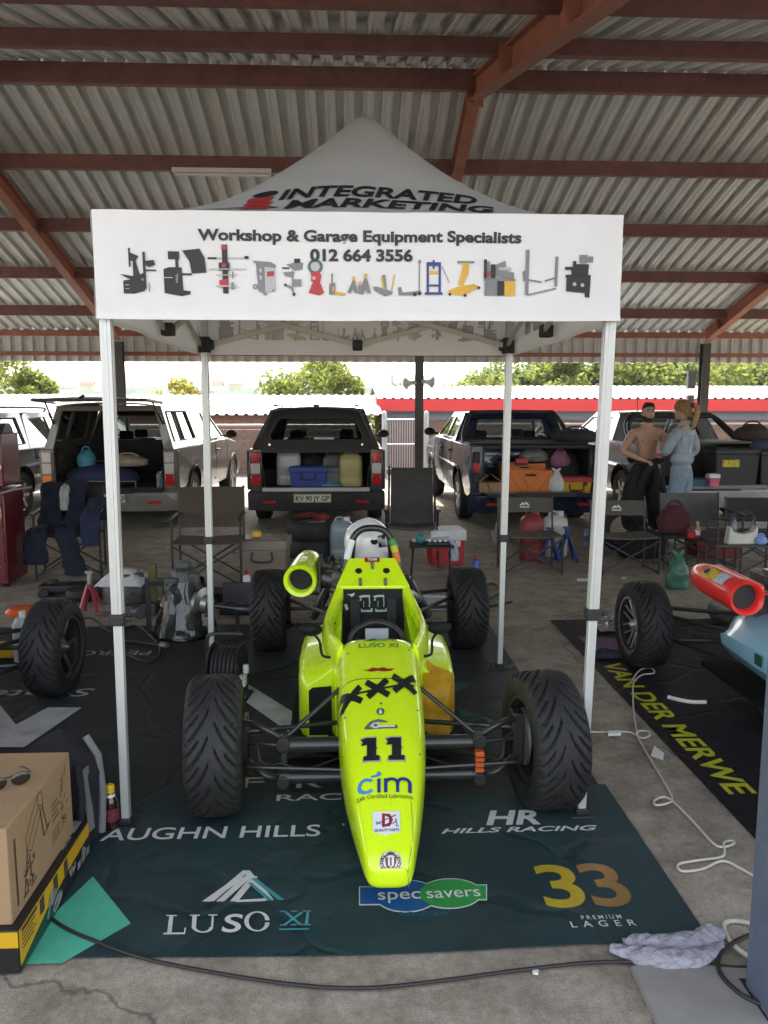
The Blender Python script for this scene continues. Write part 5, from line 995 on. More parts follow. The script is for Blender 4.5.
js = thing('jack_stand', 'red axle stand standing on the floor left of the front tent leg', 'axle stand', (-2.08, 6.12, 0))
mb = MB()
for a in (.78, 2.35, 3.93, 5.5): mb.bar((.11*math.cos(a), .11*math.sin(a), 0), (.02*math.cos(a), .02*math.sin(a), .24), .03, .008, (math.cos(a), math.sin(a), 0))
mb.build('legs_frame', mat('pinkish red paint', (.36, .05, .065), .5, var=.2), js); mb = MB(); mb.cyl((0, 0, .2), (0, 0, .33), .018); mb.box((0, 0, .335), (.06, .03, .02)); mb.build('ratchet_post', steel, js)
tj = thing('trolley_jack', 'long low trolley jack with olive handle on the floor behind the left race wheel', 'trolley jack', (-2.2, 6.75, 0), R(4))
mb = MB(); mb.box((-.25, 0, .08), (.5, .2, .06)); mb.cyl((-.45, -.13, .05), (-.45, .13, .05), .05); mb.cyl((-.05, -.13, .05), (-.05, .13, .05), .04); mb.cyl((-.4, 0, .11), (-.4, 0, .15), .05); mb.build('body', blackmetal, tj, bevel=.01); mb = MB(); mb.cyl((0, 0, .1), (.75, 0, .13), .02); mb.build('handle', mat('olive paint', (.10, .10, .02), .6), tj)
# ---- neighbouring single-seaters, mostly outside the frame
def neighbour(lab, x, y, sx, paint, rim, air=None, style=0):
    """sx: side (towards +x or -x) that shows its rear wheel; y = rear axle"""
    t = thing('race_car', lab, 'race car', (x, y, 0)); mb = MB()
    mb.loft([sect(*s) for s in ((-2.85, .05, .2, .12), (-2.75, .1, .25, .1), (-2.2, .17, .45, .1), (-1.7, .2, .55, .1), (-1.3, .27, .56, .1))]); mb.build('nose', paint, t, angle=60)
    for q in (-1, 1):
        mb = MB(); mb.loft([[(q*a, yy, z) for a, z in ((.18, .22), (.36*w_, .22), (.43*w_, .30), (.42*w_, zt-.04), (.36*w_, zt), (.24, zt+.07), (.18, zt+.09))] for yy, w_, zt in ((-1.55, .85, .36), (-1.45, .95, .40), (-.9, 1, .42), (-.5, .95, .40), (-.30, .75, .33))]); mb.build('side_pod', paint, t, bevel=.004, angle=50)
        mb = MB(); mb.loft([[(q*a, yy, z) for a, z in ((hw, .3), (hw+.01, zt-.03), (hw-.02, zt), (hw-.05, zt-.03), (hw-.06, .3))] for yy, hw, zt in ((-1.4, .25, .56), (-1.0, .26, .55), (-.7, .2, .66), (-.6, .15, .76))]); mb.build('cockpit_side', paint, t, angle=60)
        wheel(t, 'w', (q*.67, 0, .272), 0, .272, .20, rim, style, q, 5 if style == 0 else 7); wheel(t, 'w', (q*.67, -2.15, .272), R(3), .272, .19, rim, style, q, 5 if style == 0 else 7)
        for a, b in (((.15, -.35, .42), (.56, 0, .38)), ((.2, -.65, .35), (.56, -.02, .34)), ((.15, -.15, .2), (.56, 0, .17)), ((.22, -.6, .18), (.56, -.02, .2)), ((.1, 0, .27), (.56, 0, .27)), ((.16, -2.0, .42), (.55, -2.15, .36)), ((.16, -2.35, .25), (.55, -2.15, .2)), ((.16, -1.9, .2), (.55, -2.15, .2))): mb = MB(); mb.tube([(q*a[0], a[1], a[2]), (q*b[0], b[1], b[2])], .013); mb.build('wishbone', blackmetal, t)
        mb = MB(); mb.box((q*.56, 0, .28), (.05, .09, .26)); mb.build('upright', blackmetal, t, bevel=.006)
    mb = MB(); mb.box((0, -.35, .38), (.34, .5, .42)); mb.box((.02, -.35, .62), (.2, .44, .07)); mb.cyl((0, -.1, .3), (0, .35, .28), .14, .1); mb.box((sx*.2, -.4, .52), (.12, .34, .1)); mb.build('engine', engm, t, bevel=.012)
    mb = MB(); mb.tube(arc([(-.15, -.62, .68), (-.1, -.6, .9), (0, -.6, .95), (.1, -.6, .9), (.15, -.62, .68)], 5), .02); mb.build('roll_hoop', blackmetal, t)
    mb = MB(); mb.box((0, -1, .10), (.8, 1.5, .03)); mb.build('floor_tray', cblack, t); return t
orange = mat('orange paint', (.62, .11, .02), .35, coat=.4); sky_b = mat('light blue paint', (.27, .52, .68), .35, var=.05, coat=.4); redfl = mat('fluorescent red paint', (.78, .028, .022), .38, var=.04, coat=.3)
lc = neighbour('race car at the left edge showing its rear wheel with dark spoked rim', -2.37, 4.36, 1, orange, rimdark)
rc = neighbour('light blue race car at the right edge with its rear wheel showing', 2.50, 4.68, -1, sky_b, rimsilver, style=1)
mb = MB(); c = Vector((-.475, -.70, .655)); mb.lathe([(.01, -.42), (.05, -.40), (.078, -.33), (.088, -.2), (.090, .10), (.092, .17), (.088, .178), (.074, .17), (.066, .15), (.064, -.1)], c, (0, -1, -.02), 32); ab = mb.build('airbox', redfl, rc, 'fluorescent red tube shaped air intake', angle=50)
mb = MB(); mb.lathe([(.066, .13), (.001, .128)], c, (0, -1, -.02), 24); mb.build('intake_core', dkprint, ab)
mb = MB(); mb.plate([[(-.42, -.07), (.14, -.07), (.155, 0), (.14, .06), (-.36, .07)]], .03, lambda u, v, q: c+Vector((.075+q, -u, v))); mb.build('side_plate', redfl, ab, bevel=.008)
mb = MB()
def onair(u, v): a = R(128)+v; return c+Vector((.0905*math.cos(a), -u, .0905*math.sin(a)))
for i, (u0, u1, mi) in enumerate(((-.20, -.04, 0), (-.04, .06, 1), (-.19, -.14, 2))):
    w0 = .0 if mi < 2 else .0016; v, f = cutpoly(rectp(u0, -.42, u1, .42) if mi < 2 else circ((u0+u1)/2, 0, .022, .22), .05); mb.mat(mi).add([onair(a, b)+(onair(a, b)-c-Vector((0, -a, 0))).normalized()*(.0012+w0) for a, b in v], f)
mb.build('sticker', [mat('yellow sticker', (.6, .42, .03), .5, var=.5, scale=45), mat('pale blue sticker', (.45, .55, .7), .5, var=.4, scale=40), navy_i], ab, fix=False)
mb = MB(); mb.box((-.10, -.62, .72), (.22, .2, .03)); mb.tube(arc([(-.35, -.8, .66), (-.25, -.9, .72), (-.1, -.8, .75)], 5), .012); mb.build('fuel_rail', chrome, rc)
mb = MB(); mb.flat(rectp(-.02, -.05, .05, .05), lambda u, v: (-.434+.1*max(0, .33-(.345+v)), -.95+u, .345+v*.6)); mb.build('sticker', mat('dark green sticker', (.02, .10, .06), .5), rc, fix=False)
for k, z in enumerate((.36, .30)): mb = MB(); mb.box((-.475, -1.38, z-.05*k), (.03, .03, .05)); mb.build('orange_clamp', orange, rc, bevel=.004)
# odds and ends beside the left race car
o = MB(); o.lathe([(.0, 0), (.11, 0), (.12, .02), (.09, .05), (.0, .06)], n=20); o = o.build('orange_lid', orange); o.location = (-2.55, 5.95, .05); tag(o, 'orange lid lying on the floor near the red tool cabinet', 'lid')
t = thing('spare_wheel', 'small black wheel lying on the floor in front of the red tool cabinet', 'wheel', (-2.28, 6.55, .06), R(20)); mb = MB(); mb.lathe([(.06, -.04), (.13, -.045), (.15, 0), (.13, .045), (.06, .04)], n=24); mb.build('tyre', rubber, t); mb = MB(); mb.lathe([(.0, -.03), (.06, -.03), (.06, .03), (.0, .02)], n=18); mb.build('hub', steel, t)
t = thing('spray_can', 'pale grey canister beside the rear wheel of the left race car', 'canister', (-2.12, 4.95, 0)); mb = MB(); mb.lathe([(.06, 0), (.065, .01), (.065, .24), (.04, .29), (.0, .295)], n=20); mb.build('body', mat('pale grey can', (.4, .42, .42), .4), t); mb = MB(); mb.cyl((0, 0, .29), (0, 0, .33), .02); mb.build('nozzle', white, t)
o = MB(); o.box((0, 0, .04), (.2, .14, .08)); o = o.build('yellow_case', mat('yellow plastic', (.55, .33, .01), .5), bevel=.015); o.location = (-2.28, 5.0, .02); tag(o, 'small yellow case at the left edge behind the race wheel', 'case')

# more loose kit on the floor at the left and behind the car
def junk(name, lab, cat, px, py, fn, z=0): p = gz(px, py, 0); t = thing(name, lab, cat, (p.x, p.y, z)); fn(t); return t
def bar_(L_, r, m, a):
    def f(t): mb = MB(); mb.cyl((-L_/2*math.cos(a), -L_/2*math.sin(a), r+.004), (L_/2*math.cos(a), L_/2*math.sin(a), r+.004), r); mb.build('rod', m, t); mb = MB(); mb.cyl((L_/2*math.cos(a), L_/2*math.sin(a), r+.004), ((L_/2+.05)*math.cos(a), (L_/2+.05)*math.sin(a), r+.004), r*1.8); mb.build('end_joint', steel, t)
    return f
junk('drive_shaft', 'long black drive shaft lying behind the left race wheel', 'drive shaft', 88, 600, bar_(.75, .02, blackmetal, .1))
junk('breaker_bar', 'thin steel bar on the floor beside the red axle stand', 'bar', 122, 612, bar_(.4, .01, steel, .6))
junk('suspension_arm', 'black suspension arm lying left of the gearbox stand', 'suspension arm', 140, 645, bar_(.35, .014, blackmetal, -.4))
def socketbox(t): mb = MB(); mb.box((0, 0, .03), (.3, .2, .06)); mb.build('case', black, t, bevel=.01); mb = MB(); mb.box((0, .1, .12), (.3, .02, .2), (R(-15), 0, 0)); mb.build('lid', black, t, bevel=.008); [ (lambda q: q.build('socket', chrome, t))(MB().cyl((-.12+.035*k, -.02, .06), (-.12+.035*k, -.02, .075), .012, n=10)) for k in range(8) ]
junk('socket_set', 'open black socket set on the floor between the cool box and gearbox', 'socket set', 240, 612, socketbox)
def oilpan(t): mb = MB(); mb.lathe([(.0, .01), (.14, .01), (.17, .07), (.175, .075), (.16, .07), (.135, .02), (.0, .02)], n=24); mb.build('pan', black, t)
junk('oil_pan', 'round black oil pan on the floor in front of the brown camp chair', 'oil pan', 218, 600, oilpan)
def tin(c):
    def f(t): mb = MB(); mb.lathe([(.0, 0), (.033, 0), (.033, .17), (.02, .19), (.0, .19)], n=16); mb.build('body', c, t); mb = MB(); mb.cyl((0, 0, .19), (0, 0, .225), .017, n=12); mb.build('cap', redm, t)
    return f
junk('spray_tin', 'blue spray tin standing beside the red cool box', 'spray tin', 476, 578, tin(royal_tin := mat('blue tin', (.03, .07, .28), .35, .3)))
junk('spray_tin', 'white spray tin standing in front of the taupe cool box', 'spray tin', 247, 596, tin(white))
junk('spray_tin', 'grey spray tin by the left camp chair with overalls', 'spray tin', 118, 575, tin(steel))
cord('air_hose', 'black air hose snaking over the floor left of the gearbox', P_(40, 612, 62, 622, 90, 618, 112, 632, 138, 626, 160, 648, 150, 662, 128, 655), .008, bc, .016)
cord('charger_lead', 'thin black lead running from the reel to the car', P_(238, 682, 256, 672, 280, 668, 300, 660, 322, 652), .005, bc, .016)
cord('fuel_hose', 'dark hose coiled on the floor behind the right rear wheel', P_(488, 600, 500, 592, 494, 584, 480, 586, 476, 596, 486, 606, 512, 602), .010, bc, .014)
# ================================================================== pickups
carglass = glass('car glass', (.72, .80, .80), .62)
lampred = mat('red lamp lens', (.45, .012, .012), .15, coat=.8); lampclear = mat('clear lamp lens', (.55, .5, .48), .15, coat=.8); lamporange = mat('amber lamp lens', (.7, .2, .01), .2, coat=.6)
trim = mat('black bumper plastic', (.02, .02, .02), .6, var=.2); liner = mat('dark bed liner', (.018, .018, .018), .85, var=.3, bump=.2)
_vw = {}
def pickup(lab, x, y, rz, paint, W=1.86, L=5.0, zr=1.08, zf=.55, zroof=1.62, bed=1.55, bumper=None, canopy=None, tail='red', plate=None, tg=.12, tailgate='down', tailmat=None, cat='pickup truck', name='pickup_truck', rims=None, sill=.36):
    t = thing(name, lab, cat, (x, y, 0), rz); yr, yf, RW = .98, L-.85, .355; hw = W/2
    bx = lambda z: hw-.05*((z-.78)/.4)**2
    def archp(yc): return [(yc+.43*math.cos(a), .36+.43*math.sin(a)) for a in np.linspace(0, math.pi, 10)][::1]
    top = [(0, zr), (bed+2.2, zr+.01), (L-.3, zr-.10), (L-.04, zr-.3), (L, .5)]
    cabz = zroof; g0, g1, g2, g3 = bed, bed+.16, bed+1.45, bed+2.2
    for sx in (-1, 1):
        poly = [(0, .42)]+top+[(L-.05, sill)]+archp(yf)+[(yf-.45, sill), (yr+.45, sill)]+archp(yr)+[(yr-.45, .40)]
        mb = MB(); mb.plate([poly], .07, lambda u, v, q: (sx*(bx(v)-q), u, v)); s_ = mb.build('side_panel', paint, t, bevel=.012, angle=40)
        # wheel-arch lip, handles, door gaps
        mb = MB()
        for yc in (yr, yf): mb.tube([(sx*(bx(b)+.004), a, b) for a, b in archp(yc)], .018, 6)
        mb.build('arch_lip', trim, s_)
        mb = MB()
        for yy in (bed+.06, bed+1.02, bed+2.05): mb.tube([(sx*(bx(z)+.001), yy, z) for z in (.45, .7, .9, zr)], .005, 5)
        mb.build('door_gap', trim, s_); mb = MB()
        for yy in (bed+.18, bed+1.16): mb.box((sx*(bx(zr-.12)+.02), yy, zr-.14), (.03, .16, .03))
        mb.build('door_handle', trim if canopy != 'hatch' else paint, s_, bevel=.006)
        gx = lambda z: hw-.055-.20*max(0, (z-zr))/(cabz-zr)
        w1 = [(g1+.08, zr+.05), (g1+.18, cabz-.09), (bed+.95, cabz-.08), (bed+.95, zr+.05)]; w2 = [(bed+1.05, zr+.05), (bed+1.05, cabz-.08), (g2+.0, cabz-.09), (g3-.22, zr+.05)]
        mb = MB(); mb.plate([[(g0, zr-.02), (g1, cabz-.05), (g1+.12, cabz), (g2-.1, cabz), (g3, zr-.02)], w1, w2], .05, lambda u, v, q: (sx*(gx(v)-q), u, v)); mb.build('cab_side', paint, t, bevel=.006)
        for w_ in (w1, w2): mb = MB(); mb.flat(w_, lambda u, v: (sx*(gx(v)-.02), u, v)); mb.build('window', carglass, t, fix=False)
        mb = MB(); mb.sph((sx*(hw+.12), g3-.42, zr+.10), (.10, .06, .075), 12, 8); mb.box((sx*(hw+.02), g3-.40, zr+.07), (.12, .05, .04)); mb.build('mirror', trim, t)
        for yc in (yr, yf):
            k = ('w', W)
            if 'w' not in _vw:
                mb = MB(); mb.lathe([(.22, -.10), (.33, -.105), (RW-.005, -.08), (RW, -.03), (RW, .03), (RW-.005, .08), (.33, .105), (.22, .10)], ax=(1, 0, 0), n=36, cap=False); ty = mb.build('tyre', rubber, t)
                mb = MB(); mb.lathe([(.0, .07), (.05, .08), (.06, .06), (.20, .07), (.235, .10), (.235, -.1)], ax=(1, 0, 0), n=30)
                for q in range(6): a = q*math.pi/3; mb.bar((.085, .05*math.cos(a), .05*math.sin(a)), (.095, .2*math.cos(a), .2*math.sin(a)), .05, .02, (1, 0, 0))
                whl = mb.build('wheel', rimsilver, t); ty.parent = whl; _vw['w'] = (whl, ty); wh = whl
            else:
                wh = _vw['w'][0].copy(); COL.objects.link(wh); wh.parent = t; c_ = _vw['w'][1].copy(); COL.objects.link(c_); c_.parent = wh
            wh.location = (sx*(hw-.12), yc, RW); wh.rotation_euler = (0, 0, 0 if sx > 0 else math.pi)
    hr_ = lambda z: hw-.055-.20*max(0, (z-zr))/(cabz-zr)
    mb = MB(); mb.sheet(10, 8, lambda u, v: ((u-.5)*2*(hr_(cabz)-.005), g1+.02+v*(g2-g1-.02), cabz-.012+.035*math.sin(math.pi*u)*(.6+.4*math.sin(math.pi*v))+.0*v)); mb.build('roof', paint, t, solid=.02)
    mb = MB(); mb.sheet(6, 4, lambda u, v: ((u-.5)*2*(hw-.06), g3-.05+v*(L-g3-.05), zr+.0+.035*math.sin(math.pi*u)-.14*v**2)); mb.box((0, L-.04, .68), (W-.2, .06, .5)); mb.build('bonnet', paint, t)
    mb = MB(); mb.flat([(-hr_(zr+.03)+.05, 0), (hr_(zr+.03)-.05, 0), (hr_(cabz)-.05, 1), (-hr_(cabz)+.05, 1)], lambda u, v: (u, g3-.1-(g3-g2+.0)*v*.95, zr+.03+(cabz-zr-.06)*v)); mb.build('windscreen', carglass, t, fix=False)
    # bulkhead with rear window, bed floor
    rwn = [(-.58, zr+.06), (.58, zr+.06), (.50, cabz-.11), (-.50, cabz-.11)]
    mb = MB(); mb.plate([[(-hw+.08, zf-.1), (hw-.08, zf-.1), (hw-.08, zr), (hr_(cabz)-.03, cabz-.01), (-hr_(cabz)+.03, cabz-.01), (-hw+.08, zr)], rwn], .04, lambda u, v, q: (u, g0+.02+q+.16*max(0, (v-zr))/(cabz-zr), v)); mb.build('cab_rear', paint if canopy is None else liner, t)
    mb = MB(); mb.flat(rwn, lambda u, v: (u, g0+.04+.16*max(0, (v-zr))/(cabz-zr), v)); mb.build('rear_window', carglass, t, fix=False)
    mb = MB(); mb.box((0, bed/2+.04, zf-.02), (W-.16, bed-.06, .04))
    for sx in (-1, 1): mb.box((sx*(hw-.10), bed/2+.03, (zf+zr)/2), (.03, bed-.08, zr-zf)); mb.box((sx*(hw-.22), yr, zf+.1), (.22, .75, .2))
    mb.build('bed_liner', liner, t, bevel=.01)
    mb = MB(); mb.box((0, 2.6, .42), (W-.3, 4.2, .12)); mb.box((0, bed+1.2, .55), (W-.2, 2.0, .1)); mb.build('chassis', trim, t)
    mb = MB()
    for sx in (-.4, .4):
        for yy in (bed+.55, bed+1.35): mb.box((sx, yy, .85), (.46, .14, .55)); mb.box((sx, yy-.02, 1.2), (.22, .08, .14))
    mb.box((0, bed+2.0, .98), (W-.25, .3, .2)); mb.build('seats', trim, t, bevel=.03)
    # rear corners, tail lamps, bumper, plate
    bm_ = bumper or trim
    for sx in (-1, 1):
        mb = MB(); mb.plate([[(hw-.20, .44), (hw-.05, .44), (hw-.012, .75), (hw-.045, zr), (hw-.20, zr)]], .05, lambda u, v, q: (sx*u, -.012+q, v)); rp = mb.build('rear_corner', paint, t, bevel=.01)
        mb = MB(); z0, z1 = (zf+.04, zr-.03) if tail != 'tall' else (zf+.1, zr-.08); h = (z1-z0)/3
        for k, c in enumerate({'red': (0, 1, 0), 'amber': (2, 1, 1) if sx < 0 else (0, 1, 1), 'tall': (3, 0, 3)}[tail]): mb.mat(c).box((sx*(hw-.115), -.028, z0+h*(k+.5)), (.125 if tail != 'tall' else .09, .045, h*.94))
        mb.build('tail_lamp', [lampred, lampclear, lamporange, trim], t, bevel=.012)
    mb = MB(); pts = []
    for k in range(13): a = -1+2*k/12; pts.append(a)
    mb.loft([[(a*(hw-.0), -.10+.10*abs(a)**4, zf-.30), (a*(hw-.0), -.13+.12*abs(a)**4, zf-.20), (a*(hw-.0), -.14+.12*abs(a)**4, zf-.06), (a*(hw-.02), -.11+.10*abs(a)**4, zf-.03), (a*(hw-.05), .03, zf-.03), (a*(hw-.05), .03, zf-.30)] for a in pts]); bp = mb.build('bumper', bm_, t, bevel=.008)
    mb = MB()
    for sx in (-1, 1): mb.box((sx*.62, -.135, zf-.17), (.17, .02, .035))
    mb.build('reflector', lampred, bp); mb = MB(); mb.box((0, -.135, zf-.045), (.7, .05, .02)); mb.build('step_pad', trim, bp)
    if plate:
        mb = MB(); mb.box((0, 0, 0), (.50, .012, .115)); pl = mb.build('number_plate', mat('plate white', (.62, .58, .45), .4), t); pl.location = (plate[1], -.160, zf-.12)
        mb = MB(); ink(mb, plate[0], .07, lambda a, b: (a*.9, -.0075, b-.035), bold=.03); mb.build('lettering', dkprint, pl, fix=False)
        mb = MB(); line(mb, rectp(-.243, -.05, .243, .05), .006, lambda a, b: (a, -.0078, b), True); mb.build('plate_border', dkprint, pl, fix=False)
    if tailgate == 'down':
        mb = MB(); mb.box((0, -tg/2+.01, zf-.015), (W-.42, tg, .05)); mb.box((0, -tg+.01, zf-.01), (W-.42, .02, .06)); mb.build('tailgate', tailmat or paint, t, bevel=.012)
        mb = MB()
        for sx in (-1, 1): mb.tube([(sx*(hw-.22), 0, zf+.3), (sx*(hw-.24), -tg*.8, zf+.02)], .006)
        mb.build('tailgate_cable', blackmetal, t)
    return t
def canopy_parts(t, W, bed, z0, z1, topw, botw, m, wins, backwin=None, side='curved'):
    """fibreglass canopy over the bed: side walls with windows, roof, rear frame"""
    cx = lambda z: botw/2-(botw-topw)/2*max(0, (z-z0)/(z1-z0))**1.15
    for sx in (-1, 1):
        mb = MB(); mb.plate([[(.02, z0), (.10, z1), (bed+.12, z1), (bed+.02, z0)]]+wins, .04, lambda u, v, q: (sx*(cx(v)-q), u, v)); mb.build('canopy_side', m, t, bevel=.008)
        for w_ in wins: mb = MB(); mb.flat(w_, lambda u, v: (sx*(cx(v)-.018), u, v)); mb.build('window', carglass, t, fix=False); mb = MB(); mb.tube([(sx*(cx(v)+.004), u, v) for u, v in w_], .009, 5, closed=True); mb.build('window_seal', trim, t)
    mb = MB(); mb.sheet(10, 6, lambda u, v: ((u-.5)*2*(cx(z1)), .06+v*(bed+.06), z1-.02+.055*max(0, math.sin(math.pi*u))**.6)); mb.build('canopy_roof', m, t, solid=.02)
    return cx
silver = mat('pale silver gold paint', (.125, .108, .078), .36, .2, var=.05, coat=.7); darkgrey = mat('charcoal metallic paint', (.055, .055, .06), .28, .5, var=.08, coat=.8); blue = mat('deep blue metallic paint', (.010, .022, .052), .25, .4, var=.08, coat=.9); silver2 = mat('white silver paint', (.17, .182, .195), .3, .2, var=.05, coat=.8); greycar = mat('blue grey paint', (.095, .108, .12), .3, .2, var=.05, coat=.8)
cano_blk = mat('black fibreglass', (.03, .028, .026), .45, var=.15, coat=.3)
Z0 = 1.06
# silver pickup with raised canopy hatch
v1 = pickup('silver pickup with raised canopy hatch and open tailgate at the left', -3.25, 10.55, R(-1.5), silver, W=1.86, plate=('ZHW 738 GP', .0), tail='amber', bumper=mat('silver bumper', (.24, .225, .19), .35, .3), canopy='hatch', tailmat=liner)
bed = 1.55
cx = canopy_parts(v1, 1.86, bed, Z0, 1.66, 1.38, 1.74, silver, [[(.18, Z0+.12), (.24, 1.58), (.66, 1.58), (.66, Z0+.12)], [(.74, Z0+.12), (.74, 1.58), (1.34, 1.58), (1.42, Z0+.12)]])
mb = MB(); mb.plate([[(-.93, .53), (-.93, Z0), (-.87, Z0), (-.69, 1.66), (.69, 1.66), (.87, Z0), (.93, Z0), (.93, .53)], [(-.74, .56), (-.74, Z0), (-.62, 1.585), (.62, 1.585), (.74, Z0), (.74, .56)]], .05, lambda u, v, q: (u, .01+q+.08*max(0, v-Z0)/.6, v)); mb.build('rear_frame', silver, v1, bevel=.008)
mb = MB(); mb.sheet(8, 6, lambda u, v: ((u-.5)*1.42, .10-.72*v, 1.695+.03*math.sin(math.pi*u)+.03*v)); ht = mb.build('canopy_hatch', mat('black hatch glass', (.012, .012, .012), .15, coat=.6), v1, solid=.02)
mb = MB(); mb.tube([(-.71, .08, 1.70), (-.71, -.62, 1.725), (.71, -.62, 1.725), (.71, .08, 1.70)], .022, 8); mb.cyl((-.12, -.62, 1.75), (-.06, -.62, 1.78), .02); mb.build('hatch_frame', cano_blk, ht)
mb = MB()
for sx in (-1, 1): mb.cyl((sx*.69, -.28, 1.70), (sx*.73, .05, 1.42), .010); mb.cyl((sx*.715, -.1, 1.55), (sx*.73, .05, 1.42), .015)
mb.build('gas_strut', blackmetal, ht)
mb = MB(); mb.tube([(-.4, -.13, .66), (.4, -.13, .66)], .012); mb.tube([(-.38, -.1, .56), (-.38, -.13, .66)], .012); mb.tube([(.38, -.1, .56), (.38, -.13, .66)], .012); mb.build('tow_bar_rail', chrome, v1)
# dark pickup with black canopy
v2 = pickup('charcoal pickup with black canopy and a wide rear window, in the middle', -.475, 10.5, 0, darkgrey, W=1.86, plate=('KV 90 JY GP', -.05), tail='red', canopy='box', tailmat=mat('brushed tailgate edge', (.40, .40, .39), .4, .4))
cx = canopy_parts(v2, 1.86, bed, Z0, 1.60, 1.22, 1.70, cano_blk, [[(.35, Z0+.12), (.42, 1.5), (1.25, 1.5), (1.32, Z0+.12)]])
mb = MB(); hole = [(-.60, 1.20), (-.62, 1.26), (-.53, 1.45), (-.48, 1.48), (.48, 1.48), (.53, 1.45), (.62, 1.26), (.60, 1.20)]
mb.plate([[(-.86, Z0), (-.84, 1.14), (-.62, 1.60), (-.5, 1.635), (.5, 1.635), (.62, 1.60), (.84, 1.14), (.86, Z0)], hole], .05, lambda u, v, q: (u, -.015+q+.22*max(0, v-Z0)/.6, v)); hd = mb.build('canopy_door', cano_blk, v2, bevel=.012)
mb = MB(); mb.flat(hole, lambda u, v: (u, .02+.22*(v-Z0)/.6, v)); mb.build('rear_glass', carglass, hd, fix=False)
mb = MB()
for sx in (-1, 1): mb.cyl((sx*.62, -.02, 1.14), (sx*.62, -.035, 1.14), .015)
mb.build('lock', chrome, hd); mb = MB(); mb.bar((-.55, .15, 1.66), (-.55, 1.55, 1.66), .04, .03); mb.bar((.55, .15, 1.66), (.55, 1.55, 1.66), .04, .03); mb.box((0, .2, 1.66), (.08, .1, .03)); mb.build('roof_rail', cano_blk, v2, bevel=.008)
mb = MB(); mb.plate([[(-.93, .53), (-.93, Z0), (.93, Z0), (.93, .53)], [(-.76, .56), (-.76, Z0-.03), (.76, Z0-.03), (.76, .56)]], .05, lambda u, v, q: (u, .005+q, v)); mb.build('rear_frame', trim, v2)
# blue pickup, open bed
v3 = pickup('deep blue pickup with open bed full of gear behind the right side of the tent', 2.52, 10.45, R(1), blue, W=1.90, plate=None, tail='tall', tg=.5, zf=.505, zr=1.12, bumper=blue, zroof=1.56, bed=1.6)
mb = MB(); mb.tube(arc([(-.84, 1.0, 1.12), (-.80, 1.3, 1.25), (-.66, 1.55, 1.53), (-.5, 1.62, 1.56), (.5, 1.62, 1.56), (.66, 1.55, 1.53), (.80, 1.3, 1.25), (.84, 1.0, 1.12)], 4), .035, 8); mb.box((0, 1.0, 1.13), (1.7, 1.1, .02)); mb.build('sports_bar', trim, v3)
mb = MB(); mb.box((0, .06, 1.10), (1.74, .06, .05)); mb.box((-.81, .02, .84), (.18, .05, .5)); mb.box((.81, .02, .84), (.18, .05, .5)); mb.build('bed_rail', trim, v3, bevel=.01)
mb = MB(); mb.box((0, -.49, .507), (.8, .03, .056)); mb.build('tailgate_trim', trim, v3)
# white silver pickup with black roll bar
v4 = pickup('pale silver pickup with black roll bar and storage boxes in its bed, at the right', 5.02, 10.6, R(1), silver2, W=1.88, tail='red', zr=1.12, zroof=1.56, bed=1.55, bumper=mat('silver step bumper', (.42, .42, .42), .3, .5), tailmat=silver2)
mb = MB()
for yy, h in ((1.30, 1.50), (1.42, 1.53)): mb.tube(arc([(-.84, yy-.5, 1.12), (-.76, yy-.1, 1.36), (-.64, yy, h-.02), (-.5, yy+.02, h), (.5, yy+.02, h), (.64, yy, h-.02), (.76, yy-.1, 1.36), (.84, yy-.5, 1.12)], 4), .032, 8)
mb.build('roll_bar', trim, v4); mb = MB(); mb.box((.1, .35, 1.15), (1.5, .7, .03)); mb.build('tonneau_cover', mat('grey tonneau', (.12, .12, .12), .6), v4, bevel=.01)
mb = MB(); mb.cyl((-.35, 1.9, 1.56), (-.33, 2.0, 1.85), .006); mb.build('aerial', black, v4)
# grey car far left: a closed estate, so its rear is glazed
v0 = pickup('blue-grey car with roof rails at the far left edge', -5.75, 10.6, R(-2), greycar, W=1.82, zr=1.02, zf=.6, zroof=1.56, bed=1.4, tail='red', canopy='x', tailgate='none', cat='car', name='parked_car')
canopy_parts(v0, 1.82, 1.4, 1.0, 1.56, 1.32, 1.70, greycar, [[(.45, 1.1), (.6, 1.48), (1.3, 1.48), (1.3, 1.1)]])
mb = MB(); mb.plate([[(-.88, .55), (-.86, 1.0), (-.66, 1.56), (.66, 1.56), (.86, 1.0), (.88, .55)], [(-.74, 1.08), (-.6, 1.48), (.6, 1.48), (.74, 1.08)]], .05, lambda u, v, q: (u, q-.01+.15*max(0, v-1), v)); bd = mb.build('tail_door', greycar, v0); mb = MB(); mb.flat([(-.74, 1.08), (-.6, 1.48), (.6, 1.48), (.74, 1.08)], lambda u, v: (u, .02+.15*(v-1), v)); mb.build('rear_glass', carglass, bd, fix=False)
mb = MB()
for sx in (-.62, .62): mb.tube(arc([(sx, .4, 1.57), (sx, .5, 1.63), (sx, 2.4, 1.63), (sx, 2.5, 1.57)], 4), .014)
mb.build('roof_rail', trim, v0)
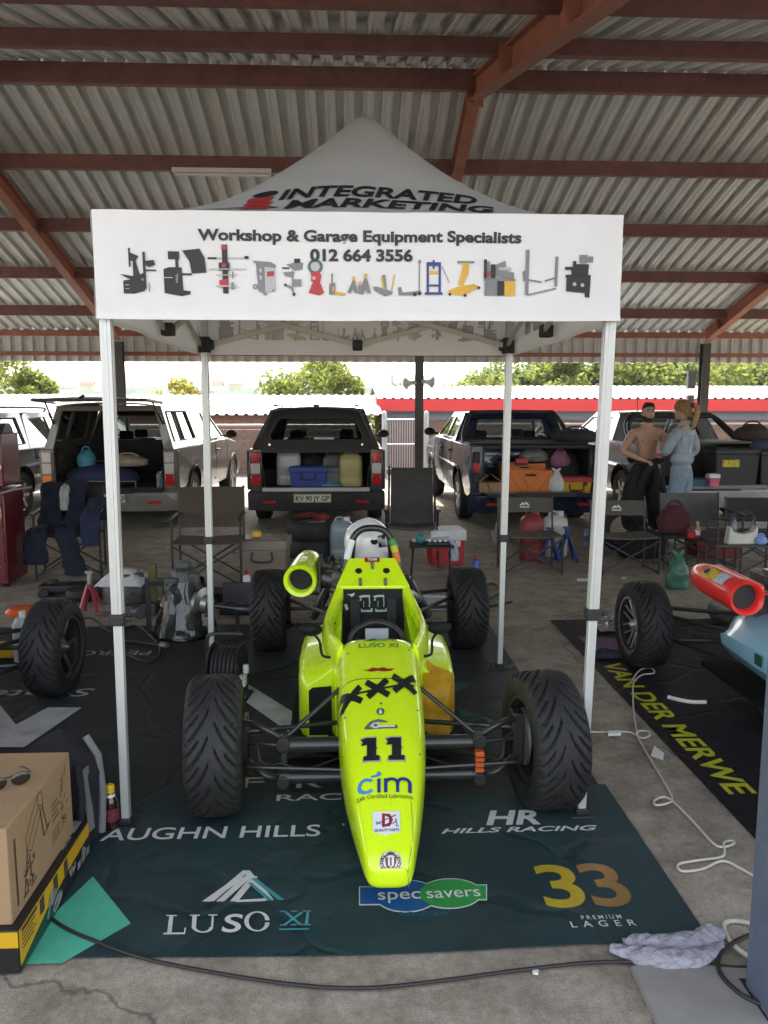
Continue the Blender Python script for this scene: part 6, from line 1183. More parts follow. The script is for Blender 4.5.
# ---- things lying in the load beds
def prop(name, lab, cat, px, py, Y, fn, z=None):
    p = at(px, py, Y); t = thing(name, lab, cat, (p.x, Y, p.z if z is None else z)); fn(t); return t
def jug(mt, w_, h, d, cap=None):
    def f(t):
        mb = MB(); mb.loft([[(w_/2*k*math.copysign(abs(math.cos(a))**.6, math.cos(a)), d/2*k*math.copysign(abs(math.sin(a))**.6, math.sin(a)), z*h) for a in np.linspace(0, 2*math.pi, 20, endpoint=False)] for z, k in ((0, .9), (.03, 1), (.25, 1), (.27, .97), (.30, 1), (.75, 1), (.9, .93), (.97, .6), (1, .4))]); mb.build('body', mt, t, angle=50)
        mb = MB(); mb.cyl((w_*.2, 0, h*.97), (w_*.2, 0, h*1.08), w_*.13); mb.build('cap', cap or white, t); mb = MB(); mb.tube(arc([(-w_*.3, 0, h*.93), (-w_*.2, 0, h*1.06), (w_*.02, 0, h*1.06), (w_*.1, 0, h*.96)], 4), w_*.05); mb.build('handle', mt, t)
    return f
def boxy(body, lid=None, size=(.4, .3, .3), handle=True, label=None, lidh=.06):
    def f(t):
        w_, d, h = size; mb = MB(); mb.loft([[(sx*w_/2*k, sy*d/2*k, z) for sx, sy in ((-1, -1), (1, -1), (1, 1), (-1, 1))] for z, k in ((0, .92), (h-lidh, 1))]); mb.build('body', body, t, bevel=.012)
        mb = MB(); mb.box((0, 0, h-lidh/2), (w_*1.05, d*1.05, lidh)); mb.box((0, 0, h+.004), (w_*.9, d*.85, .012)); mb.build('lid', lid or body, t, bevel=.012)
        if handle: mb = MB(); mb.tube(arc([(-.09, -d/2-.01, h-lidh-.02), (-.085, -d/2-.03, h-lidh-.1), (.085, -d/2-.03, h-lidh-.1), (.09, -d/2-.01, h-lidh-.02)], 4), .009); mb.build('handle', black, t)
        if label: mb = MB(); mb.box((label[1], -d/2-.004, h*.62), (label[2], .004, label[3])); mb.build('label', label[0], t)
    return f
def sack(mt, w_, d, h, seed, knot=False, lumps=.18):
    def f(t):
        rq = random.Random(seed); mb = MB(); n = 18; rows = []
        for z in np.linspace(0, 1, 9):
            k = math.sin(math.pi*min(1, .22+z*.72))**.7 if not knot else (1-.0*z if z < .5 else 1-.75*((z-.5)/.5)**1.2)
            rows.append([(w_/2*k*math.cos(a)*(1+rq.uniform(-lumps, lumps)), d/2*k*math.sin(a)*(1+rq.uniform(-lumps, lumps)), h*z*(1+rq.uniform(-.05, .05)*(z > 0))) for a in np.linspace(0, 2*math.pi, n, endpoint=False)])
        mb.loft(rows); mb.build('body', mt, t, angle=70, sub=1)
        mb = MB()
        if knot:
            for q in (-.25, .2): mb.loft([[(w_*.1*k*math.cos(a)+q*w_*z_, d*.06*k*math.sin(a), h*(.93+.22*z_)) for a in np.linspace(0, 6.28, 8, endpoint=False)] for z_, k in ((0, .7), (.5, 1.2), (1, .9))])
            mb.build('tied_ends', mt, t)
        else: mb.tube(arc([(-w_*.25, 0, h*.9), (-w_*.1, 0, h*1.12), (w_*.1, 0, h*1.12), (w_*.25, 0, h*.9)], 4), .012); mb.build('strap', mt, t)
    return f
navy = mat('navy nylon', (.02, .028, .075), .8, var=.25, bump=.3); royal = mat('royal blue plastic', (.02, .05, .26), .45, var=.1); translucent_white = mat('milky plastic', (.50, .51, .50), .35, var=.08); amberp = mat('yellowed plastic', (.42, .36, .15), .4, var=.12)
ZF = .555
prop('duffel_bag', 'long navy duffel bag in the load bed of the silver pickup', 'bag', 103, 475, 10.9, sack(navy, 1.05, .5, .30, 1, lumps=.06), ZF)
prop('cool_bag', 'turquoise cool bag on the navy duffel in the silver pickup', 'bag', 87, 470, 10.95, sack(mat('turquoise nylon', (.06, .28, .36), .6, var=.2), .26, .24, .26, 2, lumps=.08), .80)
prop('blanket', 'crumpled beige blanket on the navy duffel in the silver pickup', 'blanket', 128, 470, 10.95, sack(mat('beige fleece', (.36, .30, .22), .95, var=.3, bump=.5), .62, .34, .16, 3), .82)
prop('tackle_rack', 'dark cluttered kit hanging on the left inside wall of the silver pickup', 'gear', 66, 470, 11.3, sack(mat('dark camouflage', (.05, .04, .025), .9, var=.6, scale=12), .30, .8, .72, 4), ZF)
prop('spray_bottle', 'clear spray bottle at the right corner of the silver pickup load bed', 'bottle', 160, 480, 10.62, jug(mat('clear grey plastic', (.2, .21, .22), .2), .09, .2, .07), ZF)
prop('water_container', 'tall milky water container at the left of the charcoal pickup load bed', 'jerrycan', 289, 480, 10.95, jug(translucent_white, .34, .50, .26), ZF)
prop('cooler_box', 'royal blue cooler box in the charcoal pickup load bed', 'cooler', 309, 485, 10.72, boxy(royal, royal, (.50, .32, .27)), ZF)
prop('jerrycan', 'yellowed plastic jerrycan at the right of the charcoal pickup load bed', 'jerrycan', 351, 485, 10.72, jug(amberp, .32, .46, .22, redm), ZF)
prop('kit_bag', 'black kit bag behind the royal blue cooler box', 'bag', 311, 470, 11.15, sack(mat('black cloth', (.02, .02, .02), .85), .42, .3, .46, 6), ZF)
prop('cushion', 'grey padded gear roll behind the yellowed jerrycan', 'roll', 334, 470, 11.2, sack(mat('grey fabric', (.25, .24, .23), .9, var=.3), .5, .3, .42, 7), ZF)
prop('tool_roll', 'flat light blue tool roll beside the royal blue cooler box', 'tool roll', 331, 484, 10.6, sack(mat('light blue cloth', (.10, .22, .34), .8), .3, .16, .06, 8), ZF)
prop('tote', 'silver tote between the royal blue cooler box and the jerrycan', 'box', 334, 480, 10.85, boxy(mat('grey tote plastic', (.2, .2, .2), .5), None, (.22, .2, .25), False), ZF)
orangep = mat('orange crate plastic', (.62, .16, .02), .5, var=.08)
def crate(t):
    w_, d, h = .60, .38, .29
    for sy in (-1, 1):
        mb = MB(); mb.plate([[(-w_/2, 0), (w_/2, 0), (w_/2, h), (-w_/2, h)], [(-.07, h-.08), (.07, h-.08), (.07, h-.045), (-.07, h-.045)]], .012, lambda u, v, q: (u, sy*(d/2-q), v))
        for a, b in (((-.27, .25), (-.12, .02)), ((-.12, .25), (.0, .02)), ((.12, .25), (.0, .02)), ((.27, .25), (.12, .02)), ((-.28, .27), (.28, .27)), ((-.28, .02), (.28, .02))): mb.bar((a[0], sy*(d/2+.006), a[1]), (b[0], sy*(d/2+.006), b[1]), .012, .014, (0, 1, 0))
        mb.build('side_wall', orangep, t)
    for sx in (-1, 1): mb = MB(); mb.box((sx*(w_/2-.006), 0, h/2), (.012, d-.03, h-.004)); mb.build('end_wall', orangep, t)
    mb = MB(); mb.box((0, 0, .01), (w_-.03, d-.03, .016)); mb.build('base', orangep, t)
prop('crate', 'bright orange folding crate in the bed of the deep blue pickup', 'crate', 527, 490, 10.5, crate, ZF-.05)
prop('crate', 'second orange crate standing behind the first with its rim showing', 'crate', 521, 480, 10.95, crate, ZF-.05+.06)
def carton_open(t):
    mb = MB(); mb.loft([[(sx*.15*k, sy*.13*k, z) for sx, sy in ((-1, -1), (1, -1), (1, 1), (-1, 1))] for z, k in ((0, .95), (.13, 1.0))], True, True); mb.build('body', kraft, t)
    for sx in (-1, 1): mb = MB(); mb.bar((sx*.15, 0, .132), (sx*.03, 0, .23), .24, .008, (0, 0, 1)); mb.build('flap', kraft, t)
prop('carton', 'small open cardboard carton left of the orange crate in the blue pickup', 'box', 489, 492, 10.42, carton_open, ZF-.05)
prop('toolbox', 'yellow toolbox with black latches in the bed of the blue pickup', 'toolbox', 573, 492, 10.45, boxy(mat('amber toolbox', (.62, .34, .01), .45), mat('red case lid', (.42, .03, .03), .4), (.42, .3, .19), True, (black, .12, .05, .07)), ZF-.05)
prop('plastic_bag', 'white knotted plastic bag on the tailgate of the blue pickup', 'bag', 556, 495, 10.32, sack(mat('white carrier plastic', (.55, .55, .55), .4, var=.1), .22, .16, .28, 12, True), ZF-.05)
prop('jersey', 'crumpled pink cloth on top of the gear in the blue pickup', 'cloth', 560, 470, 10.85, sack(mat('dusty pink cloth', (.34, .14, .24), .9, var=.3), .30, .24, .22, 13), .80)
prop('gear_bag', 'large grey-black gear bag at the back of the blue pickup bed', 'bag', 552, 458, 11.2, sack(mat('grey black nylon', (.05, .048, .045), .85, var=.3, bump=.4), .95, .55, .55, 14), ZF-.05)
prop('gear_bag', 'silver-grey bag lying on the orange crates in the blue pickup', 'bag', 533, 468, 11.0, sack(mat('silver grey plastic', (.22, .22, .21), .5, var=.4, bump=.4), .42, .3, .2, 15), .86)
prop('jacket', 'dark jacket thrown over the bed rail of the blue pickup', 'jacket', 575, 442, 11.2, sack(mat('dark jacket cloth', (.03, .032, .036), .9, var=.4), .75, .4, .2, 16), 1.13)
prop('battery_pack', 'small blue and red drill on top of the orange crate in the blue pickup', 'drill', 521, 474, 10.6, boxy(mat('blue tool plastic', (.03, .06, .2), .5), redm, (.16, .12, .09), False), .845)
# boxes in the pale silver pickup
dkbox = mat('black storage plastic', (.022, .022, .024), .5, var=.15)
prop('storage_box', 'black storage box with yellow label in the bed of the pale silver pickup', 'storage box', 729, 490, 10.75, boxy(dkbox, dkbox, (.62, .42, .50), False, (mat('yellow box label', (.55, .40, .02), .5, var=.5, scale=30), -.10, .24, .10)), ZF)
prop('storage_box', 'dark storage box with amber clasp at the right of the pale silver pickup bed', 'storage box', 765, 490, 10.72, boxy(dkbox, dkbox, (.38, .42, .48), False, (mat('amber clasp', (.6, .36, .02), .5), .0, .12, .06)), ZF)
prop('paint_tub', 'pink and white tub on the tailgate of the pale silver pickup', 'tub', 712, 492, 10.42, boxy(mat('pink tub', (.55, .12, .18), .5, var=.3), white, (.14, .14, .17), False, None, .05), ZF)
prop('tray', 'blue tray behind the pink tub in the pale silver pickup', 'tray', 697, 490, 10.6, boxy(mat('muted blue plastic', (.05, .14, .22), .5), None, (.34, .3, .09), False, None, .02), ZF)
prop('gear_bag', 'black and orange bag on the cover of the pale silver pickup bed', 'bag', 752, 436, 10.8, sack(mat('black orange nylon', (.05, .035, .03), .8, var=.6, scale=4), .55, .35, .24, 21), 1.165)
prop('jacket', 'dark blue jacket hanging at the right of the black storage boxes', 'jacket', 763, 455, 10.62, sack(mat('slate blue cloth', (.04, .055, .10), .9, var=.3), .42, .2, .16, 22), 1.04)
# ================================================================== camping chairs and paddock clutter
frame_m = mat('dark chair tube', (.035, .034, .032), .45, .3, var=.2)
def weave(name, c): return mat(name, c, .9, var=.18, scale=9, bump=.25, bscale=90)
brown = weave('brown chair canvas', (.075, .058, .042)); greyf = weave('grey chair canvas', (.095, .095, .10)); darkf = weave('dark chair canvas', (.028, .027, .026)); olive = weave('taupe chair canvas', (.085, .075, .058))
def director(name, lab, x, y, rz, fab, w_=.52, d=.40, seat=.42, b0=.60, b1=.76, arms=True, mark=None, backlean=.06, tall=False, group='folding camp chairs behind the tent'):
    t = thing(name, lab, 'camp chair', (x, y, 0), rz, group); h = w_/2
    mb = MB(); mb.sheet(10, 8, lambda u, v: ((u-.5)*w_, -d/2+v*d, seat-.035*math.sin(math.pi*u)*(.4+.6*math.sin(math.pi*max(0, min(1, v)))))); mb.build('seat', fab, t, solid=.012, angle=80)
    yb = lambda z: d/2+backlean*(z-seat)/.35
    mb = MB(); mb.sheet(10, 8, lambda u, v: ((u-.5)*w_, yb(b0+(b1-b0)*v)+.035*math.sin(math.pi*u), b0+(b1-b0)*v)); bk = mb.build('backrest', fab, t, solid=.012, angle=80)
    if mark:
        mb = MB(); fy = lambda u, v: (u, yb(v)+.035*math.cos(math.pi*u/w_)-.010, v); zc = (b0+b1)/2
        mb.flat(P_(-.055, zc-.005, -.02, zc+.03, -.005, zc+.012, .015, zc+.035, .055, zc-.005, .03, zc-.005, .012, zc+.014, -.003, zc-.004, -.02, zc+.008, -.03, zc-.005), fy); mb.flat(rectp(-.05, zc-.026, .05, zc-.016), fy); mb.build('emblem', whprint, bk, 'white mountain shaped emblem', fix=False)
    for sx in (-1, 1):
        mb = MB(); mb.tube([(sx*h, d/2, seat-.04), (sx*h, yb(b1)+.0, b1+.01)], .011); mb.build('back_post', frame_m, t)
        mb = MB(); mb.tube([(sx*h, -d/2, 0), (sx*h, -d/2, seat+(.2 if arms else 0))], .011); mb.tube([(sx*h, d/2, 0), (sx*h, d/2, seat)], .011); mb.tube([(sx*h, -d/2, .02), (sx*h, d/2, .02)], .009); mb.build('side_leg', frame_m, t)
        if arms: mb = MB(); mb.box((sx*h, -.02, seat+.21), (.045, d+.08, .022)); mb.build('armrest', frame_m, t, bevel=.008)
    for yy in (-d/2, d/2):
        mb = MB(); mb.tube([(-h, yy, .03), (h, yy, seat-.03)], .009); mb.build('cross_bar', frame_m, t); mb = MB(); mb.tube([(h, yy+.02, .03), (-h, yy+.02, seat-.03)], .009); mb.build('cross_bar', frame_m, t)
    return t
def gx(px, Y): return at(px, 500, Y).x
director('camp_chair', 'large brown camp chair with high back and armrests behind the gearbox', gx(207, 7.05), 7.10, R(4), brown, .60, .46, .43, .50, .88, True)
director('camp_chair', 'taupe camp chair with white mountain emblem in front of the deep blue pickup', gx(532, 7.55), 7.60, 0, olive, .56, .40, .38, .56, .71, False, True)
director('camp_chair', 'taupe camp chair with white mountain emblem to the right of the right tent leg', gx(628, 7.5), 7.55, 0, olive, .56, .40, .37, .53, .68, False, True)
c5 = director('camp_chair', 'wide grey padded camp chair with curved back in front of the silver pickup', gx(706, 7.7), 7.85, R(-3), greyf, .62, .44, .33, .36, .72, False)
mb = MB(); ink(mb, 'Camp', .022, lambda u, v: (u, .245, .685+v), bold=.02) if 0 else None
director('camp_chair', 'dark camp chair half cut off at the right edge beside the white handbag', gx(770, 7.3), 7.4, R(-6), darkf, .55, .42, .40, .48, .72, True)
lc_ = director('camp_chair', 'dark camp chair buried under navy overalls beside the red tool cabinet', gx(63, 7.5), 7.65, R(12), darkf, .58, .45, .42, .50, .84, True)
# clothes over the left chair
def cloth_over(name, lab, pts, m, seed, wdt, cat='overalls', x=0, y=0, z=0):
    rq = random.Random(seed); P = arc([Vector(p) for p in pts], 6); rings = []; mb = MB()
    for i, p in enumerate(P):
        d = (P[min(i+1, len(P)-1)]-P[max(0, i-1)]).normalized(); sx_ = Vector((1, 0, 0)); nn = d.cross(sx_).normalized(); k = .9+.1*math.sin(i*.5+seed)
        rings.append([p+sx_*(wdt*k*math.cos(a)*(1+.16*math.sin(i*1.7+3*a)+rq.uniform(-.10, .10)))+nn*(.032*math.sin(a)*(1+.6*math.sin(5*a+i)+rq.uniform(-.5, .5))) for a in np.linspace(0, 2*math.pi, 14, endpoint=False)])
    mb.loft(rings); o = mb.build(name, m, None, sub=1, angle=80); o.location = (x, y, z); tag(o, lab, cat)
navyc = mat('navy overall cloth', (.010, .012, .028), .95, var=.35, bump=.5, bscale=30)
X_, Y_ = gx(63, 7.5), 7.6
cloth_over('overalls', 'navy overalls hanging over the back of the left camp chair', [(-.20, .34, .48), (-.2, .30, .80), (-.2, .22, .86), (-.2, .12, .66), (-.2, .02, .47), (-.22, -.22, .45), (-.22, -.28, .15)], navyc, 2, .13, x=X_, y=Y_)
cloth_over('jacket', 'dark blue jacket over the middle of the left camp chair', [(.02, .33, .5), (.02, .30, .83), (.03, .2, .87), (.04, .05, .50), (.06, -.24, .46), (.12, -.27, .22), (.17, -.30, .05)], navyc, 3, .12, 'jacket', x=X_, y=Y_)
cloth_over('jacket', 'blue jacket slumped on the right armrest of the left camp chair', [(.24, .26, .5), (.25, .2, .72), (.27, .0, .68), (.28, -.2, .60), (.29, -.24, .32)], mat('blue work cloth', (.014, .02, .055), .95, var=.3, bump=.5), 4, .10, 'jacket', x=X_, y=Y_)
cloth_over('towel', 'pale grey towel between the navy clothes on the left camp chair', [(-.08, .25, .86), (-.07, .14, .80), (-.06, .08, .62)], mat('pale grey towel', (.38, .38, .37), .95), 5, .05, 'towel', x=X_, y=Y_)
# recliner
rcn = thing('reclining_chair', 'tall dark padded reclining camp chair beside the race helmet', 'reclining chair', (gx(412, 8.1), 8.1, 0), R(-4))
mb = MB()
mb.sheet(8, 24, lambda u, v: ((u-.5)*.46, .14+.34*v, .40+.56*v)); 
mb.v = [(x, y-.018*abs(math.sin((z-.40)/.56*math.pi*5))*1, z) for x, y, z in mb.v]; mb.build('backrest', greyf if 0 else weave('charcoal padded mesh', (.050, .050, .048)), rcn, solid=.03, angle=70)
mb = MB(); mb.sheet(8, 8, lambda u, v: ((u-.5)*.46, -.32+.46*v, .42-.02*v-.02*math.sin(math.pi*u))); mb.build('seat', weave('charcoal padded mesh', (.050, .050, .048)), rcn, solid=.03)
for sx in (-1, 1):
    mb = MB(); mb.tube([(sx*.25, .10, .36), (sx*.25, .49, .98)], .012); mb.tube([(sx*.25, -.36, .41), (sx*.25, .12, .40)], .012); mb.build('side_rail', frame_m, rcn)
    mb = MB(); mb.tube([(sx*.27, -.30, 0), (sx*.27, .12, .55)], .011); mb.tube([(sx*.27, .32, 0), (sx*.27, -.12, .55)], .011); mb.build('leg', frame_m, rcn); mb = MB(); mb.box((sx*.27, -.02, .575), (.05, .40, .03)); mb.build('armrest', frame_m, rcn, bevel=.01)
# coolers, table and cans
cb = thing('cool_box', 'taupe cool box with black handle strap behind the left rear wheel', 'cool box', (gx(263, 7.25), 7.35, 0), R(-3)); boxy(mat('taupe plastic', (.21, .165, .125), .55, var=.08), mat('taupe lid plastic', (.23, .185, .145), .5), (.44, .38, .40), True, None, .09)(cb)
o = MB(); o.lathe([(.0, 0), (.045, 0), (.045, .04), (.03, .05), (.0, .05)], n=18); o = o.build('yellow_cup', mat('yellow cup', (.72, .42, .01), .45)); o.location = (gx(255, 7.25), 7.32, .418); tag(o, 'small yellow cup standing on the lid of the taupe cool box', 'cup')
rcx = thing('cool_box', 'red cool box with white lid beside the reclining chair', 'cool box', (gx(447, 7.95), 8.05, 0), R(6)); boxy(mat('red cooler plastic', (.42, .025, .03), .5), mat('white cooler lid', (.6, .6, .6), .5), (.36, .30, .37), False, (whprint, .10, .05, .06), .11)(rcx)
tb = thing('side_table', 'small dark folding table with loose items in front of the reclining chair', 'table', (gx(432, 7.2), 7.25, 0), R(-3))
mb = MB(); mb.box((0, 0, .335), (.42, .30, .018)); mb.build('tabletop', black, tb, bevel=.006)
for sx in (-1, 1):
    mb = MB(); mb.tube([(sx*.19, -.12, 0), (sx*.17, .12, .33)], .009); mb.build('leg', frame_m, tb); mb = MB(); mb.tube([(sx*.19, .12, 0), (sx*.17, -.12, .33)], .009); mb.build('leg', frame_m, tb)
tx, ty = gx(432, 7.2), 7.25
o = MB(); o.sph((0, 0, .05), .05, 14, 8); o = o.build('teal_ball', mat('teal plastic', (.03, .20, .20), .4)); o.location = (tx-.10, ty, .344); tag(o, 'round teal cup lying on the small dark folding table', 'cup')
o = MB(); o.box((0, 0, .02), (.28, .05, .035)); o = o.build('paper_roll', white, bevel=.01); o.location = (tx-.03, ty+.09, .346); tag(o, 'white paper roll on the small dark folding table', 'paper roll')
t = thing('tool_tray', 'black tray with white bottle tops on the small dark folding table', 'tray', (tx+.06, ty-.06, .346)); mb = MB(); mb.box((0, 0, .015), (.22, .1, .03)); mb.build('tray', black, t, bevel=.005)
for k in range(4): mb = MB(); mb.cyl((-.08+.05*k, 0, .03), (-.08+.05*k, 0, .045), .014); mb.build('bottle_top', white, t)
cloth_over('towel', 'pale blue cloth hanging off the right edge of the small folding table', [(.04, .05, .36), (.14, 0, .38), (.20, -.03, .34), (.22, -.03, .18)], mat('pale blue cloth', (.36, .42, .48), .95, bump=.4), 7, .05, 'cloth', x=tx, y=ty)
def flat_tyre(name, lab, x, y, z):
    t = thing(name, lab, 'tyre', (x, y, z), 0, 'tyres stacked under the charcoal pickup'); mb = MB(); mb.lathe([(.17, .01), (.25, .0), (.275, .03), (.278, .10), (.275, .17), (.25, .20), (.17, .19)], n=36, cap=False); mb.build('rubber', rubber, t); mb = MB(); mb.lathe([(.17, .02), (.15, .06), (.15, .14), (.17, .18)], n=30, cap=False); mb.lathe([(.0, .09), (.15, .09), (.15, .1), (.0, .1)], n=24); mb.build('rim', rimdark, t); return t
sx0 = gx(310, 8.3)
flat_tyre('spare_tyre', 'lower tyre of the flat stack behind the taupe cool box', sx0, 8.5, 0); flat_tyre('spare_tyre', 'upper tyre of the flat stack behind the taupe cool box', sx0+.01, 8.5, .205)
cloth_over('rag', 'red and black rags heaped on the top tyre behind the cool box', [(-.14, 0, .44), (-.05, .02, .47), (.08, 0, .45), (.14, .02, .44)], mat('red black rags', (.16, .025, .015), .95, var=.9, scale=14), 8, .10, 'rags', x=sx0, y=8.45)
prop('water_container', 'clear bluish water container on the floor left of the helmet', 'jerrycan', 342, 545, 8.35, jug(mat('bluish water plastic', (.24, .30, .33), .3, var=.15), .27, .42, .24), 0)
# under and around the taupe chair
prop('petrol_can', 'red petrol can with white label under the taupe camp chair', 'petrol can', 531, 550, 8.15, jug(mat('dark red can', (.22, .022, .024), .5, var=.15), .24, .50, .2, redm), 0)
prop('water_jug', 'white flat jug behind the taupe camp chair', 'jug', 555, 535, 8.4, jug(translucent_white, .27, .46, .16), 0)
def bluestand(t):
    for a in (.78, 2.35, 3.93, 5.5): mb = MB(); mb.bar((.15*math.cos(a), .13*math.sin(a), 0), (.03*math.cos(a), .03*math.sin(a), .28), .035, .012, (math.cos(a), math.sin(a), 0)); mb.build('leg', mat('blue stand paint', (.02, .045, .20), .5, var=.2), t)
    mb = MB(); mb.cyl((0, 0, .24), (0, 0, .36), .022); mb.box((0, 0, .36), (.09, .03, .02)); mb.build('post', mat('blue stand paint', (.02, .045, .20), .5), t)
prop('jack_stand', 'left one of two blue axle stands under the taupe camp chair', 'axle stand', 549, 560, 8.05, bluestand, 0)
prop('jack_stand', 'right one of two blue axle stands under the taupe camp chair', 'axle stand', 566, 560, 8.1, bluestand, 0)
def cup(t):
    mb = MB(); mb.lathe([(.03, 0), (.045, .11), (.047, .115)], n=18, cap=False); mb.lathe([(0, .002), (.03, .002)], n=18, cap=False); mb.build('body', mat('frosted cup', (.42, .42, .42), .2, alpha=.75), t); mb = MB(); mb.sph((0, 0, .115), (.048, .048, .03), 14, 8); mb.build('dome_lid', mat('frosted cup', (.42, .42, .42), .2, alpha=.75), t); mb = MB(); mb.cyl((0, 0, .05), (.012, 0, .24), .005); mb.build('straw', white, t)
prop('drink_cup', 'clear takeaway cup with straw on the floor left of the taupe camp chair', 'cup', 495, 543, 9.3, cup, 0)
def wbottle(t):
    mb = MB(); mb.lathe([(.03, 0), (.034, .02), (.034, .15), (.02, .19), (.014, .20), (.014, .215)], n=16); mb.build('body', mat('water bottle plastic', (.25, .27, .30), .15, alpha=.8), t); mb = MB(); mb.lathe([(.0355, .06), (.0355, .12)], n=16, cap=False); mb.build('label', mat('blue bottle label', (.05, .10, .3), .5), t); mb = MB(); mb.cyl((0, 0, .212), (0, 0, .235), .016); mb.build('cap', mat('blue cap', (.03, .06, .3), .5), t)
prop('water_bottle', 'left of two water bottles on the floor beside the right tent leg', 'bottle', 586, 545, 9.0, wbottle, 0); prop('water_bottle', 'right of two water bottles on the floor, half behind the right tent leg', 'bottle', 597, 545, 9.05, wbottle, 0)
# right hand clutter
stl = thing('folding_stool', 'low dark stool carrying a maroon bag between the taupe and grey chairs', 'stool', (gx(683, 7.6), 7.7, 0)); mb = MB(); mb.box((0, 0, .33), (.40, .32, .02)); mb.build('seat', darkf, stl, bevel=.006)
for sx in (-1, 1):
    for sy in (-1, 1): mb = MB(); mb.tube([(sx*.18, sy*.14, 0), (sx*.16*-1 if 0 else sx*.15, sy*.13, .33)], .009); mb.build('leg', frame_m, stl)
sx1 = gx(683, 7.6)
t = thing('backpack', 'dark maroon backpack on the low stool left of the grey camp chair', 'backpack', (sx1-.03, 7.72, .342)); sack(mat('maroon nylon', (.065, .012, .018), .85, var=.4, scale=14, bump=.4), .36, .24, .30, 31)(t)
def sauce(t):
    mb = MB(); mb.lathe([(.025, 0), (.028, .01), (.028, .09), (.015, .12), (.013, .14)], n=16); mb.build('body', mat('red sauce bottle', (.30, .03, .02), .3, coat=.5), t); mb = MB(); mb.lathe([(.029, .03), (.029, .075)], n=16, cap=False); mb.build('label', white, t); mb = MB(); mb.cyl((0, 0, .138), (0, 0, .165), .015); mb.build('cap', mat('dull yellow cap', (.4, .32, .03), .5), t)
prop('sauce_bottle', 'small red bottle with yellow cap in front of the maroon backpack', 'bottle', 697, 535, 7.5, sauce, .342); prop('pill_tub', 'small white and red tub beside the red bottle with yellow cap', 'tub', 691, 540, 7.5, boxy(white, redm, (.07, .05, .06), False), .342)
prop('bin_bag', 'green plastic bag standing on the floor between the chairs at the right', 'bag', 677, 585, 6.75, sack(mat('green plastic bag', (.035, .115, .075), .4, var=.3, bump=.5, bscale=14), .22, .17, .31, 33, True), 0)
tr = thing('folding_table', 'low dark metal table holding a white handbag at the right edge', 'table', (gx(748, 7.1), 7.15, 0), R(-4)); mb = MB(); mb.box((0, 0, .34), (.62, .30, .02)); mb.build('tabletop', mat('dark table top', (.06, .055, .05), .6), tr, bevel=.004)
for sx in (-1, 1):
    mb = MB(); mb.tube([(sx*.29, -.13, 0), (sx*.29, -.13, .56), (sx*.29, .13, .56), (sx*.29, .13, 0)], .010); mb.build('leg', frame_m, tr)
mb = MB(); mb.tube([(-.29, .13, .56), (.29, .13, .56)], .010); mb.tube([(-.29, .13, .46), (.29, .13, .46)], .008); mb.build('back_rail', frame_m, tr)
hb_ = thing('handbag', 'white leather handbag with dark handle on the low table at the right', 'handbag', (gx(745, 7.05), 7.08, .352)); mb = MB(); mb.plate([[(-.15, 0), (.15, 0), (.135, .18), (.09, .12), (0, .10), (-.09, .12), (-.125, .18)]], .10, lambda u, v, q: (u, q-.05, v)); mb.build('body', mat('white leather', (.55, .53, .48), .5, bump=.2), hb_, bevel=.015); mb = MB(); mb.tube(arc([(-.12, 0, .17), (-.10, 0, .27), (0, 0, .31), (.10, 0, .27), (.13, 0, .17)], 5), .008); mb.build('handle', mat('brown leather', (.05, .03, .02), .6), hb_)
prop('plastic_packet', 'crumpled light blue packet beside the white handbag', 'packet', 760, 553, 7.02, sack(mat('light blue packet', (.16, .28, .55), .4, bump=.4), .12, .08, .09, 36), .352)
prop('wine_bottles', 'clear bottle behind the white handbag', 'bottle', 752, 545, 7.2, wbottle, .352); prop('glass_bottle', 'second clear bottle behind the white handbag, further left', 'bottle', 733, 545, 7.22, wbottle, .352)
o = MB(); o.lathe([(.15, .0), (.26, 0), (.28, .04), (.28, .16), (.26, .20), (.15, .20)], (0, 0, 0), (.15, 1, 0), 36, cap=False); o = o.build('spare_tyre', rubber); o.location = (gx(625, 8.5), 8.5, .28); tag(o, 'dark tyre leaning upright behind the right taupe chair', 'tyre')
prop('kit_bag', 'black holdall on the floor behind the right taupe camp chair', 'bag', 640, 560, 8.2, sack(mat('black nylon', (.016, .016, .019), .75), .6, .3, .34, 41), 0)
prop('crate', 'dark red tool crate on the floor behind the grey camp chair', 'crate', 712, 565, 8.3, boxy(mat('dark red plastic', (.16, .02, .02), .5), None, (.5, .3, .2), False), 0)
t = thing('drip_tray', 'white plastic drip tray lying on the floor behind the right rear wheel', 'tray', (gx(430, 6.2), 6.25, .006), R(-8)); mb = MB(); mb.box((0, 0, .01), (.34, .34, .02)); mb.build('base', mat('bluish white tray', (.45, .50, .54), .4), t, bevel=.006); mb = MB(); mb.tube([(-.17, -.17, .03), (.17, -.17, .03), (.17, .17, .03), (-.17, .17, .03)], .012, 6, closed=True); mb.build('rim', mat('bluish white tray', (.45, .50, .54), .4), t)
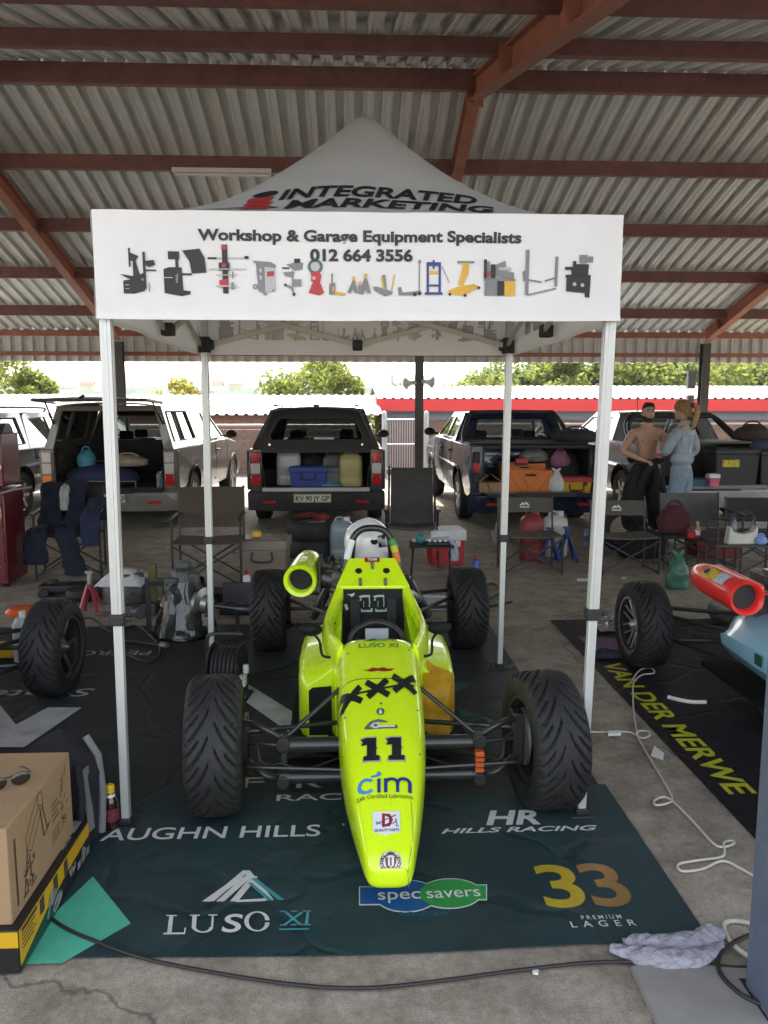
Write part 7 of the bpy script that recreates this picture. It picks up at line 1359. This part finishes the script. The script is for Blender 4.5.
# red tool cabinet
tc_ = thing('tool_cabinet', 'tall dark red tool cabinet with stickers at the left edge', 'tool cabinet', (-3.43, 7.25, 0), R(3)); crim = mat('dark red cabinet paint', (.11, .006, .012), .35, var=.12, coat=.3)
mb = MB(); mb.box((0, 0, .47), (.62, .48, .86)); mb.build('lower_chest', crim, tc_, bevel=.01); mb = MB(); mb.box((0, .02, 1.16), (.60, .42, .48)); mb.build('upper_chest', crim, tc_, bevel=.01)
mb = MB(); mb.cyl((-.29, .02, 1.36), (.29, .02, 1.36), .13, n=20); mb.build('rolled_lid', mat('dark lid', (.03, .03, .032), .4), tc_)
for k in range(5): mb = MB(); mb.box((0, -.245, .15+.16*k), (.58, .012, .145)); dr = mb.build('drawer', crim, tc_, bevel=.004); mb = MB(); mb.box((0, -.258, .20+.16*k), (.5, .014, .016)); mb.build('pull', steel, dr)
mb = MB(); mb.tube([(.26, -.30, .86), (.40, -.26, .90), (.55, -.22, .92)], .010); mb.build('side_handle', steel, tc_)
for x, z, w_, h, m in ((.24, 1.27, .09, .06, mat('blue white sticker', (.2, .3, .5), .5, var=.5, scale=30)), (.25, 1.10, .08, .07, white), (.24, .88, .08, .05, white), (.27, .70, .05, .14, mat('yellow red sticker', (.4, .2, .05), .5, var=.7, scale=35))):
    mb = MB(); mb.flat(circ(x, z, w_/2, h/2, 10), lambda u, v: (u, -.262 if v < .93 else -.1945, v)); mb.build('sticker', m, tc_, fix=False)
for sx in (-.25, .25): mb = MB(); mb.cyl((sx-.02, -.15, .045), (sx+.02, -.15, .045), .045); mb.build('castor', black, tc_)
t = thing('floor_scraps', 'black plastic drain hose on the floor by the left camp chair', 'hose', (-2.35, 7.2, .02)); mb = MB(); mb.tube(arc([(0, 0, 0), (.2, .1, .0), (.35, -.05, 0), (.2, -.15, .01), (.0, -.1, .02)], 6), .015); mb.build('hose', black, t)
# ================================================================== the two people
def skin_mesh(verts, edges, root=0, sub=2, name='tmp'):
    """verts: [(x,y,z,r)] joined by edges -> evaluated smooth mesh (verts, faces)"""
    me = bpy.data.meshes.new(name); me.from_pydata([v[:3] for v in verts], edges, []); o = bpy.data.objects.new(name, me); COL.objects.link(o)
    md = o.modifiers.new('s', 'SKIN'); md.use_smooth_shade = True; md.branch_smoothing = .6
    for i, v in enumerate(verts):
        r = v[3] if isinstance(v[3], tuple) else (v[3], v[3]); me.skin_vertices[0].data[i].radius = r; me.skin_vertices[0].data[i].use_root = i == root
    s = o.modifiers.new('d', 'SUBSURF'); s.levels = sub; s.render_levels = sub
    dg = bpy.context.evaluated_depsgraph_get(); dg.update(); m2 = bpy.data.meshes.new_from_object(o.evaluated_get(dg)); out = ([v.co[:] for v in m2.vertices], [list(p.vertices) for p in m2.polygons])
    bpy.data.objects.remove(o); bpy.data.meshes.remove(me); bpy.data.meshes.remove(m2); return out
def head_rings(mb, c, yaw, s=1.0, pitch=0):
    """a head with brow, nose, lips and chin; local -y is the face"""
    m = Matrix.Rotation(yaw, 3, 'Z') @ Matrix.Rotation(pitch, 3, 'X'); rings = []; n = 32
    for k in range(25):
        t = k/24; z = -.118+.235*t; w = [.020, .042, .053, .058, .061, .064, .0665, .068, .069, .070, .071, .0725, .074, .075, .0755, .0755, .075, .0735, .071, .067, .061, .053, .042, .027, .004][k]
        f = [.045, .072, .084, .088, .087, .089, .090, .088, .091, .092, .091, .088, .087, .090, .093, .093, .091, .088, .083, .077, .069, .058, .045, .028, .004][k]; b = [.02, .045, .055, .06, .064, .068, .074, .080, .086, .090, .094, .097, .099, .100, .100, .099, .097, .094, .089, .083, .074, .063, .049, .031, .004][k]; rg = []
        for i in range(n):
            a = 2*math.pi*i/n; x = w*math.sin(a); cy = math.cos(a); y = -f*cy if cy > 0 else -b*cy
            if cy > .93 and 8 <= k <= 13: y -= [.018, .024, .020, .013, .008, .003][k-8]*(1 if cy > .99 else .35)
            if cy > .85 and k in (5, 6): y -= .005
            if .75 < cy < .97 and 12 <= k <= 13: y += .008
            rg.append(c+m @ Vector((x*s, y*s, z*s)))
        rings.append(rg)
    mb.loft(rings)
    for sx in (-1, 1): mb.sph(c+m @ Vector((sx*.077*s, .012*s, -.005*s)), (.010*s, .018*s, .032*s), 8, 6, (0, 0, yaw))
    return m
def hand(V, E, wrist_i, d, up, side, r=.009):
    """palm and five fingers as chains from a wrist vertex"""
    w_ = Vector(V[wrist_i][:3]); d = Vector(d).normalized(); up = Vector(up); up = (up-d*up.dot(d)).normalized(); x = d.cross(up)*side
    V.append((*(w_+d*.045), (.030, .018))); palm = len(V)-1; E.append((wrist_i, palm))
    for k, L_ in enumerate((.060, .070, .066, .052)):
        o = x*(.027-.018*k); a = w_+d*.085+o; b = a+d*L_*.45+up*-.012; c = b+d*L_*.3-up*.028
        V.append((*a, r)); V.append((*b, r*.9)); V.append((*c, r*.75)); i = len(V); E += [(palm, i-3), (i-3, i-2), (i-2, i-1)]
    a = w_+d*.03+x*.034; b = a+d*.035+x*.018-up*.012; V.append((*a, r*1.1)); V.append((*b, r*.85)); i = len(V); E += [(palm, i-2), (i-2, i-1)]
skin_m = mat('tanned skin', (.50, .29, .21), .5, var=.06); skin_w = mat('fair skin', (.46, .28, .21), .55, var=.06); hair_d = mat('dark brown hair', (.022, .014, .010), .7, var=.4, scale=60, stretch=(1, 1, .2)); hair_b = mat('dark blond hair', (.22, .125, .05), .6, var=.45, scale=70, stretch=(1, 1, .15))
# --- man: bare chest, black overalls worn from the waist, facing the camera
mx, my = gx(644, 9.5), 9.5
man = thing('person', 'bare-chested bearded man in black trousers holding a phone, facing the camera', 'person', (mx, my, 0), R(4)); man.scale = (.97, .97, .97)
def body_man():
    V = [(0, 0, .93, (.115, .085)), (0, 0, 1.06, (.140, .100)), (0, -.005, 1.22, (.165, .115)), (0, .0, 1.36, (.150, .10)), (0, .012, 1.455, (.062, .060)), (0, .0, 1.53, .056)]
    E = [(0, 1), (1, 2), (2, 3), (3, 4), (4, 5)]
    def add(p, par): V.append(p); E.append((par, len(V)-1)); return len(V)-1
    for sx, el, wr in ((-1, (-.335, -.04, 1.13), (-.135, -.20, 1.03)), (1, (.27, -.10, 1.13), (.075, -.27, 1.10))):
        a = add((sx*.165, .01, 1.375, .072), 3); b = add((sx*.215, 0, 1.315, .062), a); m_ = add(((sx*.215+el[0])/2, el[1]*.5, (1.315+el[2])/2, .054), b); c = add((*el, .043), m_); f = add(((el[0]*.6+wr[0]*.4), (el[1]*.6+wr[1]*.4), (el[2]*.6+wr[2]*.4), .043), c); w_ = add((*wr, .029), f)
        dd = Vector(wr)-Vector(el); hand(V, E, w_, dd*.6+Vector((0, -.05, .02)), (0, -.3, 1), sx)
    for sx in (-1, 1):
        a = add((sx*.095, 0, .84, .075), 0); b = add((sx*.13, -.01, .66, .07), a); c = add((sx*.155, -.02, .47, .060), b); d = add((sx*.165, .01, .30, .058), c); e = add((sx*.17, .02, .09, .040), d); add((sx*.18, -.10, .045, .040), e); 
    return V, E
V, E = body_man(); mb = MB(); v, f = skin_mesh(V, E); mb.add(v, f); hc = Vector((0, -.012, 1.62)); hm = head_rings(mb, hc, R(-6), 1.0); mb_body_v, mb_body_f = v, f; bd = mb.build('body', skin_m, man, angle=80)
def onhead(c, m, pts, s=1): return [c+m @ (Vector(p)*s) for p in pts]
mb = MB()
for sx in (-1, 1): p = onhead(hc, hm, [(sx*.030, -.082, .012)])[0]; mb.sph(p, (.012, .006, .006), 8, 6)
mb.build('eyes', mat('dark eye', (.02, .015, .012), .3), bd)
bvb = BVHTree.FromPolygons([Vector(q) for q in mb_body_v], mb_body_f)
def onchest(x, z, e=.001): h = bvb.ray_cast(Vector((x, -.6, z)), Vector((0, 1, 0))); return h[0]+Vector((0, -e, 0)) if h[0] else Vector((x, -.11, z))
for sx in (-1, 1): mb = MB(); mb.sph(onchest(sx*.085, 1.26), (.014, .005, .013), 12, 6); mb.build('nipple', mat('darker skin', (.24, .10, .075), .6), bd)
mb = MB()
for sx in (-1, 1): mb.tube([onchest(sx*x, z, -.0015) for x, z in ((.135, 1.285), (.12, 1.245), (.08, 1.222), (.03, 1.225))], .005, 6)
mb.build('chest_crease', mat('skin crease', (.42, .235, .165), .6), bd)
mb = MB(); mb.sph(onchest(0, 1.085), (.008, .004, .010), 10, 6); mb.build('navel', mat('darker skin', (.24, .10, .075), .6), bd)
for sx in (-1, 1): mb = MB(); mb.tube(onhead(hc, hm, [(sx*.014, -.094, .030), (sx*.032, -.090, .035), (sx*.048, -.078, .030)]), .0045, 6); mb.build('eyebrow', hair_d, bd)
mb = MB(); mb.tube(onhead(hc, hm, [(-.022, -.093, -.048), (0, -.0985, -.046), (.022, -.093, -.048)]), .0045, 6); mb.build('lips', mat('lip skin', (.32, .12, .10), .5), bd)
def cap_hair(parent, c, yaw, m_, zlow=.02, grow_=.012, name='hair', back=-.06):
    mm = Matrix.Rotation(yaw, 3, 'Z'); rings = []; rq = random.Random(3)
    for k in range(12):
        t = k/11; rg = []
        for i in range(28):
            a = 2*math.pi*i/28; front = math.cos(a); zl = zlow+.045*max(0, front)+(back-zlow)*max(0, -front); z = zl+(.128-zl)*math.sin(t*math.pi/2); q = math.cos(t*math.pi/2)**.55 if t < 1 else .02
            x = (.078+grow_)*q*math.sin(a); y = -(.092 if front > 0 else .102)*q*front-(grow_ if front > 0 else -grow_)*q*abs(front); rg.append(c+mm @ Vector((x*(1+rq.uniform(-.02, .02)), y, z)))
        rings.append(rg)
    mb = MB(); mb.loft(rings, False, True); return mb.build(name, m_, parent, angle=80)
cap_hair(bd, hc, R(-6), hair_d, .030, .002)
rq = random.Random(5); mb = MB(); rows = []
for k in range(7):
    t = k/6; z = -.055-.065*t; rows.append([hc+hm @ Vector(((.0735-.030*t**2.2)*math.sin(a), -(.0885+.004*math.sin(math.pi*t)-.012*t**3)*math.cos(a), z-.006*math.cos(a)*t+(0.012*abs(math.sin(a)) if k == 0 else 0)-(.022*max(0, math.cos(a)*3-2) if k == 0 else 0))) for a in np.linspace(-1.5, 1.5, 16)])
mb.loft(rows, False, False, False); mb.build('beard', mat('dark beard', (.045, .025, .017), .8, var=.4, scale=80), bd, solid=.006)
suit = mat('black race suit cloth', (.014, .013, .013), .9, var=.35, scale=8, bump=.4, bscale=18)
V = [(0, 0, 1.04, (.185, .14)), (0, 0, .90, (.215, .170))]; E = [(0, 1)]
def addv(p, par): V.append(p); E.append((par, len(V)-1)); return len(V)-1
for sx in (-1, 1):
    a = addv((sx*.11, 0, .80, .155), 1); b = addv((sx*.15, -.01, .62, .155), a); c = addv((sx*.175, -.02, .45, .145), b); d = addv((sx*.18, .01, .25, .12), c); addv((sx*.18, .01, .09, .085), d)
mb = MB(); v, f = skin_mesh(V, E, 1); mb.add(v, f)
mb.build('suit_trousers', suit, bd, 'black overalls worn from the waist down', angle=80)
mb = MB(); mb.tube(arc([(-.17, -.10, 1.02), (-.08, -.185, 1.0), (.02, -.19, .96), (.06, -.18, .80), (.05, -.17, .62)], 5), [.045]*21, 10); mb.tube(arc([(.18, -.08, 1.03), (.10, -.18, 1.02), (.0, -.20, .98), (-.10, -.18, .82), (-.14, -.17, .66)], 5), .045, 10); mb.tube(arc([(-.19, .0, 1.02), (-.12, .14, 1.03), (.12, .14, 1.03), (.19, .0, 1.02)], 5), .05, 10); mb.build('tied_sleeves', suit, bd, angle=80)
for sx in (-1, 1): mb = MB(); mb.sph((sx*.18, -.07, .05), (.05, .14, .052), 14, 8); mb.build('shoe', black, bd)
ph = thing('phone', 'white phone held by the bare-chested man', 'phone', (mx+.03, my-.37, 1.16), R(4)); mb = MB(); mb.box((0, 0, 0), (.072, .012, .14), (R(-25), R(12), 0)); mb.build('case', mat('white phone shell', (.5, .5, .5), .3), ph, bevel=.006); mb = MB(); mb.box((0, .007, .0), (.062, .002, .125), (R(-25), R(12), 0)); mb.build('screen', cblack, ph)
# --- woman: back towards the camera, turned to the man
wx, wy = gx(680, 9.1), 9.1
wom = thing('person', 'woman in pale denim jacket and jeans with a blond ponytail, seen from behind', 'person', (wx, wy, 0), R(-142))
V = [(0, 0, .93, (.105, .08)), (0, 0, 1.06, (.110, .085)), (0, -.005, 1.22, (.145, .105)), (0, .0, 1.34, (.125, .09)), (0, .012, 1.43, (.050, .048)), (0, -.005, 1.50, .046)]; E = [(i, i+1) for i in range(5)]; ARM = {}
for sx, el, wr in ((-1, (-.30, .02, 1.12), (-.16, -.13, .98)), (1, (.22, -.10, 1.10), (.09, -.20, 1.13))):
    a = addv((sx*.14, .01, 1.355, .06), 3); b = addv((sx*.18, 0, 1.30, .052), a); m_ = addv(((sx*.18+el[0])/2, el[1]*.5, (1.30+el[2])/2, .045), b); c = addv((*el, .036), m_); w_ = addv((*wr, .025), c); hand(V, E, w_, Vector(wr)-Vector(el), (0, -.3, 1), sx, .008); ARM[sx] = [(sx*.14, .01, 1.355), (sx*.19, 0, 1.30), ((sx*.18+el[0])/2, el[1]*.5, (1.30+el[2])/2), el, tuple(Vector(el).lerp(Vector(wr), .85))]
for sx in (-1, 1):
    a = addv((sx*.09, 0, .86, .095), 0); b = addv((sx*.10, -.01, .66, .078), a); c = addv((sx*.10, -.02, .47, .056), b); d = addv((sx*.10, .01, .30, .052), c); e = addv((sx*.10, .02, .09, .036), d); addv((sx*.11, -.10, .045, .036), e)
mb = MB(); v, f = skin_mesh(V, E); mb.add(v, f); hc = Vector((0, -.02, 1.595)); hm = head_rings(mb, hc, R(12), .96); wb = mb.build('body', skin_w, wom, angle=80)
denim = mat('pale denim jacket', (.33, .39, .45), .9, var=.22, scale=7, bump=.5, bscale=26); jean = mat('faded blue jeans', (.22, .29, .37), .9, var=.25, scale=6, bump=.45, bscale=24)
V = [(0, 0, .93, (.185, .150)), (0, 0, 1.08, (.170, .132)), (0, 0, 1.22, (.172, .130)), (0, .005, 1.34, (.148, .108)), (0, .012, 1.405, (.070, .066))]; E = [(i, i+1) for i in range(4)]
for sx in (-1, 1):
    par = 3
    for p, r_ in zip(ARM[sx], (.078, .072, .066, .058, .046)): par = addv((*p, r_), par)
mb = MB(); v, f = skin_mesh(V, E, 2); mb.add(v, f); jk = mb.build('denim_jacket', denim, wb, angle=80)
mb = MB(); mb.tube(arc([(-.065, -.03, 1.43), (-.05, .05, 1.455), (.05, .05, 1.455), (.065, -.03, 1.43)], 5), .022, 8); mb.build('collar', denim, jk)
st_ = mat('denim seam', (.20, .25, .31), .9)
jb = BVHTree.FromPolygons([Vector(q) for q in v], f)
def onback(x, z, e=.002): h = jb.ray_cast(Vector((x, .6, z)), Vector((0, -1, 0))); return h[0]+Vector((0, e, 0)) if h[0] else Vector((x, .12, z))
mb = MB()
for pts in ([(-.12, 1.30), (.12, 1.30)], [(-.06, 1.30), (-.035, 1.0)], [(.06, 1.30), (.035, 1.0)], [(-.15, 1.0), (.15, 1.0)]): mb.tube([onback(pts[0][0]+(pts[1][0]-pts[0][0])*t, pts[0][1]+(pts[1][1]-pts[0][1])*t) for t in np.linspace(0, 1, 9)], .0035, 5)
mb.build('seam', st_, jk)
V = [(0, 0, 1.03, (.150, .118)), (0, 0, .90, (.172, .148))]; E = [(0, 1)]
for sx in (-1, 1):
    a = addv((sx*.088, .01, .82, .112), 1); b = addv((sx*.10, -.01, .64, .092), a); c = addv((sx*.10, -.02, .46, .072), b); d = addv((sx*.10, .01, .28, .070), c); addv((sx*.10, .02, .08, .066), d)
mb = MB(); v, f = skin_mesh(V, E, 1); mb.add(v, f); jn = mb.build('jeans', jean, wb, angle=80)
jb = BVHTree.FromPolygons([Vector(q) for q in v], f); mb = MB()
for sx in (-1, 1):
    P = [(sx*.04, .90), (sx*.12, .90), (sx*.12, .80), (sx*.08, .765), (sx*.04, .80)]; mb.tube([onback(x, z, .0015) for x, z in P], .004, 5, closed=True)
mb.build('back_pocket', st_, jn)
for sx in (-1, 1): mb = MB(); mb.sph((sx*.11, -.07, .045), (.042, .125, .045), 14, 8); mb.build('shoe', white, wb)
hr = cap_hair(wb, hc, R(12), hair_b, -.02, .014, back=-.085)
hmz = Matrix.Rotation(R(12), 3, 'Z'); mb = MB(); pony = arc([hc+hmz @ Vector(p) for p in ((0, .10, .06), (0, .15, .055), (.005, .165, -.02), (.01, .15, -.11), (.015, .135, -.19), (.01, .13, -.23))], 4); mb.tube(pony, list(np.interp(np.linspace(0, 1, len(pony)), [0, .15, .4, .75, 1], [.016, .032, .036, .028, .008])), 12); mb.build('ponytail', mat('light blond hair', (.34, .21, .085), .6, var=.45, scale=70, stretch=(1, 1, .15)), hr)  # ponytail in a lighter blond than the crown
mb = MB(); mb.lathe([(.026, -.012), (.032, 0), (.026, .012)], hc+hmz @ Vector((0, .115, .06)), hmz @ Vector((0, 1, 0)), 14); mb.build('hair_tie', black, hr)
# ================================================================== thin summer haze over the land
hz = MB(); hz.box((0, 470, 22), (1760, 1100, 66)); hz = hz.build('haze', bpy.data.materials.new('haze')); hz['kind'] = 'stuff'
hm_ = hz.data.materials[0]; hm_.use_nodes = True; hn = hm_.node_tree; hn.nodes.remove(hn.nodes['Principled BSDF'])
pv = hn.nodes.new('ShaderNodeVolumePrincipled'); pv.inputs['Color'].default_value = (.86, .90, .95, 1); pv.inputs['Density'].default_value = .00025; hn.links.new(pv.outputs[0], hn.nodes['Material Output'].inputs['Volume'])
